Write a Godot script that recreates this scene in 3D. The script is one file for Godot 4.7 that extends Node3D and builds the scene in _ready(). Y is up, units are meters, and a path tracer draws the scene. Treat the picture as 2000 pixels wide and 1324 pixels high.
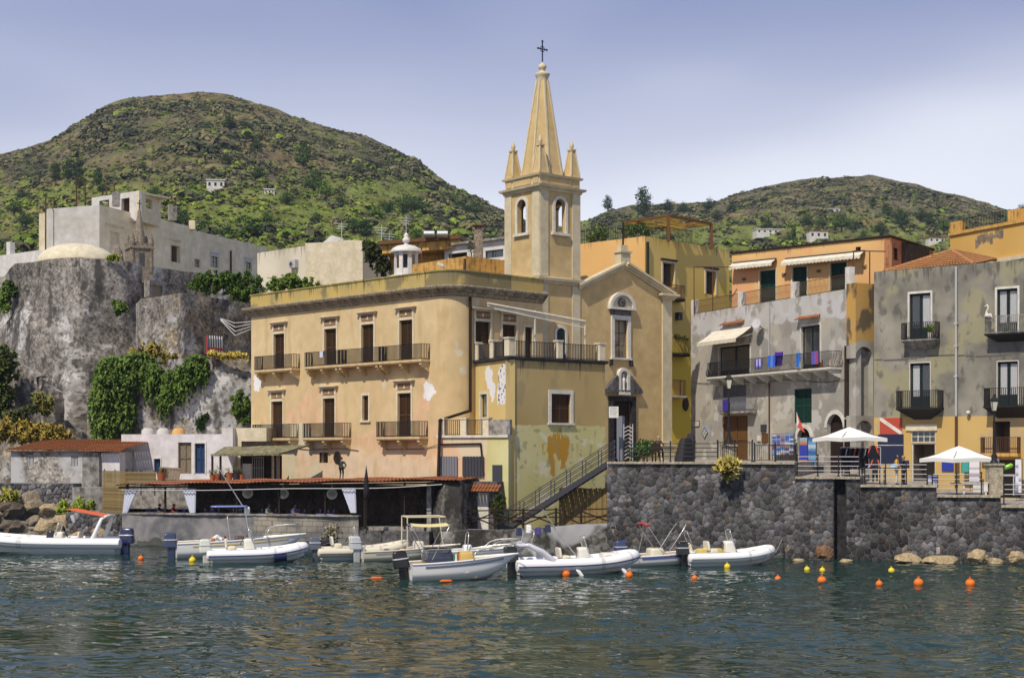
extends Node3D
# Harbour front below a castle rock. Distances are in metres; pixel positions in the 2000 x 1324 photograph give directions only.
const F := 2900.0
const CX := 1000.0
const HZ := 880.0
const EYE := 6.3
const DK := F / 2200.0
const I0 := Transform3D()
var M := {}
var rng := RandomNumberGenerator.new()
var nf := FastNoiseLite.new()
var nc := FastNoiseLite.new()
class MB:
	var v := PackedVector3Array()
	var n := PackedVector3Array()
	var t := PackedVector2Array()
	var c := PackedColorArray()
	var col := Color.WHITE
	func emit3(a: Vector3, b: Vector3, d: Vector3, na: Vector3, nb: Vector3, nd: Vector3, g: Vector3) -> void:
		v.append(a); v.append(d); v.append(b)
		n.append(na); n.append(nd); n.append(nb)
		c.append(col); c.append(col); c.append(col)
		var ax := absf(g.x)
		var ay := absf(g.y)
		var az := absf(g.z)
		if ay > ax and ay > az:
			t.append(Vector2(a.x, a.z)); t.append(Vector2(d.x, d.z)); t.append(Vector2(b.x, b.z))
		elif ax > az:
			t.append(Vector2(a.z, -a.y)); t.append(Vector2(d.z, -d.y)); t.append(Vector2(b.z, -b.y))
		else:
			t.append(Vector2(a.x, -a.y)); t.append(Vector2(d.x, -d.y)); t.append(Vector2(b.x, -b.y))
	func tri(a: Vector3, b: Vector3, d: Vector3) -> void:
		var g := (b - a).cross(d - a)
		if g.length_squared() < 1e-14: return
		g = g.normalized()
		emit3(a, b, d, g, g, g, g)
	func tri3(a: Vector3, b: Vector3, d: Vector3, na: Vector3, nb: Vector3, nd: Vector3) -> void:
		var g := (b - a).cross(d - a)
		if g.length_squared() < 1e-14: return
		if g.dot(na + nb + nd) < 0.0:
			emit3(a, d, b, na, nd, nb, g)
		else:
			emit3(a, b, d, na, nb, nd, g)
	func quad(a: Vector3, b: Vector3, d: Vector3, e: Vector3) -> void:
		tri(a, b, d); tri(a, d, e)
	func quv(a: Vector3, b: Vector3, d: Vector3, e: Vector3, ua: Vector2, ub: Vector2, ud: Vector2, ue: Vector2) -> void:
		var g := (b - a).cross(d - a).normalized()
		for q in [[a, ua], [d, ud], [b, ub], [a, ua], [e, ue], [d, ud]]:
			v.append(q[0]); n.append(g); c.append(col); t.append(q[1])
	func bx(lo: Vector3, hi: Vector3, xf := Transform3D()) -> void:
		var p := []
		for i in 8:
			p.append(xf * Vector3(hi.x if i & 1 else lo.x, hi.y if i & 2 else lo.y, hi.z if i & 4 else lo.z))
		quad(p[4], p[5], p[7], p[6]); quad(p[1], p[0], p[2], p[3])
		quad(p[5], p[1], p[3], p[7]); quad(p[0], p[4], p[6], p[2])
		quad(p[6], p[7], p[3], p[2]); quad(p[0], p[1], p[5], p[4])
	func box(at: Vector3, s: Vector3, b := Basis()) -> void:
		bx(-s / 2, s / 2, Transform3D(b, at))
	func loft(rings: Array, closed := true, caps := true, inward := false) -> void:
		var R := rings.size()
		var K: int = rings[0].size()
		var nn := []
		var tot := 0.0
		for i in R:
			var a: PackedVector3Array = rings[maxi(i - 1, 0)]
			var b: PackedVector3Array = rings[mini(i + 1, R - 1)]
			var q: PackedVector3Array = rings[i]
			var ct := Vector3.ZERO
			for p in q: ct += p
			ct /= K
			var row := PackedVector3Array()
			for j in K:
				var l: int = (j + K - 1) % K if closed else maxi(j - 1, 0)
				var r: int = (j + 1) % K if closed else mini(j + 1, K - 1)
				var w := (b[j] - a[j]).cross(q[r] - q[l])
				if w.length_squared() < 1e-16: w = (q[j] - ct)
				w = w.normalized()
				tot += w.dot((q[j] - ct).normalized())
				row.append(w)
			nn.append(row)
		var s := 1.0 if (tot >= 0.0) != inward else -1.0
		for i in R - 1:
			for j in (K if closed else K - 1):
				var k := (j + 1) % K
				var a: Vector3 = rings[i][j]
				var b: Vector3 = rings[i][k]
				var d: Vector3 = rings[i + 1][k]
				var e: Vector3 = rings[i + 1][j]
				tri3(a, b, d, nn[i][j] * s, nn[i][k] * s, nn[i + 1][k] * s)
				tri3(a, d, e, nn[i][j] * s, nn[i + 1][k] * s, nn[i + 1][j] * s)
		if caps and closed:
			for w in [0, R - 1]:
				var ct := Vector3.ZERO
				for p in rings[w]: ct += p
				ct /= K
				var g: Vector3 = Vector3.ZERO
				for j in K: g += (rings[w][j] - ct).cross(rings[w][(j + 1) % K] - ct)
				var o := Vector3.ZERO
				for p in rings[1 if w == 0 else R - 2]: o += p
				o /= K
				if g.dot(ct - o) < 0: g = -g
				g = g.normalized()
				for j in K: tri3(ct, rings[w][j], rings[w][(j + 1) % K], g, g, g)
	func tube(path: Array, r, seg := 8, caps := true) -> void:
		var rings := []
		var up := Vector3.UP
		var N := path.size()
		var d0: Vector3 = (path[1] - path[0]).normalized()
		if absf(d0.y) > 0.9: up = Vector3.RIGHT
		for i in N:
			var d: Vector3 = (path[mini(i + 1, N - 1)] - path[maxi(i - 1, 0)]).normalized()
			up = (up - d * up.dot(d))
			if up.length() < 1e-3: up = d.cross(Vector3(0.3, 0.5, 0.8))
			up = up.normalized()
			var sd := d.cross(up)
			var rr: float = r[i] if r is Array else r
			var ring := PackedVector3Array()
			for k in seg:
				var a := TAU * k / seg
				ring.append(path[i] + (up * cos(a) + sd * sin(a)) * rr)
			rings.append(ring)
		loft(rings, true, caps)
	func cyl(a: Vector3, b: Vector3, r0: float, r1 := -1.0, seg := 8) -> void:
		tube([a, b], [r0, r0 if r1 < 0 else r1], seg)
	func bar(a: Vector3, b: Vector3, w: float, h := -1.0) -> void:
		# square bar
		var d := b - a
		var L := d.length()
		d /= L
		var up := Vector3.UP if absf(d.y) < 0.95 else Vector3.RIGHT
		var sd := d.cross(up).normalized()
		up = sd.cross(d)
		var hh := w if h < 0 else h
		bx(Vector3(0, -hh / 2, -w / 2), Vector3(L, hh / 2, w / 2), Transform3D(Basis(d, up, sd), a))
	func lathe(prof: Array, seg := 16, xf := Transform3D()) -> void:
		var rings := []
		for q in prof:
			var ring := PackedVector3Array()
			for k in seg:
				var a := TAU * k / seg
				ring.append(xf * Vector3(cos(a) * q[0], q[1], sin(a) * q[0]))
			rings.append(ring)
		loft(rings, true, true)
	func pyr(prof: Array, xf := Transform3D()) -> void:
		# stacked square sections with flat faces: prof of [half width, y]
		for i in prof.size() - 1:
			var a: float = prof[i][0]
			var b: float = prof[i + 1][0]
			var y0: float = prof[i][1]
			var y1: float = prof[i + 1][1]
			for k in 4:
				var q := xf * Transform3D(Basis(Vector3.UP, PI / 2 * k), Vector3.ZERO)
				quad(q * Vector3(-a, y0, a), q * Vector3(a, y0, a), q * Vector3(b, y1, b), q * Vector3(-b, y1, b))
		var l: Array = prof[prof.size() - 1]
		quad(xf * Vector3(-l[0], l[1], l[0]), xf * Vector3(l[0], l[1], l[0]), xf * Vector3(l[0], l[1], -l[0]), xf * Vector3(-l[0], l[1], -l[0]))
		var f: Array = prof[0]
		quad(xf * Vector3(-f[0], f[1], -f[0]), xf * Vector3(f[0], f[1], -f[0]), xf * Vector3(f[0], f[1], f[0]), xf * Vector3(-f[0], f[1], f[0]))
	func prism(poly: PackedVector2Array, z0: float, z1: float, xf := Transform3D()) -> void:
		# outline in x,y pushed out along z
		var ix := Geometry2D.triangulate_polygon(poly)
		var up := (xf.basis * Vector3(0, 0, 1)).normalized()
		for i in range(0, ix.size(), 3):
			var a := poly[ix[i]]
			var b := poly[ix[i + 1]]
			var d := poly[ix[i + 2]]
			tri3(xf * Vector3(a.x, a.y, z1), xf * Vector3(b.x, b.y, z1), xf * Vector3(d.x, d.y, z1), up, up, up)
			tri3(xf * Vector3(a.x, a.y, z0), xf * Vector3(b.x, b.y, z0), xf * Vector3(d.x, d.y, z0), -up, -up, -up)
		var ar := 0.0
		for i in poly.size():
			var a := poly[i]
			var b := poly[(i + 1) % poly.size()]
			ar += a.x * b.y - b.x * a.y
		for i in poly.size():
			var a := poly[i]
			var b := poly[(i + 1) % poly.size()]
			if ar < 0:
				var w := a
				a = b
				b = w
			quad(xf * Vector3(a.x, a.y, z1), xf * Vector3(a.x, a.y, z0), xf * Vector3(b.x, b.y, z0), xf * Vector3(b.x, b.y, z1))
	func wall(s0: float, h0: float, s1: float, h1: float, holes: Array, th := 0.4, z := 0.0) -> void:
		# a wall in x,y with rectangular openings [s0,h0,s1,h1]; front at z, reveals th deep
		var xs := [s0, s1]
		var ys := [h0, h1]
		for q in holes:
			for k in [0, 2]:
				if q[k] > s0 and q[k] < s1 and not xs.has(q[k]): xs.append(q[k])
			for k in [1, 3]:
				if q[k] > h0 and q[k] < h1 and not ys.has(q[k]): ys.append(q[k])
		xs.sort(); ys.sort()
		var open := {}
		for i in xs.size() - 1:
			for j in ys.size() - 1:
				var mx: float = (xs[i] + xs[i + 1]) / 2
				var my: float = (ys[j] + ys[j + 1]) / 2
				for q in holes:
					if mx > q[0] and mx < q[2] and my > q[1] and my < q[3]: open[Vector2i(i, j)] = true
		for i in xs.size() - 1:
			for j in ys.size() - 1:
				if open.has(Vector2i(i, j)): continue
				var a: float = xs[i]
				var b: float = xs[i + 1]
				var d: float = ys[j]
				var e: float = ys[j + 1]
				quad(Vector3(a, d, z), Vector3(b, d, z), Vector3(b, e, z), Vector3(a, e, z))
				quad(Vector3(b, d, z - th), Vector3(a, d, z - th), Vector3(a, e, z - th), Vector3(b, e, z - th))
				if i == 0 or open.has(Vector2i(i - 1, j)): quad(Vector3(a, d, z - th), Vector3(a, d, z), Vector3(a, e, z), Vector3(a, e, z - th))
				if i == xs.size() - 2 or open.has(Vector2i(i + 1, j)): quad(Vector3(b, d, z), Vector3(b, d, z - th), Vector3(b, e, z - th), Vector3(b, e, z))
				if j == 0 or open.has(Vector2i(i, j - 1)): quad(Vector3(a, d, z - th), Vector3(b, d, z - th), Vector3(b, d, z), Vector3(a, d, z))
				if j == ys.size() - 2 or open.has(Vector2i(i, j + 1)): quad(Vector3(a, e, z), Vector3(b, e, z), Vector3(b, e, z - th), Vector3(a, e, z - th))
	func mold(pts: Array, prof: Array, closed := false, xf := Transform3D()) -> void:
		# sweep a profile of [out, y] along a path of Vector2(x, z); outward is left of the way seen from above (towards +z for a run along +x)
		var N := pts.size()
		var off := []
		for i in N:
			var p: Vector2 = pts[i]
			var d0 := Vector2.ZERO
			var d1 := Vector2.ZERO
			if i > 0 or closed: d0 = (p - pts[(i + N - 1) % N]).normalized()
			if i < N - 1 or closed: d1 = (pts[(i + 1) % N] - p).normalized()
			if d0 == Vector2.ZERO: d0 = d1
			if d1 == Vector2.ZERO: d1 = d0
			var n0 := Vector2(-d0.y, d0.x)
			var n1 := Vector2(-d1.y, d1.x)
			var m := (n0 + n1).normalized()
			off.append(m / maxf(0.35, m.dot(n0)))
		var run := 0.0
		for i in (N if closed else N - 1):
			var k := (i + 1) % N
			var L: float = pts[i].distance_to(pts[k])
			for j in prof.size() - 1:
				var pa: Vector2 = pts[i] + off[i] * prof[j][0]
				var pb: Vector2 = pts[k] + off[k] * prof[j][0]
				var pc: Vector2 = pts[k] + off[k] * prof[j + 1][0]
				var pd: Vector2 = pts[i] + off[i] * prof[j + 1][0]
				var y0: float = prof[j][1]
				var y1: float = prof[j + 1][1]
				quv(xf * Vector3(pa.x, y0, pa.y), xf * Vector3(pb.x, y0, pb.y), xf * Vector3(pc.x, y1, pc.y), xf * Vector3(pd.x, y1, pd.y), Vector2(run, -y0), Vector2(run + L, -y0), Vector2(run + L, -y1), Vector2(run, -y1))
			run += L
		if not closed:
			for e in [0, N - 1]:
				var ring := []
				for j in prof.size():
					var q: Vector2 = pts[e] + off[e] * prof[j][0]
					ring.append(xf * Vector3(q.x, prof[j][1], q.y))
				for j in range(1, ring.size() - 1):
					if e == 0: tri(ring[0], ring[j], ring[j + 1])
					else: tri(ring[0], ring[j + 1], ring[j])
	func sheet(rows: Array, uvs: Array, outward: Vector3) -> void:
		# a bent surface with its own texture coordinates; rows of equal length
		var R := rows.size()
		var K: int = rows[0].size()
		var nn := []
		var tot := Vector3.ZERO
		for i in R:
			var a: PackedVector3Array = rows[maxi(i - 1, 0)]
			var b: PackedVector3Array = rows[mini(i + 1, R - 1)]
			var q: PackedVector3Array = rows[i]
			var row := PackedVector3Array()
			for j in K:
				var w := (b[j] - a[j]).cross(q[mini(j + 1, K - 1)] - q[maxi(j - 1, 0)]).normalized()
				tot += w
				row.append(w)
			nn.append(row)
		var s := 1.0 if tot.dot(outward) >= 0.0 else -1.0
		for i in R - 1:
			for j in K - 1:
				for q in [[i, j, i, j + 1, i + 1, j + 1], [i, j, i + 1, j + 1, i + 1, j]]:
					var a: Vector3 = rows[q[0]][q[1]]
					var b: Vector3 = rows[q[2]][q[3]]
					var d: Vector3 = rows[q[4]][q[5]]
					var g := (b - a).cross(d - a)
					var o := [0, 2, 1] if g.dot(nn[q[0]][q[1]]) * s > 0.0 else [0, 1, 2]
					for k in o:
						var i2: int = q[k * 2]
						var j2: int = q[k * 2 + 1]
						v.append(rows[i2][j2]); n.append(nn[i2][j2] * s); t.append(uvs[i2][j2]); c.append(col)
	func leaf(p: Vector3, d: Vector3, nn: Vector3, w: float, l: float) -> void:
		# a leaf: two triangles folded along the midrib, from p along d
		var sd := d.cross(nn).normalized() * w
		var tip := p + d * l
		var m := p + d * l * 0.45
		tri3(p, m + sd, tip, nn, nn, nn)
		tri3(p, tip, m - sd, nn, nn, nn)
	func mesh() -> ArrayMesh:
		var a := []
		a.resize(Mesh.ARRAY_MAX)
		a[Mesh.ARRAY_VERTEX] = v
		a[Mesh.ARRAY_NORMAL] = n
		a[Mesh.ARRAY_TEX_UV] = t
		a[Mesh.ARRAY_COLOR] = c
		var m := ArrayMesh.new()
		m.add_surface_from_arrays(Mesh.PRIMITIVE_TRIANGLES, a)
		return m
# ---- nodes
func put(mb: MB, nm: String, m: Material, parent: Node = self, xf := Transform3D()) -> MeshInstance3D:
	var o := MeshInstance3D.new()
	o.name = nm
	o.mesh = mb.mesh()
	o.material_override = m
	o.transform = xf
	parent.add_child(o, true)
	return o
func again(o: MeshInstance3D, nm: String, parent: Node, xf: Transform3D) -> MeshInstance3D:
	var p := MeshInstance3D.new()
	p.name = nm
	p.mesh = o.mesh
	p.material_override = o.material_override
	p.transform = xf
	parent.add_child(p, true)
	return p
func tag(o: Node, label: String, cat: String, group := "") -> Node:
	o.set_meta("label", label)
	o.set_meta("category", cat)
	if group: o.set_meta("group", group)
	return o
func thing(nm: String, label: String, cat: String, xf := Transform3D(), group := "") -> Node3D:
	var o := Node3D.new()
	o.name = nm
	add_child(o, true)
	o.transform = xf
	tag(o, label, cat, group)
	return o
func setting(o: Node) -> Node:
	o.set_meta("kind", "structure")
	return o
func stuff(o: Node, label := "", cat := "") -> Node:
	o.set_meta("kind", "stuff")
	if label: tag(o, label, cat)
	return o
# ---- pixels to places. d is in units of 1/DK metres so that d/2200 is metres per pixel
func P(u: float, v: float, d: float) -> Vector3:
	return Vector3((u - CX) * d / 2200.0, EYE - (v - HZ) * d / 2200.0, -d * DK)
func G(u: float, d: float, h := 0.0) -> Vector3:
	return Vector3((u - CX) * d / 2200.0, h, -d * DK)
func wd(v: float, h := 0.0) -> float:
	return (EYE - h) * 2200.0 / (v - HZ)
func hh(v: float, d: float) -> float:
	return EYE - (v - HZ) * d / 2200.0
func frame(u0: float, d0: float, u1: float, d1: float, h := 0.0) -> Transform3D:
	var a := G(u0, d0, h)
	var b := G(u1, d1, h)
	var x := (b - a).normalized()
	return Transform3D(Basis(x, Vector3.UP, x.cross(Vector3.UP)), a)
func flen(u0: float, d0: float, u1: float, d1: float) -> float:
	return G(u0, d0).distance_to(G(u1, d1))
func fs(T: Transform3D, u: float, v: float, z := 0.0) -> Vector2:
	var q := T.affine_inverse()
	var c := q * Vector3(0, EYE, 0)
	var e := q.basis * Vector3((u - CX) / F, (HZ - v) / F, -1)
	var p := c + e * ((z - c.z) / e.z)
	return Vector2(p.x, p.y)
func rect(T: Transform3D, u0: float, v0: float, u1: float, v1: float, z := 0.0) -> Array:
	# opening between two pixel corners (v0 top, v1 bottom at mid u)
	var um := (u0 + u1) / 2
	var a := fs(T, u0, v1, z)
	var b := fs(T, u1, v0, z)
	return [a.x, fs(T, um, v1, z).y, b.x, fs(T, um, v0, z).y]
func catmull(p: Array, k := 6) -> Array:
	var o := []
	for i in p.size() - 1:
		var a: Vector3 = p[maxi(i - 1, 0)]
		var d: Vector3 = p[mini(i + 2, p.size() - 1)]
		for j in k: o.append(p[i].cubic_interpolate(p[i + 1], a, d, float(j) / k))
	o.append(p[p.size() - 1])
	return o
func lerpt(pts: Array, x: float) -> float:
	if x <= pts[0][0]: return pts[0][1]
	for i in pts.size() - 1:
		if x <= pts[i + 1][0]:
			var t: float = (x - pts[i][0]) / (pts[i + 1][0] - pts[i][0])
			var a: float = pts[maxi(i - 1, 0)][1]
			var d: float = pts[mini(i + 2, pts.size() - 1)][1]
			return cubic_interpolate(pts[i][1], pts[i + 1][1], a, d, t)
	return pts[pts.size() - 1][1]

func make_sky() -> ImageTexture:
	var W := 1024
	var H := 512
	var im := Image.create(W, H, false, Image.FORMAT_RGBF)
	var q := FastNoiseLite.new()
	q.seed = 3
	q.frequency = 1.1
	q.fractal_octaves = 3
	for j in H:
		var el := PI / 2 - PI * (j + 0.5) / H
		for i in W:
			var az := TAU * (i + 0.5) / W
			var d := Vector3(cos(el) * sin(az), sin(el), cos(el) * cos(az))
			var c: Color
			if el >= 0:
				var n := q.get_noise_3d(d.x * 1.6, d.y * 5.0, d.z * 1.6)
				var k := clampf((el - 0.12) / 0.20 + n * 0.42, 0, 1)
				k = k * k * (3 - 2 * k)
				c = SKY_LOW.lerp(SKY_HIGH, k)
				c = c.lerp(SKY_LOW, 0.25 * clampf(n * 2.0, 0, 1))
			else:
				c = SKY_LOW.lerp(Color(0.2, 0.22, 0.25), clampf(-el * 3.0, 0, 1))
			im.set_pixel(i, j, c)
	return ImageTexture.create_from_image(im)
const SKY_LOW := Color(0.80, 0.83, 0.92)
const SKY_HIGH := Color(0.235, 0.285, 0.49)
func _ready() -> void:
	var cam := Camera3D.new()
	cam.name = "camera"
	add_child(cam)
	cam.position = Vector3(0, EYE, 0)
	cam.projection = Camera3D.PROJECTION_FRUSTUM
	cam.near = 0.5
	cam.far = 6000.0
	cam.size = 0.5 * 1324.0 / F
	cam.frustum_offset = Vector2(0, 0.5 * (HZ - 662.0) / F)
	cam.current = true
	var e := Environment.new()
	e.background_mode = Environment.BG_SKY
	var sm := PanoramaSkyMaterial.new()
	sm.panorama = make_sky()
	sm.energy_multiplier = 1.0
	e.sky = Sky.new()
	e.sky.sky_material = sm
	e.tonemap_mode = Environment.TONE_MAPPER_LINEAR
	e.tonemap_exposure = 1.12
	e.fog_enabled = true
	e.fog_density = 0.00009
	e.fog_light_color = Color(0.80, 0.85, 0.95)
	e.sdfgi_enabled = true
	e.ssao_enabled = true
	e.ssil_enabled = true
	var we := WorldEnvironment.new()
	we.name = "environment"
	we.environment = e
	add_child(we)
	var sun := DirectionalLight3D.new()
	sun.name = "sun"
	sun.light_energy = 1.25
	sun.light_angular_distance = 0.6
	sun.light_color = Color(1.0, 0.955, 0.88)
	sun.shadow_enabled = true
	add_child(sun)
	var el := deg_to_rad(52.0)
	var az := deg_to_rad(30.0)
	sun.look_at_from_position(Vector3(-sin(az) * cos(el), sin(el), cos(az) * cos(el)) * 50.0, Vector3.ZERO, Vector3.UP)
	make_materials()
	print("materials ", Time.get_ticks_msec())
	make_setting()
	make_far_houses()
	make_quay()
	print("quay ", Time.get_ticks_msec())
	make_castle()
	make_upper_town()
	print("castle ", Time.get_ticks_msec())
	make_palazzo()
	make_annex()
	make_church()
	print("church ", Time.get_ticks_msec())
	make_white_house()
	make_grey_house()
	make_back_houses()
	print("town ", Time.get_ticks_msec())
	make_front()
	print("front ", Time.get_ticks_msec())
	make_promenade()
	make_boats()
	make_people()
	print("done ", Time.get_ticks_msec())

func S(c: Color) -> Color:
	return c.linear_to_srgb()
func mat(c: Color, rough := 0.85, t: Texture2D = null, tile := 1.0, nt: Texture2D = null, ns := 1.0) -> StandardMaterial3D:
	var m := StandardMaterial3D.new()
	m.albedo_color = S(c)
	m.roughness = rough
	m.metallic_specular = 0.35
	m.vertex_color_use_as_albedo = true
	if t: m.albedo_texture = t
	m.uv1_scale = Vector3(1.0 / tile, 1.0 / tile, 1)
	if nt:
		m.normal_enabled = true
		m.normal_texture = nt
		m.normal_scale = ns
	return m
func metal(c: Color, rough := 0.4) -> StandardMaterial3D:
	var m := mat(c, rough)
	m.metallic = 0.8
	return m
func glass(c: Color, a := 0.3) -> StandardMaterial3D:
	var m := StandardMaterial3D.new()
	m.albedo_color = Color(S(c), a)
	m.transparency = BaseMaterial3D.TRANSPARENCY_ALPHA
	m.roughness = 0.03
	return m
func noise_img(sd: int, fr: float, oct := 4, ty := FastNoiseLite.TYPE_SIMPLEX_SMOOTH, w := 512, h := 512) -> Image:
	var q := FastNoiseLite.new()
	q.seed = sd
	q.frequency = fr
	q.noise_type = ty
	q.fractal_octaves = oct
	if ty == FastNoiseLite.TYPE_CELLULAR:
		q.cellular_return_type = FastNoiseLite.RETURN_DISTANCE2_SUB
		q.fractal_type = FastNoiseLite.FRACTAL_NONE
	var im := q.get_seamless_image(w, h)
	if w != 512 or h != 512: im.resize(512, 512, Image.INTERPOLATE_CUBIC)
	return im
func itex(im: Image) -> ImageTexture:
	return ImageTexture.create_from_image(im)
func mix_tex(layers: Array, f: Callable) -> ImageTexture:
	var ds := []
	for l in layers: ds.append(l.get_data())
	var by := PackedByteArray()
	by.resize(512 * 512 * 3)
	var a := []
	a.resize(ds.size())
	for i in 512 * 512:
		for k in ds.size(): a[k] = ds[k][i] / 255.0
		var c: Color = f.call(a)
		c = c.linear_to_srgb()
		by[i * 3] = c.r8; by[i * 3 + 1] = c.g8; by[i * 3 + 2] = c.b8
	return itex(Image.create_from_data(512, 512, false, Image.FORMAT_RGB8, by))
func norm_tex(im: Image, k := 4.0) -> ImageTexture:
	var q: Image = im.duplicate()
	q.convert(Image.FORMAT_RGBA8)
	q.bump_map_to_normal_map(k)
	return itex(q)
func paint(x0: float, ytop: float, w: float, h: float, px: float, f: Callable, rough := 0.9) -> StandardMaterial3D:
	var W := int(w * px)
	var H := int(h * px)
	var by := PackedByteArray()
	by.resize(W * H * 3)
	var k := 0
	for j in H:
		var y := ytop - (j + 0.5) / px
		for i in W:
			var c: Color = f.call(x0 + (i + 0.5) / px, y)
			c = c.linear_to_srgb()
			by[k] = c.r8; by[k + 1] = c.g8; by[k + 2] = c.b8
			k += 3
	var m := mat(Color.WHITE, rough, itex(Image.create_from_data(W, H, false, Image.FORMAT_RGB8, by)), 1.0, M.n_plaster, 0.35)
	m.uv1_scale = Vector3(1.0 / w, 1.0 / h, 1)
	m.uv1_offset = Vector3(-x0 / w, ytop / h, 0)
	m.normal_enabled = false
	return m
func fb(x: float, y: float, s: float, off := 0.0) -> float:
	return nf.get_noise_2d(x * s + off, y * s + off * 0.7)
func lerpc(a: Color, b: Color, t: float) -> Color:
	return a.lerp(b, clampf(t, 0, 1))
func st(a: float, b: float, x: float) -> float:
	return smoothstep(a, b, x)
func drip(x: float, below: float, dens := 0.0, L := 1.0, off := 0.0) -> float:
	var a := nf.get_noise_2d(x * 45.0 + off, off) * 0.5 + nf.get_noise_2d(x * 160.0 + off, off + 40.0) * 0.45 + nf.get_noise_2d(x * 420.0 + off, off + 90.0) * 0.5 + dens
	var ln := maxf(0.0, a) * 2.2 * L
	return clampf((ln - below) / (0.7 * L), 0, 1) * clampf(0.35 + a, 0, 1)
func make_materials() -> void:
	nf.seed = 7; nf.frequency = 0.02; nf.fractal_octaves = 4
	nc.seed = 11; nc.frequency = 0.02; nc.noise_type = FastNoiseLite.TYPE_CELLULAR
	nc.cellular_return_type = FastNoiseLite.RETURN_DISTANCE2_SUB; nc.fractal_type = FastNoiseLite.FRACTAL_NONE
	var lo := noise_img(1, 0.006)
	var mid := noise_img(2, 0.02)
	var fine := noise_img(3, 0.12, 3)
	var strk := noise_img(4, 0.05, 3, FastNoiseLite.TYPE_SIMPLEX_SMOOTH, 512, 40)
	var cell := noise_img(5, 0.035, 1, FastNoiseLite.TYPE_CELLULAR)
	M.n_plaster = norm_tex(fine, 2.0)
	M.n_mid = norm_tex(mid, 6.0)
	M.n_cell = norm_tex(cell, 6.0)
	M.t_plaster = mix_tex([lo, mid, fine], func(a): 
		var v: float = 0.72 + 0.22 * a[0] + 0.16 * (a[1] - 0.5) + 0.12 * (a[2] - 0.5)
		return Color(v, v * (0.97 + 0.05 * a[1]), v * (0.93 + 0.1 * a[0])))
	M.t_stain = mix_tex([lo, strk, mid, fine], func(a):
		var k: float = smoothstep(0.45, 0.85, a[1] * 0.6 + a[2] * 0.5)
		var v: float = (0.95 + 0.2 * (a[0] - 0.5) + 0.15 * (a[3] - 0.5)) * (1.0 - 0.5 * k)
		return Color(v, v * 0.98, v * 0.94))
	M.t_grime = mix_tex([lo, mid, fine, strk], func(a):
		var v: float = 0.62 + 0.7 * (a[1] - 0.5) + 0.5 * (a[0] - 0.5) + 0.45 * (a[2] - 0.5) + 0.2 * (a[3] - 0.5)
		v = clampf(v, 0.18, 1.0)
		return Color(v, v * (0.98), v * (0.92 + 0.12 * a[1])))
	M.t_wood = mix_tex([strk, fine], func(a):
		var v: float = 0.6 + 0.55 * (a[0] - 0.4) + 0.3 * (a[1] - 0.5)
		return Color(v, v * 0.97, v * 0.93))
	M.t_rock = mix_tex([lo, mid, fine], func(a):
		var v: float = 0.6 + 0.5 * (a[1] - 0.5) + 0.5 * (a[2] - 0.5) + 0.3 * (a[0] - 0.5)
		return Color(v, v * (0.94 + 0.08 * a[0]), v * (0.86 + 0.14 * a[0])))
	var W := Color.WHITE
	M.cream = mat(Color(0.72, 0.64, 0.47), 0.85, M.t_plaster, 5.0)
	M.trim = mat(Color(0.74, 0.66, 0.48), 0.8, M.t_plaster, 3.0)
	M.trimw = mat(Color(0.74, 0.72, 0.66), 0.8, M.t_plaster, 3.0)
	M.white = mat(Color(0.70, 0.69, 0.67), 0.85, M.t_plaster, 7.0)
	M.ochre = mat(Color(0.62, 0.37, 0.11), 0.85, M.t_stain, 7.0)
	M.orange = mat(Color(0.66, 0.38, 0.14), 0.85, M.t_plaster, 9.0)
	M.orange_shaded = mat(Color(0.40, 0.19, 0.10), 0.9, M.t_stain, 5.0)  # orange plaster made darker: shade of the turned-away wall painted in
	M.yellow = mat(Color(0.66, 0.45, 0.12), 0.85, M.t_plaster, 8.0)
	M.church = mat(Color(0.63, 0.465, 0.225), 0.85, M.t_plaster, 9.0)
	M.church_trim = mat(Color(0.66, 0.58, 0.40), 0.85, M.t_plaster, 6.0)
	M.greyplaster = mat(Color(0.36, 0.35, 0.33), 0.9, M.t_grime, 7.0)
	M.lava = mat(Color(0.17, 0.165, 0.165), 0.9, M.t_grime, 4.0)
	M.lavadark = mat(Color(0.055, 0.055, 0.06), 0.9, M.t_grime, 3.0)
	M.stone = mat(W, 0.85, M.t_rock, 1.7, M.n_mid, 0.6)
	M.mortar = mat(Color(0.24, 0.235, 0.23), 0.95, M.t_grime, 3.0)
	M.rock = mat(Color(0.62, 0.52, 0.37), 0.9, M.t_rock, 2.0, M.n_mid, 0.8)
	M.concrete = mat(Color(0.42, 0.40, 0.36), 0.9, M.t_grime, 5.0)
	M.kerb = mat(Color(0.60, 0.54, 0.42), 0.85, M.t_rock, 2.0)
	M.paving = mat(Color(0.48, 0.45, 0.40), 0.9, M.t_grime, 4.0)
	M.iron = mat(Color(0.018, 0.017, 0.018), 0.5)
	M.rust = mat(Color(0.10, 0.05, 0.03), 0.8)
	M.shutter = mat(Color(0.105, 0.055, 0.024), 0.6, M.t_wood, 0.8)
	M.wood = mat(Color(0.20, 0.10, 0.035), 0.6, M.t_wood, 0.8)
	M.woodgrey = mat(Color(0.30, 0.25, 0.18), 0.85, M.t_wood, 0.9)
	M.darkwood = mat(Color(0.035, 0.02, 0.014), 0.7, M.t_wood, 0.9)
	M.green = mat(Color(0.012, 0.05, 0.04), 0.5)
	M.darkgreen = mat(Color(0.012, 0.022, 0.022), 0.5)
	M.blue = mat(Color(0.03, 0.075, 0.20), 0.6, M.t_wood, 1.0)
	M.dark = mat(Color(0.07, 0.068, 0.065), 0.5)  # tone of panels that stand in for the shade inside openings
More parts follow.
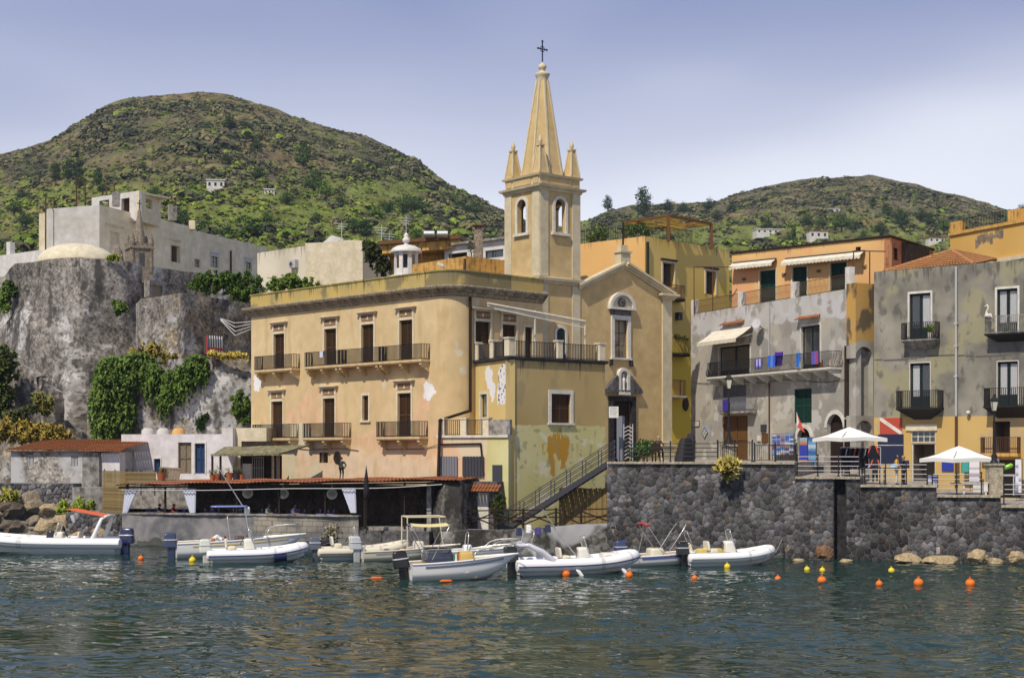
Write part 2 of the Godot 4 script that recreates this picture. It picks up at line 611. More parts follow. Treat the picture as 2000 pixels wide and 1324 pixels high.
	M.brown_dark = mat(Color(0.06, 0.045, 0.03), 0.9, M.t_grime, 3.0)
	M.curtain = mat(Color(0.70, 0.70, 0.70), 0.9)
	M.pane = glass(Color(0.12, 0.15, 0.17), 0.14)
	M.clearpane = glass(Color(0.5, 0.55, 0.5), 0.18)
	M.tile = mat(Color(0.44, 0.16, 0.065), 0.85, M.t_rock, 1.3)
	M.tileorange = mat(Color(0.62, 0.29, 0.11), 0.85, M.t_rock, 1.3)
	M.terracotta = mat(Color(0.40, 0.14, 0.06), 0.8)
	M.reed = mat(Color(0.40, 0.30, 0.13), 0.85, M.t_wood, 0.5)
	M.canvas = mat(Color(0.78, 0.73, 0.60), 0.85, M.t_plaster, 2.0)
	M.canvas.backlight_enabled = true
	M.canvas.backlight = Color(0.25, 0.22, 0.15)
	M.voile = mat(Color(0.55, 0.58, 0.70), 0.8)
	M.leaf = mat(W, 0.6)
	M.leaf.metallic_specular = 0.25
	M.leaf.backlight_enabled = true
	M.leaf.backlight = Color(0.18, 0.24, 0.04)
	M.bark = mat(Color(0.10, 0.075, 0.05), 0.95, M.t_wood, 0.6)
	M.vc = mat(W, 0.7)
	M.gel = mat(W, 0.22)
	M.gel.metallic_specular = 0.5
	M.rubber = mat(W, 0.45)
	M.steel = metal(Color(0.65, 0.63, 0.58), 0.3)
	M.zinc = mat(Color(0.42, 0.42, 0.44), 0.45)
	M.skin = mat(W, 0.7)
	M.frieze = mat(Color(0.24, 0.13, 0.06), 0.8)
	M.slate = mat(Color(0.17, 0.18, 0.21), 0.7)
	M.slatedark = mat(Color(0.045, 0.048, 0.06), 0.7)
	M.blueiron = mat(Color(0.02, 0.03, 0.07), 0.5)
	M.shade = mat(Color(0.70, 0.58, 0.30), 0.85)
	M.shade.backlight_enabled = true
	M.shade.backlight = Color(0.6, 0.52, 0.3)
	M.domecream = mat(Color(0.70, 0.64, 0.47), 0.85, M.t_plaster, 4.0)
	M.weathered = mat(Color(0.36, 0.31, 0.24), 0.95, M.t_grime, 1.6)
	M.whitewash = mat(Color(0.72, 0.69, 0.71), 0.9, M.t_plaster, 6.0)
	M.roofred = mat(Color(0.60, 0.22, 0.11), 0.8, M.t_rock, 2.0)
	M.greywhite = mat(Color(0.56, 0.55, 0.53), 0.85, M.t_plaster, 9.0)
	M.creamwall_lifted = mat(Color(0.85, 0.76, 0.55), 0.85, M.t_plaster, 9.0)  # cream raised in brightness to offset the shade on its face
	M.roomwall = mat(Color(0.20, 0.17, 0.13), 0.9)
	M.balcony = mat(Color(0.66, 0.50, 0.27), 0.85, M.t_plaster, 3.0)
	M.cornice = mat(Color(0.40, 0.35, 0.25), 0.95, M.t_grime, 3.0)
	M.violet = mat(Color(0.22, 0.20, 0.42), 0.8)
	M.violetglass = mat(Color(0.25, 0.24, 0.5), 0.2)

const SIL_L := [[-700, 420], [-400, 372], [-200, 330], [0, 300], [50, 290], [100, 270], [150, 240], [200, 209], [250, 193], [300, 186], [340, 182], [400, 181], [460, 189], [520, 206], [560, 222], [600, 235], [650, 250], [700, 262], [750, 281], [800, 306], [850, 341], [900, 373], [950, 396], [985, 413], [1040, 442], [1100, 472], [1200, 520], [1350, 556]]
const SIL_R := [[820, 560], [960, 500], [1060, 455], [1145, 430], [1200, 410], [1230, 402], [1300, 398], [1400, 393], [1440, 378], [1500, 363], [1560, 352], [1640, 346], [1700, 343], [1760, 353], [1830, 371], [1900, 387], [1950, 404], [2000, 417], [2100, 440], [2300, 476], [2700, 530]]
var HILLS := {"l": {"sil": SIL_L, "R": 600.0, "d0": 175.0, "vb": 575.0, "u0": -640.0, "u1": 1320.0}, "r": {"sil": SIL_R, "R": 760.0, "d0": 205.0, "vb": 585.0, "u0": 830.0, "u1": 2640.0}}
func hill_at(k: String, u: float, t: float) -> Vector3:
	var q: Dictionary = HILLS[k]
	var vs := lerpt(q.sil, u)
	var d: float = lerpf(q.d0, q.R, t)
	var v: float = lerpf(q.vb, vs, pow(minf(t, 1.0), 0.85))
	if t > 1.0: v = vs + (t - 1.0) * 620.0
	var p := P(u, v, d)
	var b := nf.get_noise_2d(p.x * 0.35, p.z * 0.35) * 9.0 + nf.get_noise_2d(p.x * 1.5, p.z * 1.5) * 3.0
	var tm := st(0.15, 0.5, lush(k, u, v)) * 0.75
	if tm > 0.0 and t < 0.97:
		var q4 := p.y / 5.5 + nf.get_noise_2d(p.x * 0.6, p.z * 0.6)
		p.y += (floorf(q4) + st(0.6, 1.0, q4 - floorf(q4)) - q4) * 5.5 * tm
	p.y += b * sin(PI * clampf(t, 0, 1)) + nf.get_noise_2d(p.x * 2.5 + 300.0, p.z * 2.5) * 1.2
	return p
func hill_t(k: String, u: float, v: float) -> float:
	var q: Dictionary = HILLS[k]
	return pow(clampf((v - q.vb) / (lerpt(q.sil, u) - q.vb), 0, 1), 1.0 / 0.85)
func lush(k: String, u: float, v: float) -> float:
	var a := 0.0
	if k == "l":
		a = st(315, 410, v + 0.06 * absf(u - 420)) + 0.05 - st(-100, 120, 60 - u) * 0.5
		if u > 820: a -= (u - 820) / 160.0
	else:
		a = st(385, 455, v) * 0.9 - 0.05
	return a + nf.get_noise_2d(u * 1.1, v * 3.2 + 90.0) * 1.3
func thick(k: String, u: float, v: float) -> float:
	var a := 0.0
	for q in ([[230, 250, 70, 40], [400, 280, 90, 30], [460, 262, 30, 22], [720, 320, 90, 40], [860, 390, 90, 40], [900, 450, 90, 34], [300, 400, 60, 18], [690, 430, 60, 24], [60, 330, 70, 24], [340, 470, 90, 24]] if k == "l" else [[1200, 430, 70, 26], [1330, 415, 70, 14], [1600, 425, 60, 16], [1650, 440, 50, 18], [1760, 378, 90, 14], [1860, 440, 60, 22], [1480, 400, 60, 12]]):
		a = maxf(a, 1.0 - Vector2((u - q[0]) / q[2], (v - q[1]) / q[3]).length())
	return clampf(a * 1.6 + nf.get_noise_2d(u * 2.2, v * 4.0) * 0.8, 0, 1) if a > 0.0 else 0.0
func hill_col(k: String, p: Vector3, u: float, v: float) -> Color:
	var a := nf.get_noise_2d(p.x * 0.9 + 50.0, p.y * 3.5)
	var b := nf.get_noise_2d(p.x * 3.5, p.y * 9.0 + 20.0)
	var c := lerpc(Color(0.19, 0.165, 0.09), Color(0.25, 0.20, 0.10), 0.5 + a)
	c = lerpc(c, Color(0.12, 0.12, 0.065), 0.4 + b * 1.5)
	c = lerpc(c, Color(0.21, 0.26, 0.05), lush(k, u, v))
	c = lerpc(c, Color(0.34, 0.24, 0.11), st(0.25, 0.45, a + b * 0.3) * 0.6)
	c = lerpc(c, Color(0.075, 0.08, 0.045), thick(k, u, v) * 0.8)
	if k == "l":
		c = lerpc(c, Color(0.05, 0.05, 0.05), st(0.0, 0.25, st(820, 870, u) * st(425, 445, v + nf.get_noise_2d(u * 3.0, 5.0) * 40.0)))
	return c
func make_hill(k: String, nm: String) -> void:
	var q: Dictionary = HILLS[k]
	var us := []
	var u: float = q.u0
	while u <= q.u1:
		us.append(u)
		u += 7.0
	var ts := []
	for i in 168: ts.append(i / 160.0)
	var rows := []
	var mb := MB.new()
	for t in ts:
		var row := PackedVector3Array()
		for x in us: row.append(hill_at(k, x, t))
		rows.append(row)
	var R := rows.size()
	var K := us.size()
	var nn := []
	var cc := []
	for i in R:
		var rn := PackedVector3Array()
		var rc := PackedColorArray()
		for j in K:
			var w: Vector3 = (rows[i][mini(j + 1, K - 1)] - rows[i][maxi(j - 1, 0)]).cross(rows[mini(i + 1, R - 1)][j] - rows[maxi(i - 1, 0)][j]).normalized()
			rn.append(w if w.y > 0 else -w)
			var p: Vector3 = rows[i][j]
			rc.append(hill_col(k, p, us[j], HZ - (p.y - EYE) * 2200.0 / (-p.z / DK)))
		nn.append(rn)
		cc.append(rc)
	for i in R - 1:
		for j in K - 1:
			for o in [[0, 0, 1, 1, 0, 1], [0, 0, 1, 0, 1, 1]]:
				for e in 3:
					var a: int = i + o[e * 2]
					var b: int = j + o[e * 2 + 1]
					mb.v.append(rows[a][b]); mb.n.append(nn[a][b]); mb.c.append(cc[a][b]); mb.t.append(Vector2(rows[a][b].x, rows[a][b].y))
	setting(put(mb, nm, mat(Color.WHITE, 0.95, M.t_rock, 60.0)))
func bush_mesh(sd: int, n: int, sz: float) -> ArrayMesh:
	rng.seed = sd
	var mb := MB.new()
	for i in n:
		var d := Vector3(rng.randf_range(-1, 1), rng.randf_range(-0.1, 1), rng.randf_range(-1, 1)).normalized()
		var p := d * rng.randf_range(0.45, 1.0) * Vector3(1, 0.85, 1)
		var w := rng.randf_range(0.55, 1.25)
		mb.col = Color(w, w, w)
		var a := d.cross(Vector3(rng.randf_range(-1, 1), rng.randf_range(-1, 1), rng.randf_range(-1, 1))).normalized()
		mb.leaf(p - a * sz * 0.5, a, (d + Vector3.UP * 0.3).normalized(), sz * 0.45, sz)
	return mb.mesh()
func scrub(k: String, n: int, sd: int, label: String, cat: String, green: bool) -> void:
	rng.seed = sd
	var q: Dictionary = HILLS[k]
	var xf := []
	var cs := []
	while xf.size() < n:
		var u: float = rng.randf_range(maxf(q.u0 + 30, -300), minf(q.u1 - 30, 2300))
		var t := pow(rng.randf(), 0.8) * 1.01
		var p := hill_at(k, u, t)
		var v := HZ - (p.y - EYE) * 2200.0 / (-p.z / DK)
		var lu := lush(k, u, v)
		var clump := nf.get_noise_2d(p.x * 1.1 + 700.0, p.z * 1.1) + 0.45 * thick(k, u, v)
		if green and lu < rng.randf_range(0.1, 0.6): continue
		if not green and (lu > rng.randf_range(0.2, 1.4) or clump < rng.randf_range(-0.6, 0.1)): continue
		var s := rng.randf_range(0.45, 1.25) * (1.0 + maxf(0, clump) * 1.9)
		if t > 0.985: s *= 0.6
		elif clump > 0.12 and rng.randf() < 0.3: s *= 1.7
		if green: s *= 0.95
		var b := Basis(Vector3.UP, rng.randf() * TAU).scaled(Vector3(s, s * rng.randf_range(0.55, 1.0), s))
		xf.append(Transform3D(b, p - Vector3(0, 0.15, 0)))
		var c: Color
		if green: c = lerpc(Color(0.085, 0.15, 0.022), Color(0.22, 0.28, 0.045), rng.randf() + lu * 0.15)
		else:
			c = lerpc(Color(0.035, 0.048, 0.026), Color(0.115, 0.115, 0.06), rng.randf())
			if rng.randf() < 0.3: c = lerpc(Color(0.20, 0.17, 0.09), Color(0.16, 0.17, 0.07), rng.randf())
		cs.append(c)
	var m := mat(Color.WHITE, 0.8)
	m.metallic_specular = 0.1
	var mm := MultiMesh.new()
	mm.transform_format = MultiMesh.TRANSFORM_3D
	mm.use_colors = true
	mm.mesh = bush_mesh(sd, 30, 0.7)
	mm.instance_count = n
	for i in n:
		mm.set_instance_transform(i, xf[i])
		mm.set_instance_color(i, cs[i])
	var o := MultiMeshInstance3D.new()
	o.name = "green_scrub" if green else "dry_scrub"
	o.multimesh = mm
	o.material_override = m
	add_child(o, true)
	stuff(o, label, cat)
var TREES := {}
func tree_parts(kind: String) -> Array:
	if TREES.has(kind): return TREES[kind]
	rng.seed = hash(kind) % 9973
	var blobs := []
	if kind == "round": blobs = [[0, 0.55, 0, 0.30, 0.28], [0.2, 0.5, 0.1, 0.22, 0.2], [-0.2, 0.5, -0.05, 0.24, 0.2], [0.05, 0.76, 0, 0.22, 0.2], [-0.05, 0.42, 0.2, 0.2, 0.16], [0.1, 0.4, -0.2, 0.22, 0.18]]
	elif kind == "tall": blobs = [[0, 0.84, 0, 0.15, 0.15], [0.1, 0.68, 0.05, 0.17, 0.16], [-0.11, 0.62, 0, 0.17, 0.16], [0.05, 0.46, 0.1, 0.2, 0.17], [-0.12, 0.38, -0.05, 0.18, 0.15], [0.14, 0.34, -0.06, 0.16, 0.14], [0, 0.25, 0.0, 0.2, 0.14]]
	else: blobs = [[0, 0.8, 0, 0.32, 0.13], [0.28, 0.72, 0.1, 0.25, 0.14], [-0.3, 0.74, -0.1, 0.26, 0.14], [0, 0.66, 0.25, 0.28, 0.14], [0.1, 0.62, -0.25, 0.26, 0.14]]
	var cr := MB.new()
	for b in blobs:
		for i in 170:
			var d := Vector3(rng.randfn(), rng.randfn(), rng.randfn()).normalized()
			var rr := pow(rng.randf(), 0.4) * (1.0 + 0.35 * nf.get_noise_3d(d.x * 70, d.y * 70, d.z * 70))
			var p := Vector3(b[0], b[1], b[2]) + d * Vector3(b[3], b[4], b[3]) * rr
			var w := rng.randf_range(0.6, 1.3)
			cr.col = Color(w, w, w * 0.95)
			var a := Vector3(rng.randfn(), rng.randfn() * 0.6, rng.randfn()).normalized()
			cr.leaf(p, a, (d + Vector3(0, 0.4, 0)).normalized(), 0.022, 0.06)
	var tr := MB.new()
	tr.tube([Vector3(0, -0.05, 0), Vector3(0.01, 0.2, 0.01), Vector3(0, 0.5, 0)], [0.035, 0.028, 0.014], 7)
	for b in blobs:
		tr.tube([Vector3(0.0, 0.12 + 0.3 * rng.randf(), 0), Vector3(b[0] * 0.5, b[1] - 0.14, b[2] * 0.5), Vector3(b[0], b[1], b[2])], [0.016, 0.011, 0.005], 5)
	TREES[kind] = [cr.mesh(), tr.mesh()]
	return TREES[kind]
func tree(kind: String, at: Vector3, ht: float, wide: float, c: Color, label: String, group: String) -> void:
	var tp := tree_parts(kind)
	var t := thing("tree", label, "tree", Transform3D(Basis(Vector3.UP, fmod(at.x * 3.7, TAU)).scaled(Vector3(ht * wide, ht, ht * wide)), at), group)
	var key := "treecol%d_%d_%d" % [int(c.r * 1000), int(c.g * 1000), int(c.b * 1000)]
	if not M.has(key):
		M[key] = mat(c, 0.8)
		M[key].metallic_specular = 0.1
		M[key].backlight_enabled = true
		M[key].backlight = S(c * 0.5)
	for k in 2:
		var o := MeshInstance3D.new()
		o.name = ["crown", "trunk"][k]
		o.mesh = tp[k]
		o.material_override = M[key] if k == 0 else M.bark
		t.add_child(o, true)
func hill_tree(k: String, kind: String, u: float, v: float, px: float, wide: float, c: Color, label: String, group := "") -> void:
	var t := hill_t(k, u, v)
	var p := hill_at(k, u, t)
	tree(kind, p - Vector3(0, 0.4, 0), px * 1.25 * (-p.z / DK) / 2200.0, wide * 1.15, c * 1.3, label, group)
func make_water() -> void:
	var ks := []
	for e in [-60.0, -20.0, -8.0, -4.0, -2.2, -1.6]: ks.append(e)
	for i in 541: ks.append(-1.3 + 2.6 * i / 540.0)
	for e in [1.6, 2.2, 4.0, 8.0, 20.0, 60.0]: ks.append(e)
	var zs := [600.0, 300.0, 120.0, 60.0, 20.0, 0.0, -15.0, -25.0, -32.0]
	var z := -36.0
	while z > -114.0:
		zs.append(z)
		z *= 1.0029
	zs.append(-140.0)
	var wv := []
	rng.seed = 5
	for L in [0.42, 0.47, 0.53, 0.6, 0.68, 0.77, 0.88, 1.0, 1.15, 1.35, 1.6, 2.0, 2.6, 3.6, 5.2]:
		var a := rng.randf_range(-0.85, 0.85) + PI / 2
		wv.append([cos(a) * TAU / L, sin(a) * TAU / L, rng.randf() * TAU, WAVE * L / TAU * (1.0 if L < 1.4 else 0.75)])
	var mb := MB.new()
	var hs := []
	var ns := []
	for zz in zs:
		var rh := PackedVector3Array()
		var rn := PackedVector3Array()
		var hw := maxf(absf(zz), 34.0) * 0.345
		for kx in ks:
			var xx: float = kx * hw
			var y := 0.0
			var gx := 0.0
			var gz := 0.0
			if absf(kx) < 1.5 and zz < -30.0 and zz > -115.0:
				var px: float = xx + 0.9 * nf.get_noise_2d(xx * 9.0, zz * 9.0)
				var pz: float = zz + 0.9 * nf.get_noise_2d(xx * 9.0 + 99.0, zz * 9.0)
				var gust := 0.95 + 1.3 * nf.get_noise_2d(xx * 1.6, zz * 4.0)
				for w in wv:
					var f: float = w[0] * px + w[1] * pz + w[2]
					var am: float = w[3] * gust
					y += sin(f) * am
					var c: float = cos(f) * am
					gx += c * w[0]
					gz += c * w[1]
			rh.append(Vector3(xx, y, zz))
			rn.append(Vector3(-gx, 1, -gz).normalized())
		hs.append(rh)
		ns.append(rn)
	for i in zs.size() - 1:
		for j in ks.size() - 1:
			for o in [[0, 0, 1, 1, 0, 1], [0, 0, 1, 0, 1, 1]]:
				for e in 3:
					var a: int = i + o[e * 2]
					var b: int = j + o[e * 2 + 1]
					mb.v.append(hs[a][b]); mb.n.append(ns[a][b]); mb.c.append(Color.WHITE); mb.t.append(Vector2(hs[a][b].x, zs[a]))
	var m := StandardMaterial3D.new()
	m.albedo_color = S(Color(0.012, 0.034, 0.028))
	m.roughness = 0.04
	m.metallic_specular = 0.25
	setting(put(mb, "water", m))
const WAVE := 0.039
func rough_sheet(pts: Array, bot: float, tops: Array, cell: float, amp: float, lean := 0.0, sd := 0.0, rag := 0.5) -> MB:
	var mb := MB.new()
	var run := 0.0
	var cols := []
	var uvs := []
	for i in pts.size() - 1:
		var a := G(pts[i][0], pts[i][1])
		var b := G(pts[i + 1][0], pts[i + 1][1])
		var L := a.distance_to(b)
		var n := maxi(1, int(L / cell))
		for j in n + (1 if i == pts.size() - 2 else 0):
			var f := float(j) / n
			var p := a.lerp(b, f)
			var out := (b - a).cross(Vector3.UP).normalized()
			var top: float = lerpf(tops[i], tops[i + 1], f) + nf.get_noise_2d((run + L * f) * 9.0, sd) * rag
			var R := int((lerpf(tops[i], tops[i + 1], 0.5) - bot) / cell)
			R = int((tops.max() - bot) / cell)
			var col := PackedVector3Array()
			var uv := PackedVector2Array()
			for k in R + 1:
				var y := lerpf(bot, top, float(k) / R)
				var s := run + L * f
				var dz := nf.get_noise_2d(s * 7.0 + sd, y * 7.0) * amp + nf.get_noise_2d(s * 60.0, y * 60.0 + sd) * amp * 0.35
				if rag == 0.15: dz += 0.45 * st(17.4, 17.0, y + nf.get_noise_2d(s * 3.0, 7.0) * 4.0) + 0.35 * st(11.6, 11.3, y + nf.get_noise_2d(s * 4.0, 70.0) * 3.0)
				col.append(p + out * (dz - lean * (y - bot)) + Vector3(0, y, 0))
				uv.append(Vector2(s, -y))
			cols.append(col)
			uvs.append(uv)
		run += L
	mb.sheet(cols, uvs, Vector3(0, 0, 1))
	var back := []
	var bu := []
	for i in cols.size():
		var q: Vector3 = cols[i][cols[i].size() - 1]
		back.append(PackedVector3Array([q, q + Vector3(0, -0.05, -1.5)]))
		bu.append(PackedVector2Array([uvs[i][uvs[i].size() - 1], uvs[i][uvs[i].size() - 1] + Vector2(0, -1.2)]))
	mb.sheet(back, bu, Vector3.UP)
	return mb
func cut(poly: PackedVector2Array, o: Vector2, nn: Vector2) -> PackedVector2Array:
	var r := PackedVector2Array()
	var N := poly.size()
	for i in N:
		var a := poly[i]
		var b := poly[(i + 1) % N]
		var da := (a - o).dot(nn)
		var db := (b - o).dot(nn)
		if da <= 0: r.append(a)
		if (da < 0 and db > 0) or (da > 0 and db < 0): r.append(a.lerp(b, da / (da - db)))
	return r
func stones(lo: Vector2, hi: Vector2, cw: float, ch: float, sd: int, joint := 0.02) -> Array:
	rng.seed = sd
	var nx := int(ceil((hi.x - lo.x) / cw)) + 2
	var ny := int(ceil((hi.y - lo.y) / ch)) + 2
	var pts := {}
	for i in range(-1, nx + 1):
		for j in range(-1, ny + 1):
			if rng.randf() < 0.24: continue
			pts[Vector2i(i, j)] = lo + Vector2((i + (0.5 if j % 2 else 0.0) + rng.randf_range(-0.36, 0.36)) * cw, (j + 0.5 + rng.randf_range(-0.33, 0.33)) * ch)
	var out := []
	for i in range(-1, nx + 1):
		for j in range(0, ny):
			if not pts.has(Vector2i(i, j)): continue
			var c: Vector2 = pts[Vector2i(i, j)]
			var poly := PackedVector2Array([lo, Vector2(hi.x, lo.y), hi, Vector2(lo.x, hi.y)])
			for a in range(-3, 4):
				for b in range(-3, 4):
					var k := Vector2i(i + a, j + b)
					if (a == 0 and b == 0) or not pts.has(k): continue
					var e: Vector2 = pts[k] - c
					var l := e.length()
					poly = cut(poly, c + e / 2 - e / l * joint, e / l)
					if poly.size() < 3: break
				if poly.size() < 3: break
			if poly.size() >= 3: out.append(poly)
	return out
func stone_into(mb: MB, poly: PackedVector2Array, proud: float, z := 0.0) -> void:
	var c := Vector2.ZERO
	for p in poly: c += p
	c /= poly.size()
	var N := poly.size()
	var top := Vector3(c.x, c.y, z + proud)
	var f := []
	for p in poly: f.append(c + (p - c) * 0.84)
	for i in N:
		var k := (i + 1) % N
		var a := poly[i]
		var b := poly[k]
		var na := Vector3(a.x - c.x, a.y - c.y, 0.12).normalized()
		var nb := Vector3(b.x - c.x, b.y - c.y, 0.12).normalized()
		var fa: Vector2 = f[i]
		var fb2: Vector2 = f[k]
		var zf := z + proud * 0.86
		var ma := (na + Vector3(0, 0, 2.6)).normalized()
		var mb2 := (nb + Vector3(0, 0, 2.6)).normalized()
		mb.tri3(Vector3(a.x, a.y, z), Vector3(b.x, b.y, z), Vector3(fb2.x, fb2.y, zf), na, nb, mb2)
		mb.tri3(Vector3(a.x, a.y, z), Vector3(fb2.x, fb2.y, zf), Vector3(fa.x, fa.y, zf), na, mb2, ma)
		mb.tri3(Vector3(fa.x, fa.y, zf), Vector3(fb2.x, fb2.y, zf), top, ma, mb2, Vector3(0, 0, 1))
func poly_area(p: PackedVector2Array) -> float:
	var a := 0.0
	for i in p.size():
		var b := p[(i + 1) % p.size()]
		a += p[i].x * b.y - b.x * p[i].y
	return absf(a) / 2
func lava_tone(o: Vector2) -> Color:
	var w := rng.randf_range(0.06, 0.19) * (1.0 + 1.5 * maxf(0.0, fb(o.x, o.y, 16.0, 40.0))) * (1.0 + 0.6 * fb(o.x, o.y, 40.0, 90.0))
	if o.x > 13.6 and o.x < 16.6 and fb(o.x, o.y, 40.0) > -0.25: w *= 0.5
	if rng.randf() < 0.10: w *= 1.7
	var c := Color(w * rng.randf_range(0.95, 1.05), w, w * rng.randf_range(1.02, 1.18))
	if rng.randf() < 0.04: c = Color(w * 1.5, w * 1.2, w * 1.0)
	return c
func face_stones(polys: Array, parent: Node, xf: Transform3D, most: int, proud: float, tone: Callable) -> void:
	polys.sort_custom(func(a, b): return poly_area(a) > poly_area(b))
	var rest := MB.new()
	for i in polys.size():
		var w: float = proud * rng.randf_range(0.6, 1.3)
		var o := Vector2.ZERO
		for q in polys[i]: o += q / polys[i].size()
		var c: Color = tone.call(o)
		if i < most:
			var mb := MB.new()
			mb.col = c
			stone_into(mb, polys[i], w)
			put(mb, "stone", M.stone, parent, xf)
		else:
			rest.col = c
			stone_into(rest, polys[i], w)
	if rest.v.size():
		stuff(put(rest, "small_stones", M.stone, parent, xf))
func boulder(at: Vector3, s: Vector3, sd: int, c: Color, label: String, group := "boulders along the shore") -> void:
	var mb := MB.new()
	var rings := []
	for i in 10:
		var a := PI * (i + 0.001) / 9.002
		var ring := PackedVector3Array()
		for j in 14:
			var b := TAU * j / 14
			var d := Vector3(sin(a) * cos(b), cos(a), sin(a) * sin(b))
			var r := 1.0 + 0.5 * nf.get_noise_3d(d.x * 38.0 + sd * 31.0, d.y * 38.0, d.z * 38.0) + 0.22 * nf.get_noise_3d(d.x * 110.0, d.y * 110.0 + sd * 17.0, d.z * 110.0)
			var p := Vector3(d.x, d.y, d.z) * r
			p.y = maxf(p.y, -0.6)
			for fc in 7:
				var q := Vector3(sin(sd * 2.3 + fc * 1.7), 0.6 * cos(sd + fc * 2.0), cos(sd * 1.1 + fc * 1.7)).normalized()
				var ex := p.dot(q) - 0.64 - 0.03 * fc
				if ex > 0: p -= q * ex
			ring.append(p * s)
		rings.append(ring)
	mb.col = c
	for i in 9:
		for j in 14:
			var n2 := (j + 1) % 14
			mb.quad(rings[i][j], rings[i][n2], rings[i + 1][n2], rings[i + 1][j])
	var o := put(mb, "boulder", M.rock, self, Transform3D(Basis(), at))
	tag(o, label, "rock", group)
func make_setting() -> void:
	make_water()
	print("water ", Time.get_ticks_msec())
	var g := MB.new()
	g.bx(Vector3(-1500, -6, -1600), Vector3(1500, -2.5, 600))
	setting(put(g, "seabed", mat(Color(0.05, 0.06, 0.05), 0.9)))
	g = MB.new()
	g.bx(Vector3(-1500, -2.4, -1600), Vector3(1500, 3.0, -124))
	setting(put(g, "ground", mat(Color(0.12, 0.11, 0.07), 0.95, M.t_rock, 9.0)))
	make_hill("l", "hill_left")
	make_hill("r", "hill_right")
	print("hills ", Time.get_ticks_msec())
	scrub("l", 26000, 31, "low dark scrub covering the dry upper slopes of the larger hill", "scrub", false)
	scrub("l", 14000, 32, "bright green shrubs over the lower terraces of the larger hill", "shrubs", true)
	scrub("r", 20000, 33, "low dark scrub covering the hill behind the orange houses", "scrub", false)
	scrub("r", 9000, 34, "bright green shrubs on the terraces of the hill behind the orange houses", "shrubs", true)
	print("scrub ", Time.get_ticks_msec())
	var dk := Color(0.035, 0.065, 0.022)
	var md := Color(0.06, 0.105, 0.028)
	var lt := Color(0.10, 0.165, 0.035)
	var gl := "trees on the larger hill"
	var gr := "trees on the hill behind the orange houses"
	for q in [[448, 268, 34, 0.95], [478, 266, 22, 1.0]]: hill_tree("l", "round", q[0], q[1], q[2], q[3], dk * 0.75, "dark round bush tree high on the dry slope of the larger hill", gl)
	hill_tree("l", "tall", 593, 322, 44, 0.8, md, "tall loose eucalyptus on the mid slope of the larger hill, upper of a row", gl)
	hill_tree("l", "round", 613, 352, 48, 0.9, md, "broad olive green tree in the tall tree row on the larger hill", gl)
	hill_tree("l", "round", 634, 372, 42, 0.9, lt, "light green tree at the lower end of the tall tree row on the larger hill", gl)
	for q in [[108, 352, 34], [132, 350, 40], [152, 340, 36]]: hill_tree("l", "tall", q[0], q[1], q[2], 0.8, dk, "dark upright tree in the small grove above the cream building", gl)
	for q in [[792, 398, 40], [815, 402, 36]]: hill_tree("l", "round", q[0], q[1], q[2], 1.0, md, "rounded tree at the foot of the larger hill's long descending ridge", gl)
	for q in [[560, 400, 26], [520, 430, 28], [470, 420, 24], [690, 440, 30], [735, 425, 28], [760, 470, 30], [655, 465, 26], [590, 462, 24], [890, 400, 24], [930, 425, 28]]:
		hill_tree("l", "round", q[0], q[1], q[2], 1.25, lt if int(q[0]) % 2 else md, "bushy green tree on the lower terraces of the larger hill", gl)
	for q in [[352, 440, 34], [395, 455, 40], [440, 470, 38], [490, 478, 40], [330, 470, 36], [560, 480, 34], [20, 470, 40], [50, 440, 30], [424, 384, 18]]:
		hill_tree("l", "round", q[0], q[1], q[2], 1.2, dk * 1.2, "dark leafy tree behind the cream building on the castle rock", gl)
	rng.seed = 91
	for i in 46:
		var kk := "l" if i < 32 else "r"
		var u := rng.randf_range(10, 960) if kk == "l" else rng.randf_range(1180, 1980)
		var vs := lerpt(HILLS[kk].sil, u)
		var v := lerpf(vs + 30, 470 if kk == "l" else 480, pow(rng.randf(), 0.6))
		hill_tree(kk, ["round", "round", "tall"][i % 3], u, v, rng.randf_range(16, 30), rng.randf_range(0.9, 1.4), [dk, md, dk * 1.3][i % 3], "dark green tree scattered on the larger hill's slope" if kk == "l" else "dark green tree scattered on the slope behind the orange houses", gl if kk == "l" else gr)
	hill_tree("r", "tall", 1256, 424, 50, 0.95, dk, "tallest dark tree on the ridge beside the church tower", gr)
	hill_tree("r", "tall", 1187, 413, 26, 0.95, dk * 1.2, "small lone tree on the ridge beside the church tower", gr)
	for q in [[1305, 420, 26], [1335, 424, 24], [1385, 418, 26], [1400, 428, 24], [1430, 410, 20], [1362, 404, 12]]:
		hill_tree("r", "round", q[0], q[1], q[2], 0.95, dk, "dark rounded tree along the ridge above the pergola terrace", gr)
	for q in [[1575, 438, 26], [1605, 436, 22], [1645, 440, 34], [1670, 436, 32], [1540, 470, 28], [1720, 446, 30], [1760, 440, 26], [1800, 440, 24], [1845, 460, 28], [1690, 470, 26], [1495, 468, 22], [1455, 480, 24]]:
		hill_tree("r", "round", q[0], q[1], q[2], 1.1, md if int(q[0]) % 2 else dk, "green tree among the white hillside houses", gr)
	hill_tree("r", "round", 1996, 424, 26, 1.0, dk, "dark tree cut by the roof of the ochre house on the skyline", gr)
	hill_tree("r", "tall", 1551, 474, 34, 0.7, dk * 1.3, "palm-like upright tree below the white hillside villas", gr)
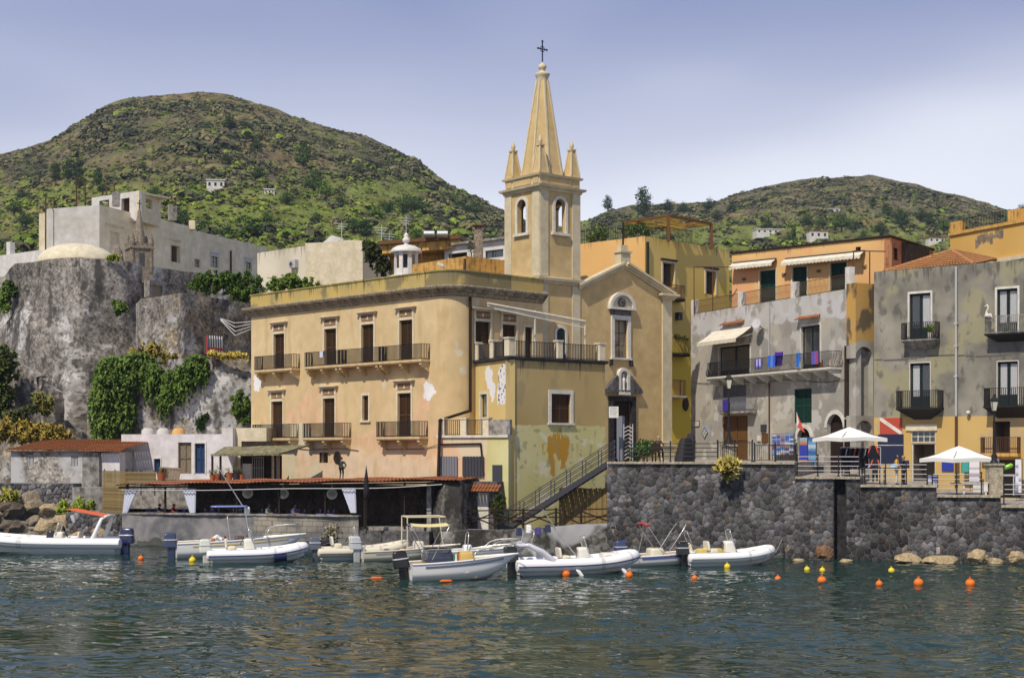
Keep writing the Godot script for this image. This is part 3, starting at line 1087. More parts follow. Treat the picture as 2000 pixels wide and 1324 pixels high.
func far_house(k: String, u: float, v: float, wpx: float, hpx: float, wn: int, label: String, c: Material, roof := false) -> void:
	var p := hill_at(k, u, hill_t(k, u, v))
	var sc := (-p.z / DK) / 2200.0
	var w := wpx * sc
	var h := hpx * sc
	var T := Transform3D(Basis(Vector3.UP, 0.15), p + Vector3(0, -0.6, w * 0.15))
	var t := thing("hillside_house", label, "house", T, "houses on the hillsides")
	var holes := []
	for i in wn:
		var x := -w / 2 + w * (i + 0.5) / wn
		holes.append([x - w / wn * 0.2, 0.6 + h * 0.25, x + w / wn * 0.2, 0.6 + h * 0.72])
	var mb := MB.new()
	mb.wall(-w / 2, -1.5, w / 2, 0.6 + h, holes, 0.5)
	mb.bx(Vector3(-w / 2, -1.5, -w * 0.45), Vector3(w / 2, 0.6 + h - 0.02, -0.9))
	put(mb, "wall", c, t)
	for q in holes:
		var m2 := MB.new()
		m2.bx(Vector3(q[0], q[1], -0.45), Vector3(q[2], q[3], -0.35))
		put(m2, "window", M.slatedark, t)  # dark panel paints the shade of a window opening
	var r := MB.new()
	r.bx(Vector3(-w / 2 - 0.25, 0.6 + h, -w * 0.47), Vector3(w / 2 + 0.25, 0.9 + h, 0.25))
	put(r, "roof", M.tile if roof else c, t)
func make_far_houses() -> void:
	far_house("l", 421, 378, 34, 15, 3, "white flat roofed house alone on the larger hill's green terraces", M.white)
	far_house("l", 495, 390, 26, 7, 2, "small house with reddish roof right of the lone white house on the larger hill", M.orange, true)
	far_house("l", 526, 392, 20, 7, 3, "low white house beside the small reddish roofed one on the larger hill", M.white)
	far_house("l", 222, 368, 36, 6, 4, "long low whitish house on the larger hill above the cream building", M.white)
	far_house("r", 1504, 447, 56, 8, 5, "long white hillside house with a row of dark openings", M.white)
	far_house("r", 1473, 470, 18, 10, 2, "small white cube house below the long white hillside house", M.white)
	far_house("r", 1505, 470, 34, 6, 4, "low white house beside the small white cube on the hillside", M.white)
	far_house("r", 1599, 446, 38, 13, 3, "white villa with tiled roof, highest of the hillside group", M.white, true)
	far_house("r", 1655, 458, 44, 8, 4, "broad white villa with tiled roof next to the highest villa", M.white, true)
	far_house("r", 1688, 470, 22, 8, 2, "small pale house at the end of the hillside villas", M.white, true)
	far_house("r", 1630, 405, 22, 6, 2, "tiny pale house high on the terraced slope", M.white)
	far_house("r", 1830, 484, 34, 9, 3, "pale house glimpsed above the tiled hip roof", M.white, true)

func quay_top(u: float) -> float:
	return 0.0
func make_quay() -> void:
	var T := frame(1205, 67.6, 2000, 63.0)
	var L := flen(1205, 67.6, 2000, 63.0)
	var segs := []   # s0, s1, top
	for q in [[1205, 1553, 902.0], [1553, 1681, 931.0], [1681, 1830, 947.0], [1830, 1956, 967.0], [1956, 2400, 987.0]]:
		segs.append([fs(T, q[0], 950).x, fs(T, q[1], 950).x, fs(T, (q[0] + minf(q[1], 2000)) / 2, q[2]).y])
	segs[0][0] = -0.6
	var slot0 := fs(T, 1629, 1000).x
	var slot1 := fs(T, 1653, 1000).x
	var t := thing("sea_wall", "dark lava stone sea wall below the promenade", "wall", T)
	var core := mn()
	var polys := []
	for i in segs.size():
		var s: Array = segs[i]
		var top: float = s[2] - 0.13
		var lim := [[s[0], s[1]]]
		if i == 1: lim = [[s[0], slot0], [slot1, s[1]]]
		for e in lim:
			core.bx(V3(e[0], -2.4, -2.2), V3(e[1], top, -0.03))
			polys += stones(V2(e[0], -0.35), V2(minf(e[1], L + 5.0), top - 0.02), 0.31, 0.235, 100 + i, 0.009)
	put(core, "mortar_core", M.mortar, t)
	core = mn()
	core.bx(V3(slot0, -2.4, -2.2), V3(slot1, segs[1][2] - 0.13, -0.55))
	for e in [slot0, slot1]: core.bx(V3(e - 0.03, -2.4, -0.54), V3(e + 0.03, segs[1][2] - 0.131, 0.03))
	put(core, "slot_shade", M.lavadark, t)  # near-black facing paints the shadow of the shallow slot
	rng.seed = 77
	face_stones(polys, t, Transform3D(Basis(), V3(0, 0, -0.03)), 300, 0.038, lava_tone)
	var kb := mn()
	for i in segs.size():
		var s: Array = segs[i]
		var x: float = s[0] + 0.01
		while x < s[1] - 0.05 and x < L + 8.0:
			var w := minf(1.15, s[1] - x)
			kb = mn()
			kb.bx(V3(x + 0.012, s[2] - 0.13, -0.55), V3(x + w - 0.012, s[2] + 0.0, 0.16))
			put(kb, "kerb_stone", M.kerb, t)
			x += w
	for i in segs.size():
		var s: Array = segs[i]
		var mb := mn()
		mb.bx(V3(s[0], -2.0, -46.0), V3(s[1], s[2] - 0.035, -0.56))
		var o := put(mb, "pavement", M.paving, self, T)
		setting(o)
	QT = T
	QS = segs
	var gp := "iron railings along the promenade"
	rail_run(T, [[1219, 0], [1402, 0]], 0, 1.08, [["post", 5]], "black tube railing with five bars beside the church forecourt", gp, -0.35, false)
	rail_run(T, [[1402, 0], [1470, 0]], 0, 1.15, [["post", 2]], "dark square railing enclosing the lamp post pedestal", gp, -0.35, true)
	rail_run(T, [[1474, 0], [1556, 0]], 0, 0.98, [["post", 2]], "grey railing of closely set upright bars below the photo boards", gp, -0.35, true)
	rail_run(T, [[1558, 0], [1679, 0]], 1, 1.15, [["post", 3]], "tube railing with heavy black posts below the clothes rail umbrella", gp, -0.3, false)
	rail_run(T, [[1690, 0], [1812, 0]], 2, 1.15, [["post", 4]], "tube railing beside the person in the dark backpack", gp, -0.3, false)
	rail_run(T, [[1822, 0], [1918, 0]], 3, 1.15, [["post", 4]], "tube railing below the square umbrella of the shops", gp, -0.3, false)
	rail_run(T, [[1962, 0], [2030, 0]], 4, 1.15, [["post", 3]], "tube railing at the lowest promenade level past the lamp pedestal", gp, -0.3, false)
var QT: Transform3D
var QS: Array
func qp(u: float, lvl: int, back := 0.35) -> Vector3:
	var s := fs(QT, u, 930, -back)
	return QT * V3(s.x, QS[lvl][2] - 0.035, -back)
func rail_run(T: Transform3D, us: Array, lvl: int, ht: float, _o: Array, label: String, gp: String, back: float, bars: bool) -> void:
	var a := qp(us[0][0], lvl, -back)
	var b := qp(us[1][0], lvl, -back)
	a.y = QS[lvl][2] - 0.001
	b.y = a.y
	var x := (b - a).normalized()
	var L := a.distance_to(b)
	var t := thing("railing", label, "railing", Transform3D(Basis(x, Vector3.UP, x.cross(Vector3.UP)), a), gp)
	var n := maxi(1, int(round(L / 1.35)))
	for i in n + 1:
		var mb := mn()
		var p := V3(L * i / n, 0, 0)
		mb.cyl(p, p + V3(0, ht + 0.05, 0), 0.04, 0.035, 8)
		mb.lathe([[0.0, ht + 0.17], [0.05, ht + 0.13], [0.055, ht + 0.09], [0.03, ht + 0.04]], 8, Transform3D(Basis(), p))
		mb.lathe([[0.075, 0.0], [0.07, 0.05], [0.04, 0.1]], 8, Transform3D(Basis(), p))
		put(mb, "post", M.iron, t)
	if bars:
		var mb := mn()
		var k := int(L / 0.12)
		for i in k: mb.cyl(V3(L * (i + 0.5) / k, 0.1, 0), V3(L * (i + 0.5) / k, ht - 0.02, 0), 0.012, 0.012, 5)
		put(mb, "bars", M.iron, t)
		mb = mn()
		mb.bar(V3(0, ht, 0), V3(L, ht, 0), 0.045)
		put(mb, "handrail", M.iron, t)
		mb = mn()
		mb.bar(V3(0, 0.1, 0), V3(L, 0.1, 0), 0.03)
		put(mb, "bottom_rail", M.iron, t)
	else:
		for i in 4:
			var mb := mn()
			var y := ht * (1.0 - i * 0.235)
			mb.cyl(V3(0, y, 0), V3(L, y, 0), 0.026, 0.026, 7)
			put(mb, "handrail" if i == 0 else "tube", M.zinc if lvl > 0 else M.iron, t)

func sb(m: Material, parent: Node, rel: Transform3D, nm: String, lo: Vector3, hi: Vector3) -> MeshInstance3D:
	var mb := mn()
	mb.bx(lo, hi)
	return put(mb, nm, m, parent, rel)
func leafpanel(mb: MB, x0: float, x1: float, y0: float, y1: float, z: float, slats: bool) -> void:
	var f := 0.05
	mb.bx(V3(x0, y0, z - 0.04), V3(x0 + f, y1, z))
	mb.bx(V3(x1 - f, y0, z - 0.04), V3(x1, y1, z))
	for y in [y0, (y0 + y1) / 2 - 0.04, y1 - 0.08]: mb.bx(V3(x0 + f, y, z - 0.039), V3(x1 - f, y + 0.08, z - 0.001))
	if slats:
		var n := int((y1 - y0) / 0.13)
		for i in n:
			var y := y0 + (y1 - y0) * (i + 0.5) / n
			mb.box(V3((x0 + x1) / 2, y, z - 0.022), V3(x1 - x0 - 2 * f, 0.012, 0.075), Basis(Vector3.RIGHT, 0.75))
	mb.bx(V3(x0 + f, y0 + 0.05, z - 0.075), V3(x1 - f, y1 - 0.05, z - 0.06))
func win(B: Node, rel: Transform3D, r: Array, kind: String, o := {}) -> Node3D:
	var s0: float = r[0]
	var h0: float = r[1]
	var s1: float = r[2]
	var h1: float = r[3]
	var w: float = o.get("sur", 0.14)
	var sm: Material = o.get("mat", M.trim)
	var mb := mn()
	var pr: float = o.get("proud", 0.06)
	if w > 0:
		mb.bx(V3(s0 - w, h0, -0.05), V3(s0 - 0.002, h1, pr))
		mb.bx(V3(s1 + 0.002, h0, -0.05), V3(s1 + w, h1, pr))
		mb.bx(V3(s0 - w, h1 + 0.002, -0.05), V3(s1 + w, h1 + w * 1.1, pr))
		if o.has("sill"): mb.bx(V3(s0 - w - 0.08, h0 - 0.14, -0.05), V3(s1 + w + 0.08, h0 - 0.002, pr + 0.07))
	else:
		mb.bx(V3(s0 + 0.002, h0, -0.16), V3(s0 + 0.06, h1, -0.05))
		mb.bx(V3(s1 - 0.06, h0, -0.16), V3(s1 - 0.002, h1, -0.05))
		mb.bx(V3(s0 + 0.06, h1 - 0.06, -0.16), V3(s1 - 0.06, h1 - 0.002, -0.05))
	var part := put(mb, o.get("name", "window"), sm, B, rel)
	if o.has("frieze"):
		var f := mn()
		var y0 := h1 + w * 1.1 + 0.003
		var y1 := y0 + 0.52
		sb(sm, part, I0, "pilaster_block", V3(s0 - w, y0, -0.05), V3(s0 + 0.02, y1, pr + 0.02))
		sb(sm, part, I0, "pilaster_block", V3(s1 - 0.02, y0, -0.05), V3(s1 + w, y1, pr + 0.02))
		f = mn()
		f.bx(V3(s0 + 0.022, y0 + 0.02, -0.05), V3(s1 - 0.022, y1 - 0.02, 0.012))
		put(f, "frieze_panel", M.frieze, part)
		f = mn()
		var n := 7
		for i in n:
			var x := s0 + 0.07 + (s1 - s0 - 0.14) * (i + 0.5) / n
			var big := i == 3
			var cy := (y0 + y1) / 2
			if big:
				f.prism(PV([V2(x - 0.09, cy - 0.12), V2(x + 0.09, cy - 0.12), V2(x + 0.07, cy + 0.05), V2(x, cy + 0.15), V2(x - 0.07, cy + 0.05)]), 0.0, 0.05)
			else:
				var pts := []
				for a in 9:
					var g := a * 0.75 + (PI if i < 3 else 0.0)
					pts.append(V3(x + cos(g) * (0.085 - a * 0.007) * (1 if i % 2 else -1), cy + sin(g) * (0.12 - a * 0.01), 0.02))
				f.tube(pts, 0.016, 4)
		put(f, "ornament", sm, part)
		f = mn()
		for q in [[0.0, 0.06, 0.02], [0.06, 0.13, 0.09], [0.13, 0.20, 0.2]]:
			f.bx(V3(s0 - w - 0.04 - q[2], y1 + q[0], -0.05), V3(s1 + w + 0.04 + q[2], y1 + q[1] - 0.002, pr + 0.06 + q[2]))
		put(f, "cornice", sm, part)
	elif o.has("cornice"):
		var f := mn()
		var y1 := h1 + w * 1.1
		f.bx(V3(s0 - w - 0.12, y1 + 0.003, -0.05), V3(s1 + w + 0.12, y1 + 0.14, pr + 0.14))
		put(f, "cornice", o.get("cmat", sm), part)
	var z := -0.14
	match kind:
		"louver":
			var xm := (s0 + s1) / 2
			for e in [[s0 + 0.065, xm - 0.012], [xm + 0.012, s1 - 0.065]] if w <= 0 else [[s0 + 0.01, xm - 0.012], [xm + 0.012, s1 - 0.01]]:
				var q := mn()
				leafpanel(q, e[0], e[1], h0 + 0.02, h1 - 0.02, z, true)
				put(q, "shutter", o.get("leaf", M.shutter), part)
			opening_back(part, s0, h0, s1, h1)
		"door":
			var xm := (s0 + s1) / 2
			for e in [[s0 + 0.01, xm - 0.008], [xm + 0.008, s1 - 0.01]]:
				var q := mn()
				leafpanel(q, e[0], e[1], h0 + 0.02, h1 - 0.02, z, false)
				put(q, "door_leaf", o.get("leaf", M.green), part)
		"curtain":
			var fm: Material = o.get("leaf", M.darkgreen)
			var xm := (s0 + s1) / 2
			var idx := 0
			for e in [[s0 + 0.02, xm - 0.01], [xm + 0.01, s1 - 0.02]]:
				var q := mn()
				var f := 0.09
				var mid: float = h0 + (h1 - h0) * o.get("solid", 0.26)
				q.bx(V3(e[0], h0, z - 0.05), V3(e[0] + f, h1 - 0.02, z))
				q.bx(V3(e[1] - f, h0, z - 0.05), V3(e[1], h1 - 0.02, z))
				q.bx(V3(e[0] + f, h1 - 0.14, z - 0.049), V3(e[1] - f, h1 - 0.02, z - 0.001))
				q.bx(V3(e[0] + f, h0, z - 0.04), V3(e[1] - f, mid, z - 0.01))
				put(q, "door_leaf", fm, part)
				sb(M.pane, part, I0, "pane", V3(e[0] + f, mid, z - 0.03), V3(e[1] - f, h1 - 0.14, z - 0.022))
				if o.get("on", [1, 1])[idx]:
					var c := mn()
					var pts := []
					for k in 13: pts.append(V3(lerpf(e[0] + f, e[1] - f, k / 12.0), 0, z - 0.06 + 0.014 * sin(k * 2.2)))
					for k in 12: c.quad(pts[k] + V3(0, mid, 0), pts[k + 1] + V3(0, mid, 0), pts[k + 1] + V3(0, h1 - 0.14, 0), pts[k] + V3(0, h1 - 0.14, 0))
					put(c, "curtain", M.curtain, part)
				idx += 1
			opening_back(part, s0, h0, s1, h1)
		"glass":
			var nx: int = o.get("nx", 2)
			var ny: int = o.get("ny", 3)
			var q := mn()
			for i in nx + 1:
				var x := lerpf(s0 + 0.03, s1 - 0.03, float(i) / nx)
				q.bx(V3(x - 0.025, h0, z - 0.04), V3(x + 0.025, h1, z))
			for i in ny + 1:
				var y := lerpf(h0 + 0.03, h1 - 0.03, float(i) / ny)
				q.bx(V3(s0, y - 0.02, z - 0.039), V3(s1, y + 0.02, z - 0.001))
			put(q, "glazing_bars", o.get("leaf", M.darkwood), part)
			for i in nx:
				for j in ny:
					sb(M.pane, part, I0, "pane", V3(lerpf(s0 + 0.03, s1 - 0.03, float(i) / nx) + 0.025, lerpf(h0 + 0.03, h1 - 0.03, float(j) / ny) + 0.02, z - 0.022), V3(lerpf(s0 + 0.03, s1 - 0.03, float(i + 1) / nx) - 0.025, lerpf(h0 + 0.03, h1 - 0.03, float(j + 1) / ny) - 0.02, z - 0.016))
			opening_back(part, s0, h0, s1, h1)
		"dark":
			opening_back(part, s0, h0, s1, h1)
	return part
func opening_back(part: Node, s0: float, h0: float, s1: float, h1: float) -> void:
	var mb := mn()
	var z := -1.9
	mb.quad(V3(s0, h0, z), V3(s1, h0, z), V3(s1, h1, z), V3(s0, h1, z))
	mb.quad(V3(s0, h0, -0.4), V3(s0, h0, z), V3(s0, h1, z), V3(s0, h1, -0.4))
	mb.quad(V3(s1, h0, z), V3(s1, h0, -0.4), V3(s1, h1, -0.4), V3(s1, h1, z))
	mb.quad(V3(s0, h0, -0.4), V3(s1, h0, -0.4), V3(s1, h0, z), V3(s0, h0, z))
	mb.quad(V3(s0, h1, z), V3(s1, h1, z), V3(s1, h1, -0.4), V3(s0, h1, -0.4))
	put(mb, "opening_back", M.roomwall, part)
func bracket(x: float, w: float, h: float, d: float, drop: float) -> MB:
	var mb := mn()
	var pl := PV([V2(0, h), V2(-d, h), V2(-d, h - drop * 0.22), V2(-d * 0.82, h - drop * 0.36), V2(-d * 0.86, h - drop * 0.46), V2(-d * 0.55, h - drop * 0.62), V2(-d * 0.58, h - drop * 0.72), V2(-d * 0.22, h - drop * 0.88), V2(-d * 0.2, h - drop), V2(0, h - drop)])
	mb.prism(pl, x - w / 2, x + w / 2, Transform3D(Basis(V3(0, 0, -1), Vector3.UP, V3(1, 0, 0)), Vector3.ZERO))
	return mb
func balcony(B: Node, rel: Transform3D, s0: float, s1: float, h: float, d: float, o := {}) -> Node3D:
	var sm: Material = o.get("mat", M.trim)
	var th: float = o.get("th", 0.16)
	var mb := mn()
	match o.get("shape", "slab"):
		"slab":
			mb.bx(V3(s0, h - th, 0.0), V3(s1, h, d))
			mb.bx(V3(s0 + 0.05, h - th - 0.07, 0.0), V3(s1 - 0.05, h - th - 0.002, d - 0.05))
		"hull":
			var dr: float = o.get("drop", 0.7)
			var k: float = o.get("in", 0.75)
			var tp := [V3(s0, h, 0), V3(s0, h, d), V3(s1, h, d), V3(s1, h, 0)]
			var lp := [V3(s0, h - th, 0), V3(s0, h - th, d), V3(s1, h - th, d), V3(s1, h - th, 0)]
			var bp := [V3(s0 + k, h - dr, 0), V3(s0 + k, h - dr, 0.08), V3(s1 - k, h - dr, 0.08), V3(s1 - k, h - dr, 0)]
			for i in 3:
				mb.quad(lp[i], lp[i + 1], tp[i + 1], tp[i])
				mb.quad(bp[i], bp[i + 1], lp[i + 1], lp[i])
			mb.quad(tp[0], tp[1], tp[2], tp[3])
			mb.quad(bp[3], bp[2], bp[1], bp[0])
	var part := put(mb, "balcony", sm, B, rel)
	var nb: int = o.get("brackets", 0)
	for i in nb:
		var x := lerpf(s0 + 0.22, s1 - 0.22, 0.5 if nb == 1 else float(i) / (nb - 1))
		put(bracket(x, o.get("bw", 0.26), h - th - 0.07, d * 0.9, o.get("bdrop", 0.62)), "bracket", sm, part)
	var rm: Material = o.get("rmat", M.iron)
	var rh: float = o.get("rail", 1.05)
	var belly: float = o.get("belly", 0.0)
	var r := mn()
	var e := 0.05
	var path := [V3(s0 + e, h, 0.02), V3(s0 + e, h, d - e), V3(s1 - e, h, d - e), V3(s1 - e, h, 0.02)]
	var sp: float = o.get("gap", 0.125)
	for i in 3:
		var a: Vector3 = path[i]
		var b: Vector3 = path[i + 1]
		var out := [V3(-1, 0, 0), V3(0, 0, 1), V3(1, 0, 0)][i] as Vector3
		var L := a.distance_to(b)
		var n := maxi(1, int(L / sp))
		for j in n + 1:
			var p := a.lerp(b, float(j) / n)
			if belly <= 0.0:
				r.bar(p, p + V3(0, rh, 0), 0.034)
			else:
				r.tube([p, p + V3(0, rh * 0.08, 0) + out * belly * 0.6, p + V3(0, rh * 0.25, 0) + out * belly, p + V3(0, rh * 0.42, 0) + out * belly * 0.7, p + V3(0, rh * 0.58, 0) + out * belly * 0.1, p + V3(0, rh, 0)], 0.02, 4, false)
		r.bar(a + V3(0, rh, 0), b + V3(0, rh, 0), 0.05, 0.03)
		r.bar(a + V3(0, 0.06, 0), b + V3(0, 0.06, 0), 0.03, 0.03)
	put(r, "railing", rm, part)
	return part
func fence(parent: Node, rel: Transform3D, a: Vector3, b: Vector3, rh: float, nm := "railing", belly := 0.0, m: Material = null, sp := 0.14) -> MeshInstance3D:
	var r := mn()
	var L := a.distance_to(b)
	var n := maxi(1, int(L / sp))
	var out := (b - a).cross(Vector3.UP).normalized()
	for j in n + 1:
		var p := a.lerp(b, float(j) / n)
		if belly <= 0.0: r.bar(p, p + V3(0, rh, 0), 0.034)
		else: r.tube([p, p + V3(0, rh * 0.08, 0) + out * belly * 0.6, p + V3(0, rh * 0.25, 0) + out * belly, p + V3(0, rh * 0.45, 0) + out * belly * 0.6, p + V3(0, rh * 0.6, 0), p + V3(0, rh, 0)], 0.017, 4, false)
	r.bar(a + V3(0, rh, 0), b + V3(0, rh, 0), 0.05, 0.035)
	r.bar(a + V3(0, 0.06, 0), b + V3(0, 0.06, 0), 0.035)
	return put(r, nm, m if m else M.iron, parent, rel)
func pipe(B: Node, rel: Transform3D, pts: Array, r: float, m: Material, nm := "drainpipe") -> MeshInstance3D:
	var mb := mn()
	for i in pts.size() - 1: mb.cyl(pts[i], pts[i + 1], r, r, 8)
	for i in pts.size() - 2: mb.lathe([[0.0, -r * 1.1], [r * 1.1, -r * 0.5], [r * 1.1, r * 0.5], [0.0, r * 1.1]], 8, Transform3D(Basis(), pts[i + 1]))
	return put(mb, nm, m, B, rel)
func tiles_into(mb: MB, x0: float, x1: float, f: Callable, rows: int, pitch := 0.21) -> void:
	var n := int((x1 - x0) / pitch)
	for i in n:
		var x := x0 + (i + 0.5) * pitch
		for j in rows:
			var a: Vector3 = f.call(x, float(j) / rows)
			var b: Vector3 = f.call(x, (j + 1.06) / rows)
			var d := (b - a).normalized()
			var sd: Vector3 = (f.call(x + 0.1, float(j) / rows) - a).normalized()
			var up := sd.cross(d).normalized()
			if up.y < 0: up = -up
			var w := 0.4 + 0.6 * absf(sin(i * 12.9 + j * 78.2))
			mb.col = Color(0.75 + 0.3 * w, 0.72 + 0.34 * w, 0.7 + 0.3 * w)
			var q := []
			for k in 5:
				var g := PI * k / 4.0
				q.append([sd * cos(g) * pitch * 0.5 + up * sin(g) * 0.075, (sd * cos(g) + up * sin(g)).normalized()])
			for k in 4:
				var aa: Vector3 = a + up * 0.03 + q[k][0]
				var ab: Vector3 = a + up * 0.03 + q[k + 1][0]
				var ba: Vector3 = b + q[k][0] * 0.85
				var bb: Vector3 = b + q[k + 1][0] * 0.85
				mb.tri3(aa, ab, bb, q[k][1], q[k + 1][1], q[k + 1][1])
				mb.tri3(aa, bb, ba, q[k][1], q[k + 1][1], q[k][1])
	mb.col = Color.WHITE

func make_palazzo() -> void:
	var T1 := frame(490,88.37,880,75.43)
	var L1 := flen(490,88.37,880,75.43)
	var T2 := frame(880,75.43,1060,80.1)
	var L2 := flen(880,75.43,1060,80.1)
	var B := thing("palazzo","large tan three storey palazzo with rounded corner and shuttered balcony doors","building",T1)
	var rel2 := T1.affine_inverse() * T2
	var I := I0
	var fr := {"sur": 0.17,"frieze": true}
	var ups := []
	for q in [[534.6,652.0,555.5,721.0],[633.6,642.0,657.0,713.0],[706.0,633.5,730.0,707.0],[780.5,625.0,806.0,702.0]]: ups.append(rect(T1,q[0],q[1],q[2],q[3]))
	for r in ups: r[1] = 12.5
	var lows := []
	for q in [[530.0,784.0,552.0,856.0],[631.0,778.0,654.0,854.0],[777.0,768.0,803.0,851.0]]: lows.append(rect(T1,q[0],q[1],q[2],q[3]))
	for r in lows: r[1] = 7.25
	var small := rect(T1,708,772.6,720,821)
	var vent := rect(T1,623,884,640,904)
	var holes: Array = ups + lows + [small,vent]
	var R := 2.1
	var W := mn()
	W.wall(0,2.5,L1 - R,16.9,holes,0.45)
	W.bx(V3(0.0,2.5,-9),V3(0.3,16.9,-0.452))
	var d2 := rel2.basis.x
	var e2 := V2(L1 + d2.x * R,d2.z * R)
	var arc := []
	for i in 11:
		var t := i / 10.0
		arc.append(V2(L1 - R,0).lerp(V2(L1,0),t).lerp(V2(L1,0).lerp(e2,t),t))
	var run := L1 - R
	for i in 10:
		var a: Vector2 = arc[i]
		var b: Vector2 = arc[i + 1]
		var l := a.distance_to(b)
		var na := V3(0,0,1).slerp(rel2.basis.z,i / 10.0)
		var nb := V3(0,0,1).slerp(rel2.basis.z,(i + 1) / 10.0)
		var k := W.v.size()
		W.quv(V3(a.x,2.5,a.y),V3(b.x,2.5,b.y),V3(b.x,16.9,b.y),V3(a.x,16.9,a.y),V2(run,-2.5),V2(run + l,-2.5),V2(run + l,-16.9),V2(run,-16.9))
		for m in [[0,na],[1,nb],[2,nb],[3,na],[4,na],[5,nb]]: W.n[k + m[0]] = m[1]
		run += l
	var white := [[fs(T1,502,746),0.62],[fs(T1,837,763),0.62],[fs(T1,832,752),0.3]]
	var pc := func(x: float,y: float) -> Color:
		var a := fb(x,y,6.0)
		var b := fb(x,y,40.0,30.0)
		var c := lerpc(Color(0.55,0.415,0.225),Color(0.62,0.48,0.275),0.5 + a * 1.2)
		if y < 8.6 + fb(x,y,7.0,100.0) * 7.0: c = lerpc(c,Color(0.65,0.43,0.265),0.75 + fb(x,y,30.0,7.0))
		if y < 6.2 + fb(x,y,12.0,60.0) * 2.4: c = lerpc(c,Color(0.65,0.50,0.35),0.8 + fb(x,y,30.0,9.0))
		c = lerpc(c,Color(0.58,0.52,0.38),st(0.08,0.2,fb(x,y,14.0,160.0) + (0.22 if x < 9.0 and y < 8.4 else -0.42)))
		c = lerpc(c,Color(0.46,0.33,0.16),st(0.1,0.5,fb(x * 2.4,y * 0.5,14.0,220.0)) * 0.45)
		for q in white:
			var dd: float = V2(x,y).distance_to(q[0]) / q[1] + fb(x,y,60.0,10.0) * 0.5
			if dd < 1.0: c = Color(0.72,0.72,0.74)
		c = c * (1.0 + b * 0.12)
		var dr := drip(x,7.25 - y,0.05,1.0,3.0) if y < 7.25 and y > 4.6 else 0.0
		return lerpc(c,Color(0.40,0.26,0.13),dr * 0.4)
	put(W,"wall",paint(0,18.5,L1 + 2.0,16.5,16,pc),B)
	var sides := []
	for q in [[928.0,628.0,957.0,671.0],[981.0,634.0,1007.5,691.0],[1025.0,639.0,1039.5,690.0]]: sides.append(rect(T2,q[0],q[1],q[2],q[3]))
	sides[1][1] = 12.5
	sides[2][1] = 12.5
	var W2 := mn()
	W2.wall(R,2.5,L2,16.9,sides,0.45)
	put(W2,"wall",paint(0,18.5,L2 + 2.0,16.5,12,func(x,y): return pc.call(x + 60.0,y + 1.5)),B,rel2)
	var D := mn()
	D.bx(V3(0.46,2.5,-9.0),V3(L1 - 3.0,17.6,-2.0))
	D.bx(V3(3.0,2.5,-6.5),V3(L2,17.6,-2.0),rel2)
	put(D,"body",M.brown_dark,B)
	var rs := mn()
	rs.bx(V3(0.46,17.4,-8.0),V3(L1 - 1.2,17.55,-0.2))
	rs.bx(V3(1.0,17.4,-5.5),V3(L2,17.54,-0.2),rel2)
	put(rs,"roof",M.concrete,B)
	var path := [V2(0,-8.5),V2(0,0)] + arc + [V2(L1 + d2.x * L2,d2.z * L2)]
	var C := mn()
	C.mold(path,[[0.0,16.72],[0.12,16.8],[0.14,16.95],[0.34,17.05],[0.36,17.16],[0.52,17.22],[0.58,17.36],[0.54,17.44],[-0.3,17.52]])
	put(C,"cornice",M.cornice,B)
	var Q := mn()
	Q.mold(path,[[0.03,17.5],[0.03,18.38],[0.09,18.42],[0.09,18.52],[-0.28,18.52],[-0.28,17.6]])
	put(Q,"parapet",paint(-9,18.6,46,1.2,14,func(x,y):
		var c := lerpc(Color(0.50,0.37,0.12),Color(0.42,0.33,0.13),0.5 + fb(x,y,14.0))
		c = lerpc(c,Color(0.12,0.10,0.05),drip(x,18.5 - y,0.14,0.62,9.0))
		c = lerpc(c,Color(0.17,0.145,0.085),st(0.0,0.35,fb(x,y,18.0,71.0) + (0.5 if x > 29.5 else -0.12)) * 0.8)
		if y > 18.36: c = lerpc(c,Color(0.24,0.23,0.07),st(-0.2,0.2,fb(x,y,30.0,5.0)))
		return c),B)
	for r in ups: win(B,I,r,"louver",fr)
	for r in lows: win(B,I,r,"louver",fr)
	win(B,I,small,"louver",{"sur": 0.16,"sill": true})
	win(B,I,vent,"dark",{"sur": 0.0,"mat": M.brown_dark})
	var rc := fs(T1,659,894)
	var gm := mn()
	gm.lathe([[0.0,0.0],[0.42,0.0],[0.45,0.05],[0.38,0.08],[0.36,0.04],[0.0,0.045]],20,Transform3D(Basis(Vector3.RIGHT,PI / 2),V3(rc.x,rc.y,0.0)))
	for i in 4: gm.lathe([[0.08 * i + 0.06,0.05],[0.08 * i + 0.08,0.07],[0.08 * i + 0.1,0.05]],16,Transform3D(Basis(Vector3.RIGHT,PI / 2),V3(rc.x,rc.y,0.0)))
	put(gm,"round_grille",M.brown_dark,B)
	for r in sides.slice(0,2): win(B,rel2,r,"louver",fr)
	win(B,rel2,sides[2],"louver",{"sur": 0.16})
	var bo := {"brackets": 3,"mat": M.balcony}
	for q in [[496.0,570.0,12.5],[491.5,567.0,7.25],[590.5,670.0,7.25],[734.0,820.0,7.25]]:
		var v: float = 722.0 if q[2] > 10 else 853.0
		balcony(B,I,fs(T1,q[0],v,0.75).x,fs(T1,q[1],v,0.75).x,q[2],0.8,bo)
	var lb := [fs(T1,594,712,0.75).x,fs(T1,659,712,0.75).x,fs(T1,738,706,0.75).x,fs(T1,824,700,0.75).x]
	for i in 3: balcony(B,I,lb[i] + 0.01,lb[i + 1] - 0.01,12.5,0.8,bo)
	var tw := fs(T1,627,690,0.8)
	var tm := mn()
	tm.bx(V3(tw.x - 0.2,tw.y - 0.3,0.78),V3(tw.x + 0.2,tw.y + 0.12,0.81))
	tm.bx(V3(tw.x - 0.2,tw.y - 0.2,0.70),V3(tw.x + 0.2,tw.y + 0.12,0.72))
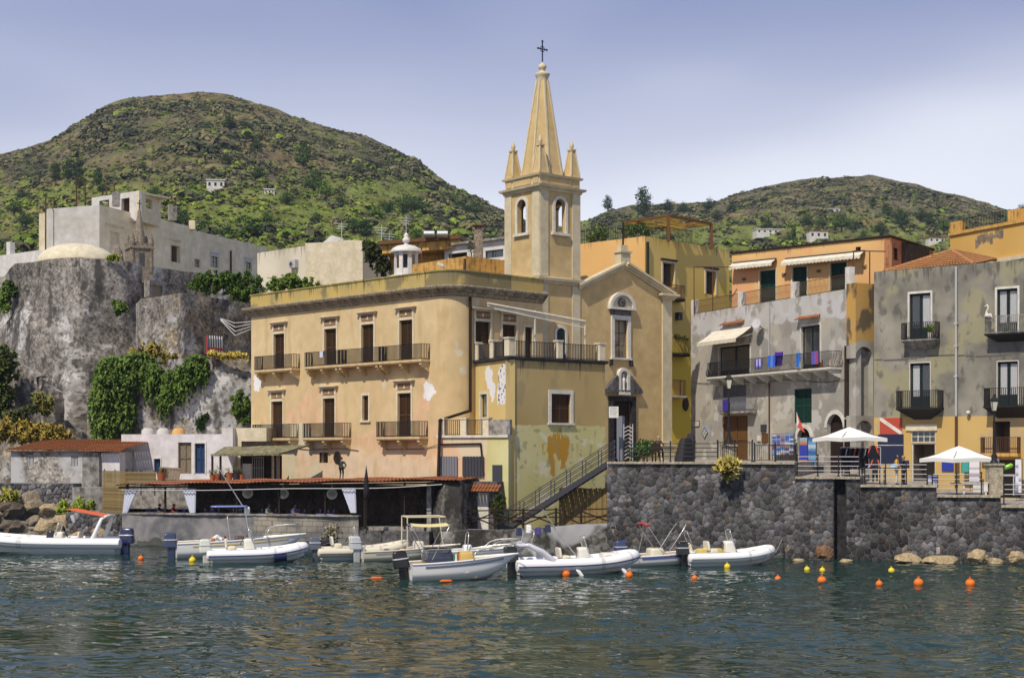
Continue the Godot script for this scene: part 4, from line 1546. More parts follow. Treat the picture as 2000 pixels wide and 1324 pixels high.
	tm.bx(V3(tw.x - 0.2,tw.y + 0.122,0.70),V3(tw.x + 0.2,tw.y + 0.14,0.81))
	tag(put(tm,"towel",M.voile,self,T1),"small pale towel over the long upper balcony railing","towel")
	var a := fs(T2,916,580)
	var b := fs(T2,914,790)
	pipe(B,rel2,[V3(a.x,16.7,0.12),V3(a.x,9.0,0.12),V3(a.x - 3.3,8.3,0.75),V3(a.x - 3.5,4.6,0.8)],0.1,M.darkwood)
	for q in [[[560,871],[600,878],[660,876],[700,880]],[[755,878],[800,877],[830,876],[856,868]]]:
		var pts := []
		for p in q:
			var w := fs(T1,p[0],p[1],0.05)
			pts.append(V3(w.x,w.y,0.05))
		var cm := mn()
		cm.tube(catmull(pts,4),0.022,5)
		put(cm,"cable",M.iron,B)
func make_annex() -> void:
	var T3 := frame(928,76.6,995,72.9)
	var L3 := flen(928,76.6,995,72.9)
	var T4 := frame(995,72.9,1182,77.0)
	var L4 := flen(995,72.9,1182,77.0)
	var B := thing("terrace_block","stained yellow block with a railed roof terrace beside the church front","building",T4)
	var r3 := T4.affine_inverse() * T3
	var I := I0
	var wr := rect(T4,1076.5,769.6,1114,826)
	var W := mn()
	W.wall(0,0.2,L4,12.35,[wr],0.4)
	W.bx(V3(L4 - 0.4,0.2,-8),V3(L4,12.35,-0.402))
	var op := fs(T4,1090,878)
	var band := fs(T4,1090,831).y
	put(W,"wall",paint(0,12.5,L4,12.5,22,func(x,y):
		var c := lerpc(Color(0.40,0.29,0.12),Color(0.46,0.35,0.16),0.5 + fb(x,y,8.0))
		c = lerpc(c,Color(0.30,0.25,0.14),st(0.05,0.4,fb(x * 2.0,y * 0.7,15.0,44.0)) * 0.6)
		c = lerpc(c,Color(0.08,0.075,0.06),drip(x,12.35 - y,0.2,0.75,60.0))
		if y < band + fb(x,y,60.0) * 0.04:
			c = lerpc(Color(0.50,0.47,0.19),Color(0.58,0.54,0.29),0.5 + fb(x,y,12.0,12.0))
			c = lerpc(c,Color(0.62,0.58,0.40),st(0.15,0.4,fb(x,y,22.0,95.0)))
			var dd := V2(x - op.x,(y - op.y) * 0.8).length() / 1.05 + fb(x * 1.6,y * 0.6,45.0,8.0) * 1.1
			c = lerpc(c,Color(0.44,0.24,0.03),st(1.0,0.8,dd))
			c = lerpc(c,Color(0.42,0.27,0.06),drip(x,op.y + 0.4 - y,0.1,1.3,130.0) * (1.0 if y < op.y + 0.4 and absf(x - op.x - 1.0) < 2.2 else 0.0) * 0.8)
			c = lerpc(c,Color(0.30,0.27,0.14),st(0.28,0.42,fb(x,y,50.0,300.0)) * 0.7)
		return c),B)
	win(B,I,wr,"louver",{"sur": 0.24,"mat": M.trimw,"sill": true})
	var dr := rect(T3,939,770,952,815)
	dr[1] = 7.3
	var W3 := mn()
	W3.wall(-0.4,0.2,L3,12.35,[dr],0.4)
	var wp := [fs(T3,985,745),fs(T3,980,765),fs(T3,955,738),fs(T3,962,765)]
	put(W3,"wall",paint(-0.5,12.5,L3 + 1.0,12.5,22,func(x,y):
		var c := lerpc(Color(0.58,0.43,0.17),Color(0.64,0.50,0.21),0.5 + fb(x,y,8.0,40.0))
		c = lerpc(c,Color(0.3,0.24,0.12),drip(x,12.35 - y,0.1,0.6,160.0) * 0.7)
		var m := 9.0
		var rr := [1.15,1.0,0.75,0.6]
		for i in 4: m = minf(m,V2((x - wp[i].x) * 1.25,y - wp[i].y).length() / rr[i])
		m += fb(x,y,50.0,77.0) * 0.5
		if m < 1.0:
			c = Color(0.72,0.72,0.74)
			if x > wp[1].x - 0.6 and fb(x,y,110.0,9.0) > 0.26: c = Color(0.14,0.13,0.12)
		return c),B,r3)
	win(B,r3,dr,"glass",{"sur": 0.14,"mat": M.trimw,"nx": 1,"ny": 2,"leaf": M.darkgreen,"name": "door"})
	var D := mn()
	D.prism(PV([V2(0.6,2.0),V2(L4 - 0.45,2.0),V2(L4 - 0.45,5.5),V2(r3.origin.x + 0.6,-r3.origin.z)]),0.25,12.3,Transform3D(Basis(Vector3.RIGHT,V3(0,0,-1),Vector3.UP),Vector3.ZERO))
	put(D,"body",M.concrete,B)
	var a3 := r3 * V3(-0.3,0,0)
	var path := [V2(a3.x,a3.z),V2(0,0),V2(L4,0),V2(L4,-7.0)]
	var S2 := mn()
	S2.mold(path,[[0.0,12.18],[0.16,12.24],[0.18,12.42],[-0.4,12.44]])
	put(S2,"terrace_edge",M.lavadark,B)
	var posts := [[r3 * V3(0.15,0,-0.15),0.36],[r3 * V3(L3 * 0.48,0,-0.15),0.36],[V3(0.15,0,-0.16),0.5],[V3(fs(T4,1094,690).x,0,-0.16),0.42],[V3(L4 - 0.3,0,-0.16),0.5]]
	for q in posts:
		var p: Vector3 = q[0]
		var mb := mn()
		mb.bx(p + V3(-q[1] / 2,12.44,-q[1] / 2),p + V3(q[1] / 2,13.55,q[1] / 2))
		mb.bx(p + V3(-q[1] / 2 - 0.05,13.552,-q[1] / 2 - 0.05),p + V3(q[1] / 2 + 0.05,13.66,q[1] / 2 + 0.05))
		put(mb,"post",M.cream,B)
	for i in 4:
		var p: Vector3 = posts[i][0]
		var q: Vector3 = posts[i + 1][0]
		var d := (q - p).normalized()
		fence(B,I,p + d * posts[i][1] * 0.6 + V3(0,12.45,0),q - d * posts[i + 1][1] * 0.6 + V3(0,12.45,0),1.0)
	var aw := thing("terrace_awning","white rolled terrace awning frame reaching from the palazzo to the tower","awning",T4)
	var p0 := P(952,597,76.6)
	var p1 := P(1143,632,78.5)
	var p2 := P(1143,690,78.5)
	var q4 := T4.affine_inverse()
	for e in [[p0,p1,0.1],[p0 + V3(0.5,-0.25,0.6),p1 + V3(-0.1,-0.3,0.4),0.07],[p1,V3(p1.x,12.5,p1.z),0.08],[P(1045,606,77.6),G(1045,77.6,12.5),0.08]]:
		var mb := mn()
		mb.bar(q4 * e[0],q4 * e[1],e[2])
		put(mb,"beam",M.trimw,aw)
	var cv := mn()
	var c0 := q4 * (p0 + V3(0,0.12,0))
	var c1 := q4 * (p1 + V3(0,0.12,0))
	cv.quad(c0 + V3(0,0,0.15),c1 + V3(0,0,0.15),c1 + V3(0,0.06,-0.2),c0 + V3(0,0.06,-0.2))
	cv.bar(c0 + V3(0,0.06,0),c1 + V3(0,0.06,0),0.2,0.1)
	put(cv,"rolled_canvas",M.canvas,aw)
	var T5 := frame(856,74.4,993,72.5)
	var L5 := flen(856,74.4,993,72.5)
	var E := thing("low_terrace","small peach walled terrace tucked below the palazzo's rounded corner","terrace",T5)
	var W5 := mn()
	W5.wall(0,1.0,L5,7.15,[],0.4)
	W5.bx(V3(0,1.0,-5.0),V3(0.4,7.15,-0.402))
	W5.bx(V3(0.402,6.9,-5.0),V3(L5,7.14,-0.402))
	put(W5,"wall",paint(0,7.2,L5,6.2,22,func(x,y):
		var c := lerpc(Color(0.64,0.44,0.28),Color(0.62,0.52,0.36),st(-0.1,0.2,fb(x,y,12.0,260.0)))
		if x > L5 * 0.69: c = lerpc(Color(0.50,0.47,0.19),Color(0.60,0.56,0.30),0.5 + fb(x,y,12.0,12.0))
		return lerpc(c,Color(0.3,0.22,0.14),drip(x,7.0 - y,0.0,1.0,33.0) * 0.6)),E)
	var ed := mn()
	ed.bx(V3(-0.1,7.15,-0.5),V3(L5,7.3,0.12))
	put(ed,"terrace_edge",M.trimw,E)
	var xs := [fs(T5,862,840).x,fs(T5,905,840).x,fs(T5,949,840).x]
	for x in xs:
		var mb := mn()
		mb.bx(V3(x - 0.22,7.302,-0.4),V3(x + 0.22,8.35,0.05))
		mb.bx(V3(x - 0.27,8.352,-0.45),V3(x + 0.27,8.45,0.1))
		put(mb,"post",M.trim,E)
	for i in 2: fence(E,I,V3(xs[i] + 0.25,7.3,-0.17),V3(xs[i + 1] - 0.25,7.3,-0.17),1.0)
	var sol := mn()
	sol.bx(V3(xs[2] + 0.222,7.302,-0.3),V3(L5 + 0.1,8.3,0.0))
	put(sol,"parapet",M.concrete,E)
	for q in [[857,893,892,930,"zinc"],[903,945,892,931,"iron"]]:
		var r := rect(T5,q[0],q[2],q[1],q[3],0.1)
		var mb := mn()
		var n := 14
		for i in n:
			var x0 := lerpf(r[0],r[2],float(i) / n)
			var x1 := lerpf(r[0],r[2],(i + 1.0) / n)
			mb.bx(V3(x0 + 0.004,r[1],0.05 + 0.03 * (i % 2)),V3(x1 - 0.004,r[3] + 0.03 * (i % 2),0.12 + 0.03 * (i % 2)))
		put(mb,"corrugated_panel",M.slate if q[4] == "zinc" else M.slatedark,E)
	pipe(E,I,[V3(0.2,6.7,0.1),V3(L5 * 0.62,6.75,0.1),V3(L5 * 0.66,4.8,0.1)],0.06,M.iron,"pipe")
	var cr := rect(T5,962,908,981,942,0.02)
	sb(M.slatedark,E,I,"meter_cupboard",V3(cr[0],cr[1],0.0),V3(cr[2],cr[3],0.06))
func make_church() -> void:
	var T := frame(1054,81.0,1310,87.5)
	var L := flen(1054,81.0,1310,87.5)
	var B := thing("church","yellow church with gabled front and slender spired bell tower","church",T)
	var I := I0
	var D := 3.9
	var hD := D / 2
	var ctr := Transform3D(Basis(),V3(hD,0,-hD))
	var W := mn()
	var wl := [rect(T,1084,390,1104,455)]
	var aw := fs(T,1095,660)
	var oy0: float = wl[0][1]
	var oy1: float = wl[0][3] - 0.45
	for k in 4:
		var q := ctr * Transform3D(Basis(Vector3.UP,PI / 2 * k),V3(0,0,0)) * Transform3D(Basis(),V3(-hD,0,hD))
		var S2 := mn()
		S2.wall(0,5.0,D,25.2,[[hD - 0.5,oy0,hD + 0.5,oy1 + 0.5]],0.35)
		for sg in [-1,1]:
			var pl := PV([V2(hD + sg * 0.5,oy1 + 0.5),V2(hD + sg * 0.5,oy1)])
			for i in range(1,7):
				var a := PI / 2 * i / 6.0
				pl.append(V2(hD + sg * 0.5 * cos(a),oy1 + 0.5 * sin(a)))
			S2.prism(pl,-0.349,-0.001)
		for i in S2.v.size():
			W.v.append(q * S2.v[i]); W.n.append(q.basis * S2.n[i]); W.t.append(S2.t[i]); W.c.append(S2.c[i])
		var A := mn()
		var pts := []
		for i in 13:
			var a := PI * i / 12.0
			pts.append([V2(hD + cos(a) * 0.5,oy1 + sin(a) * 0.5),V2(hD + cos(a) * 0.72,oy1 + sin(a) * 0.72)])
		for i in 12:
			A.prism(PV([pts[i][0],pts[i][1],pts[i + 1][1],pts[i + 1][0]]),0.0,0.09)
		for sg in [-1,1]: A.bx(V3(hD + (0.5 if sg > 0 else -0.72),oy0,0.0),V3(hD + (0.72 if sg > 0 else -0.5),oy1,0.09))
		A.bx(V3(hD - 0.85,oy0 - 0.2,0.0),V3(hD + 0.85,oy0 - 0.002,0.2))
		put(A,"belfry_arch",M.trimw,B,q)
		for x in [0.0,D - 0.78]:
			var Pm := mn()
			Pm.bx(V3(x + (0.0 if x == 0.0 else 0.0),18.9,-0.05),V3(x + 0.78,25.2,0.07))
			put(Pm,"pilaster",M.church_trim,B,q)
			if k == 0 or k == 3:
				Pm = mn()
				Pm.bx(V3(x,5.0,-0.05),V3(x + 0.78,18.35,0.07))
				put(Pm,"pilaster",M.church_trim,B,q)
		var U := mn()
		for e in [[0.12,0.72],[0.95,D - 0.95],[D - 0.72,D - 0.12]]:
			U.bx(V3(e[0],25.62,0.0),V3(e[1],26.02,0.05))
		put(U,"band_panel",M.church,B,q)
	put(W,"tower_shaft",M.church,B)
	var C := mn()
	var sq := [V2(-hD,hD),V2(hD,hD),V2(hD,-hD),V2(-hD,-hD)]
	C.mold(sq,[[-0.2,18.35],[0.1,18.38],[0.14,18.5],[0.3,18.58],[0.34,18.78],[-0.2,18.92]],true,ctr)
	C.mold(sq,[[-0.2,25.05],[0.1,25.1],[0.14,25.24],[0.34,25.32],[0.38,25.46],[-0.3,25.56]],true,ctr)
	C.mold(sq,[[0.0,25.5],[0.0,26.12],[0.16,26.16],[0.2,26.3],[-1.9,26.36]],true,ctr)
	put(C,"tower_cornice",M.church_trim,B)
	var Sp := mn()
	var h0 := 26.3
	var h1 := 33.6
	var r0 := 1.62
	var r1 := 0.42
	var ring := func(r,y): 
		var a := []
		for k in 8: a.append(ctr * V3(cos(TAU * (k + 0.5) / 8) * r,y,sin(TAU * (k + 0.5) / 8) * r))
		return a
	var ra: Array = ring.call(r0,h0)
	var rb: Array = ring.call(r1,h1)
	for k in 8: Sp.quad(ra[(k + 1) % 8],ra[k],rb[k],rb[(k + 1) % 8])
	put(Sp,"spire",M.church,B)
	for k in 8:
		var Rb := mn()
		Rb.bar(ra[k],rb[k],0.13)
		put(Rb,"spire_rib",M.church_trim,B)
	var Cp := mn()
	Cp.lathe([[0.40,33.5],[0.44,33.6],[0.42,33.7],[0.5,33.9],[0.58,34.05],[0.46,34.15],[0.22,34.22],[0.18,34.36],[0.28,34.46],[0.31,34.6],[0.26,34.76],[0.1,34.85],[0.05,34.95]],16,ctr)
	put(Cp,"finial",M.church_trim,B)
	var Cr := mn()
	var cb := ctr.origin + V3(0,34.9,0)
	Cr.bar(cb,cb + V3(0,1.6,0),0.07)
	Cr.bar(cb + V3(-0.42,1.02,0),cb + V3(0.42,1.02,0),0.07)
	for p in [V3(-0.42,1.02,0),V3(0.42,1.02,0),V3(0,1.6,0)]:
		Cr.lathe([[0.0,-0.09],[0.08,-0.04],[0.08,0.04],[0.0,0.09]],8,Transform3D(Basis(),cb + p))
	var cp := []
	for i in 17: cp.append(cb + V3(cos(TAU * i / 16) * 0.2,1.02 + sin(TAU * i / 16) * 0.2,0))
	Cr.tube(cp,0.03,5)
	put(Cr,"cross",M.blueiron,B)
	for x in [0.42,D - 0.42]:
		for z in [-0.42,-D + 0.42]:
			var Pn := mn()
			var q := Transform3D(Basis(),V3(x,0,z))
			Pn.pyr([[0.46,26.3],[0.46,26.42],[0.42,26.45],[0.17,28.3],[0.24,28.34],[0.24,28.46],[0.1,28.5]],q)
			put(Pn,"pinnacle",M.church,B)
			Pn = mn()
			for k in 4:
				var a := q * (Basis(Vector3.UP,PI / 2 * k) * V3(0.42,26.45,0.42))
				var b := q * (Basis(Vector3.UP,PI / 2 * k) * V3(0.17,28.3,0.17))
				Pn.bar(a,b,0.1)
			Pn.lathe([[0.08,28.45],[0.13,28.6],[0.17,28.75],[0.1,28.95],[0.03,29.15]],10,q)
			put(Pn,"pinnacle_trim",M.church_trim,B)
	var bl := mn()
	bl.lathe([[0.02,oy1 + 0.1],[0.12,oy1 + 0.05],[0.22,oy1 - 0.2],[0.28,oy1 - 0.6],[0.42,oy1 - 0.85]],14,ctr)
	bl.bar(ctr.origin + V3(-1.6,oy1 + 0.15,0),ctr.origin + V3(1.6,oy1 + 0.15,0),0.12)
	put(bl,"bell",metal(Color(0.12,0.09,0.05),0.5),B)
	var xr := L
	var ev := fs(T,1292,583).y
	var ap := fs(T,1219,524)
	var bw := rect(T,1199,625,1225,699)
	var ni := fs(T,1215,740)
	var dd := rect(T,1194,783,1235,880)
	dd[1] = 5.4
	var Nv := mn()
	Nv.wall(D + 0.002,4.5,xr,ev,[bw,dd],0.45)
	Nv.prism(PV([V2(D + 0.002,ev),V2(xr,ev),V2(ap.x,ap.y)]),-0.448,-0.002)
	put(Nv,"front_wall",M.church,B)
	var Bd := mn()
	Bd.prism(PV([V2(0.6,4.5),V2(xr - 0.05,4.5),V2(xr - 0.05,ev - 0.1),V2(ap.x,ap.y - 0.15),V2(0.6,ev + 0.3)]),-18.0,-D - 0.3)
	Bd.bx(V3(D + 0.01,4.5,-D - 0.29),V3(xr - 0.05,ev - 0.2,-0.46))
	put(Bd,"nave",M.church,B)
	var Rk := mn()
	for e in [[V2(D - 0.1,ev + 0.02),ap],[ap,V2(xr + 0.1,ev + 0.02)]]:
		for q in [[0.0,0.16,0.14],[0.16,0.34,0.26],[0.34,0.5,0.4]]:
			var n2: Vector2 = (e[1] - e[0]).normalized().orthogonal()
			if n2.y < 0: n2 = -n2
			Rk.prism(PV([e[0] + n2 * q[0],e[1] + n2 * q[0],e[1] + n2 * (q[1] - 0.002),e[0] + n2 * (q[1] - 0.002)]),-0.4,q[2])
	put(Rk,"raking_cornice",M.church_trim,B)
	var Pd := mn()
	Pd.bx(ap.x * Vector3.RIGHT + V3(-0.5,ap.y + 0.2,-0.5),ap.x * Vector3.RIGHT + V3(0.5,ap.y + 1.15,0.2))
	Pd.bx(ap.x * Vector3.RIGHT + V3(-0.6,ap.y + 1.152,-0.6),ap.x * Vector3.RIGHT + V3(0.6,ap.y + 1.3,0.3))
	Pd.bx(ap.x * Vector3.RIGHT + V3(-0.35,ap.y + 1.302,-0.35),ap.x * Vector3.RIGHT + V3(0.35,ap.y + 1.75,0.05))
	put(Pd,"pedestal",M.church_trim,B)
	var ic := mn()
	ic.bar(V3(ap.x,ap.y + 1.7,-0.1),V3(ap.x,ap.y + 3.5,-0.1),0.1)
	ic.bar(V3(ap.x - 0.55,ap.y + 2.95,-0.1),V3(ap.x + 0.55,ap.y + 2.95,-0.1),0.1)
	put(ic,"iron_cross",M.iron,B)
	var px0 := fs(T,1293,700).x
	var Pl := mn()
	Pl.bx(V3(px0,6.9,-0.05),V3(xr + 0.05,ev - 0.1,0.12))
	put(Pl,"pilaster",M.church_trim,B)
	Pl = mn()
	Pl.bx(V3(px0 - 0.12,4.5,-0.05),V3(xr + 0.17,6.65,0.26))
	Pl.bx(V3(px0 - 0.22,6.652,-0.05),V3(xr + 0.27,6.898,0.36))
	put(Pl,"pilaster_base",M.church_trim,B)
	Pl = mn()
	for q in [[0.0,0.14,0.14],[0.14,0.3,0.26],[0.3,0.48,0.44]]:
		Pl.bx(V3(px0 - q[2],ev - 0.098 + q[0],-0.05),V3(xr + 0.1 + q[2],ev - 0.1 + q[1],0.1 + q[2]))
	put(Pl,"capital",M.church_trim,B)
	win(B,I,bw,"glass",{"sur": 0.3,"mat": M.trimw,"nx": 2,"ny": 3,"sill": true,"proud": 0.12,"leaf": M.darkgreen,"name": "tall_window"})
	var xm: float = (bw[0] + bw[2]) / 2
	var hw: float = (bw[2] - bw[0]) / 2 + 0.35
	var ty: float = bw[3] + 0.34
	var Hd := mn()
	Hd.bx(V3(xm - hw,ty,0),V3(xm + hw,ty + 0.42,0.1))
	put(Hd,"lintel_block",M.lava,B)
	Hd = mn()
	Hd.bx(V3(xm - hw - 0.28,ty + 0.422,0),V3(xm + hw + 0.28,ty + 0.58,0.36))
	var o1 := []
	var o2 := []
	for i in 13:
		var a := PI * i / 12.0
		o1.append(V2(xm + cos(a) * (hw + 0.28),ty + 0.582 + sin(a) * 1.15))
		o2.append(V2(xm + cos(a) * (hw + 0.02),ty + 0.582 + sin(a) * 0.92))
	for i in 12: Hd.prism(PV([o1[i],o1[i + 1],o2[i + 1],o2[i]]),0.0,0.32)
	put(Hd,"curved_hood",M.trimw,B)
	var tq := mn()
	tq.prism(PackedVector2Array(o2),0.0,0.1)
	put(tq,"hood_field",M.church_trim,B)
	tq = mn()
	tq.lathe([[0.0,0.1],[0.36,0.1],[0.38,0.2],[0.2,0.26],[0.0,0.26]],12,Transform3D(Basis(Vector3.RIGHT,PI / 2),V3(xm,ty + 0.95,0.0)))
	put(tq,"medallion",M.lava,B)
	for sg in [-1,1]:
		sb(M.lavadark,B,I,"corbel",V3(xm + sg * hw - 0.12,bw[1] - 0.62,0.0),V3(xm + sg * hw + 0.12,bw[1] - 0.15,0.2))
	var nr := mn()
	var nx := ni.x
	var ny := ni.y
	var i1 := []
	var i2 := []
	for i in 11:
		var a := PI * i / 10.0
		i1.append(V2(nx + cos(a) * 0.58,ny + 0.25 + sin(a) * 0.58))
		i2.append(V2(nx + cos(a) * 0.34,ny + 0.25 + sin(a) * 0.34))
	for i in 10: nr.prism(PV([i1[i],i1[i + 1],i2[i + 1],i2[i]]),0.0,0.3)
	nr.bx(V3(nx - 0.58,ny - 1.0,0),V3(nx - 0.34,ny + 0.25,0.3))
	nr.bx(V3(nx + 0.34,ny - 1.0,0),V3(nx + 0.58,ny + 0.25,0.3))
	nr.bx(V3(nx - 0.58,ny - 1.22,0),V3(nx + 0.58,ny - 1.002,0.36))
	put(nr,"niche",M.trimw,B)
	nr = mn()
	nr.prism(PackedVector2Array(i2 + [V2(nx - 0.34,ny - 1.0),V2(nx + 0.34,ny - 1.0)]),0.0,0.02)
	put(nr,"niche_back",M.concrete,B)
	var stt := mn()
	stt.lathe([[0.17,-1.0],[0.15,-0.8],[0.13,-0.5],[0.17,-0.2],[0.18,0.0],[0.07,0.1],[0.07,0.14],[0.1,0.22],[0.09,0.32],[0.0,0.38]],12,Transform3D(Basis(),V3(nx,ny,0.14)))
	put(stt,"statue",M.trimw,B)
	var py := fs(T,1215,762).y
	var pdm := mn()
	pdm.bx(V3(dd[0] - 0.75,py - 0.22,0),V3(dd[2] + 0.85,py,0.3))
	for sg in [-1,1]:
		var xa: float = (dd[0] - 0.75) if sg < 0 else (dd[2] + 0.85)
		pdm.prism(PV([V2(xa,py + 0.002),V2(nx + sg * 0.6,py + 0.002),V2(nx + sg * 0.6,py + 1.0),V2(nx + sg * 0.75,py + 1.12)]),0.0,0.3)
	put(pdm,"broken_pediment",M.lava,B)
	var Df := mn()
	Df.bx(V3(dd[0] - 0.3,5.0,-0.05),V3(dd[0] + 0.15,dd[3],0.14))
	Df.bx(V3(dd[2] - 0.15,5.0,-0.05),V3(dd[2] + 0.3,dd[3],0.14))
	Df.bx(V3(dd[0] - 0.3,dd[3] - 0.002,-0.05),V3(dd[2] + 0.3,dd[3] + 0.35,0.14))
	var dp := put(Df,"door",M.lavadark,B)
	sb(M.darkwood,dp,I,"door_leaf",V3(dd[0] + 0.152,5.2,-0.3),V3(dd[2] - 0.152,dd[3],-0.2))
	var ao := mn()
	var q1 := []
	var q2 := []
	for i in 11:
		var a := PI * i / 10.0
		q1.append(V2(aw.x + cos(a) * 0.62,aw.y + 0.3 + sin(a) * 0.62))
		q2.append(V2(aw.x + cos(a) * 0.42,aw.y + 0.3 + sin(a) * 0.42))
	for i in 10: ao.prism(PV([q1[i],q1[i + 1],q2[i + 1],q2[i]]),0.0,0.08)
	ao.bx(V3(aw.x - 0.62,12.4,0),V3(aw.x - 0.42,aw.y + 0.3,0.08))
	ao.bx(V3(aw.x + 0.42,12.4,0),V3(aw.x + 0.62,aw.y + 0.3,0.08))
	var ad := put(ao,"arched_door",M.trimw,B)
	ao = mn()
	ao.prism(PackedVector2Array(q2 + [V2(aw.x - 0.42,12.4),V2(aw.x + 0.42,12.4)]),-0.02,0.015)
	put(ao,"door_leaf",M.darkgreen,ad)
	var T6 := frame(805,90.0,910,86.0)
	var L6 := flen(805,90.0,910,86.0)
	var wg := thing("church_wing","plain ochre parapet wall rising behind the palazzo roof left of the tower","wall",T6)
	var wm := mn()
	wm.bx(V3(0,14,-7),V3(L6,hh(500,86.0),0))
	wm.bx(V3(0,14,-0.5),V3(flen(910,86.0,990,88.2),hh(500,86.0) - 0.01,-0.05),T6.affine_inverse() * frame(910,86.0,990,88.2))
	put(wm,"wall",M.ochre,wg)
	pipe(wg,I,[V3(L6 - 0.05,14.5,0.1),V3(L6 - 0.05,hh(500,86.0) - 0.2,0.1)],0.09,M.rust)
func make_white_house() -> void:
	var T := frame(1350,91.0,1672,76.0)
	var L := flen(1350,91.0,1672,76.0)
	var B := thing("pale_house","pale grey plastered house with laundry balcony and curved iron roof railing","house",T)
	var I := I0
	var top := 17.3
	var g1 := rect(T,1405,675,1466,735)
	var g2 := rect(T,1566,636,1603,722)
	var d1 := rect(T,1412,752,1458,804)
	var d2 := rect(T,1552,759,1586,826)
	var dr := rect(T,1412,812,1461,890)
	var ws := [g1,g2,d1,d2,dr]
	g1[1] = fs(T,1500,727).y
	g2[1] = g1[1]
	d1[1] = fs(T,1436,804).y
	dr[1] = 5.3
	var W := mn()
	var ar := [[1632,820,1647,872.0,31],[1573,846,1590,900.0,20]]
	var holes: Array = ws.duplicate()
	var arches := []
	for q in [[1616.0,1648.0,835.0],[1558.0,1584.0,858.0]]:
		var a := fs(T,q[0],q[2])
		var b := fs(T,q[1],q[2])
		arches.append([a.x,3.6,b.x,fs(T,(q[0] + q[1]) / 2,q[2]).y])
	for a in arches: holes.append([a[0],a[1],a[2],a[3] + (a[2] - a[0]) / 2])
	W.wall(0,3.6,L,top,holes,0.45)
	for a in arches:
		var xm: float = (a[0] + a[2]) / 2
		var r: float = (a[2] - a[0]) / 2
		for sg in [-1,1]:
			var pl := PV([V2(xm + sg * r,a[3] + r),V2(xm + sg * r,a[3])])
			for i in range(1,8): pl.append(V2(xm + sg * r * cos(PI / 2 * i / 7),a[3] + r * sin(PI / 2 * i / 7)))
			W.prism(pl,-0.449,-0.001)
	W.bx(V3(L - 0.4,3.6,-9),V3(L - 0.95,top,-0.452))
	W.bx(V3(0,3.6,-9),V3(0.4,top,-0.452))
	put(W,"wall",paint(0,18.2,L,14.8,16,func(x,y):
		var c := lerpc(Color(0.30,0.29,0.265),Color(0.37,0.355,0.32),0.5 + fb(x,y,7.0,20.0) * 1.4)
		c = lerpc(c,Color(0.41,0.385,0.33),st(0.0,0.25,fb(x,y,12.0,400.0)))
		if y > 15.4 + fb(x,y,14.0,3.0) * 0.9: c = lerpc(Color(0.52,0.52,0.53),Color(0.46,0.45,0.42),0.4 + fb(x,y,15.0,66.0))
		c = lerpc(c,Color(0.20,0.17,0.11),drip(x,17.3 - y,0.1,0.7,210.0) * 0.8)
		c = lerpc(c,Color(0.28,0.26,0.22),st(0.16,0.4,fb(x,y,28.0,88.0)) * 0.8)
		if y < 8.4 and y > 7.4 and x < 5.0: c = lerpc(c,Color(0.36,0.38,0.50),st(0.0,0.2,fb(x,y,20.0,54.0)))
		c = lerpc(c,Color(0.48,0.46,0.43),st(0.26,0.34,fb(x,y,20.0,500.0)))
		return c),B)
	var Dk := mn()
	Dk.bx(V3(0.402,3.6,-9),V3(L - 0.402,16.6,-2.0))
	Dk.bx(V3(0.402,16.3,-1.99),V3(L - 0.402,16.6,-0.46))
	put(Dk,"body",M.brown_dark,B)
	win(B,I,g1,"curtain",{"sur": 0.08,"mat": M.trimw,"on": [0,0],"solid": 0.2})
	win(B,I,g2,"curtain",{"sur": 0.12,"mat": M.trimw,"on": [0,0],"solid": 0.1})
	win(B,I,d1,"louver",{"sur": 0.0,"mat": M.slate,"leaf": M.slate})
	win(B,I,d2,"louver",{"sur": 0.0,"mat": M.green,"leaf": M.green})
	win(B,I,dr,"door",{"sur": 0.0,"mat": M.wood,"leaf": M.wood,"name": "door"})
	for a in arches:
		var xm: float = (a[0] + a[2]) / 2
		var r: float = (a[2] - a[0]) / 2
		var ao := mn()
		for i in 10:
			var p := []
			for e in [[i,0.0],[i + 1,0.0],[i + 1,0.28],[i,0.28]]: p.append(V2(xm + cos(PI * e[0] / 10.0) * (r + e[1]),a[3] + sin(PI * e[0] / 10.0) * (r + e[1])))
			ao.prism(PackedVector2Array(p),0.0,0.05)
		put(ao,"arch",M.trimw,B)
		sb(M.darkwood,B,I,"arch_door",V3(a[0],a[1],-0.44),V3(a[2],a[3] + r,-0.3))
	for q in [[1413,1456,638.0],[1561,1606,627.0]]:
		var a := fs(T,q[0],q[2])
		var b := fs(T,q[1],q[2])
		var tm := mn()
		tiles_into(tm,a.x,b.x,func(x,t): return V3(x,a.y + lerpf(0,0.25,t) + (x - a.x) * 0.0,lerpf(0.4,0.0,t)),1,0.22)
		put(tm,"tile_hood",M.tile,B)
	var h := fs(T,1500,727,0.9).y
	var bx0 := fs(T,1383,735,0.9).x
	var bx1 := fs(T,1624,722,0.9).x
	balcony(B,I,bx0,bx1,h,1.0,{"mat": M.trimw,"brackets": 10,"bw": 0.16,"bdrop": 0.5,"belly": 0.16,"rail": 1.1,"th": 0.14})
	balcony(B,I,fs(T,1405,806,0.6).x,fs(T,1466,806,0.6).x,d1[1],0.65,{"mat": M.concrete,"belly": 0.12,"rail": 1.05,"th": 0.14,"shape": "hull","drop": 0.3,"in": 0.25,"rmat": M.slate})
	var us := [1357.0,1449.0,1553.0,1660.0]
	var ps := []
	for u in us: ps.append(fs(T,u,590,-0.2).x)
	for i in 4:
		sb(M.trimw,B,I,"post",V3(ps[i] - 0.25,top,-0.45),V3(ps[i] + 0.25,top + 1.15 + (0.35 if i == 3 else 0.0),-0.02))
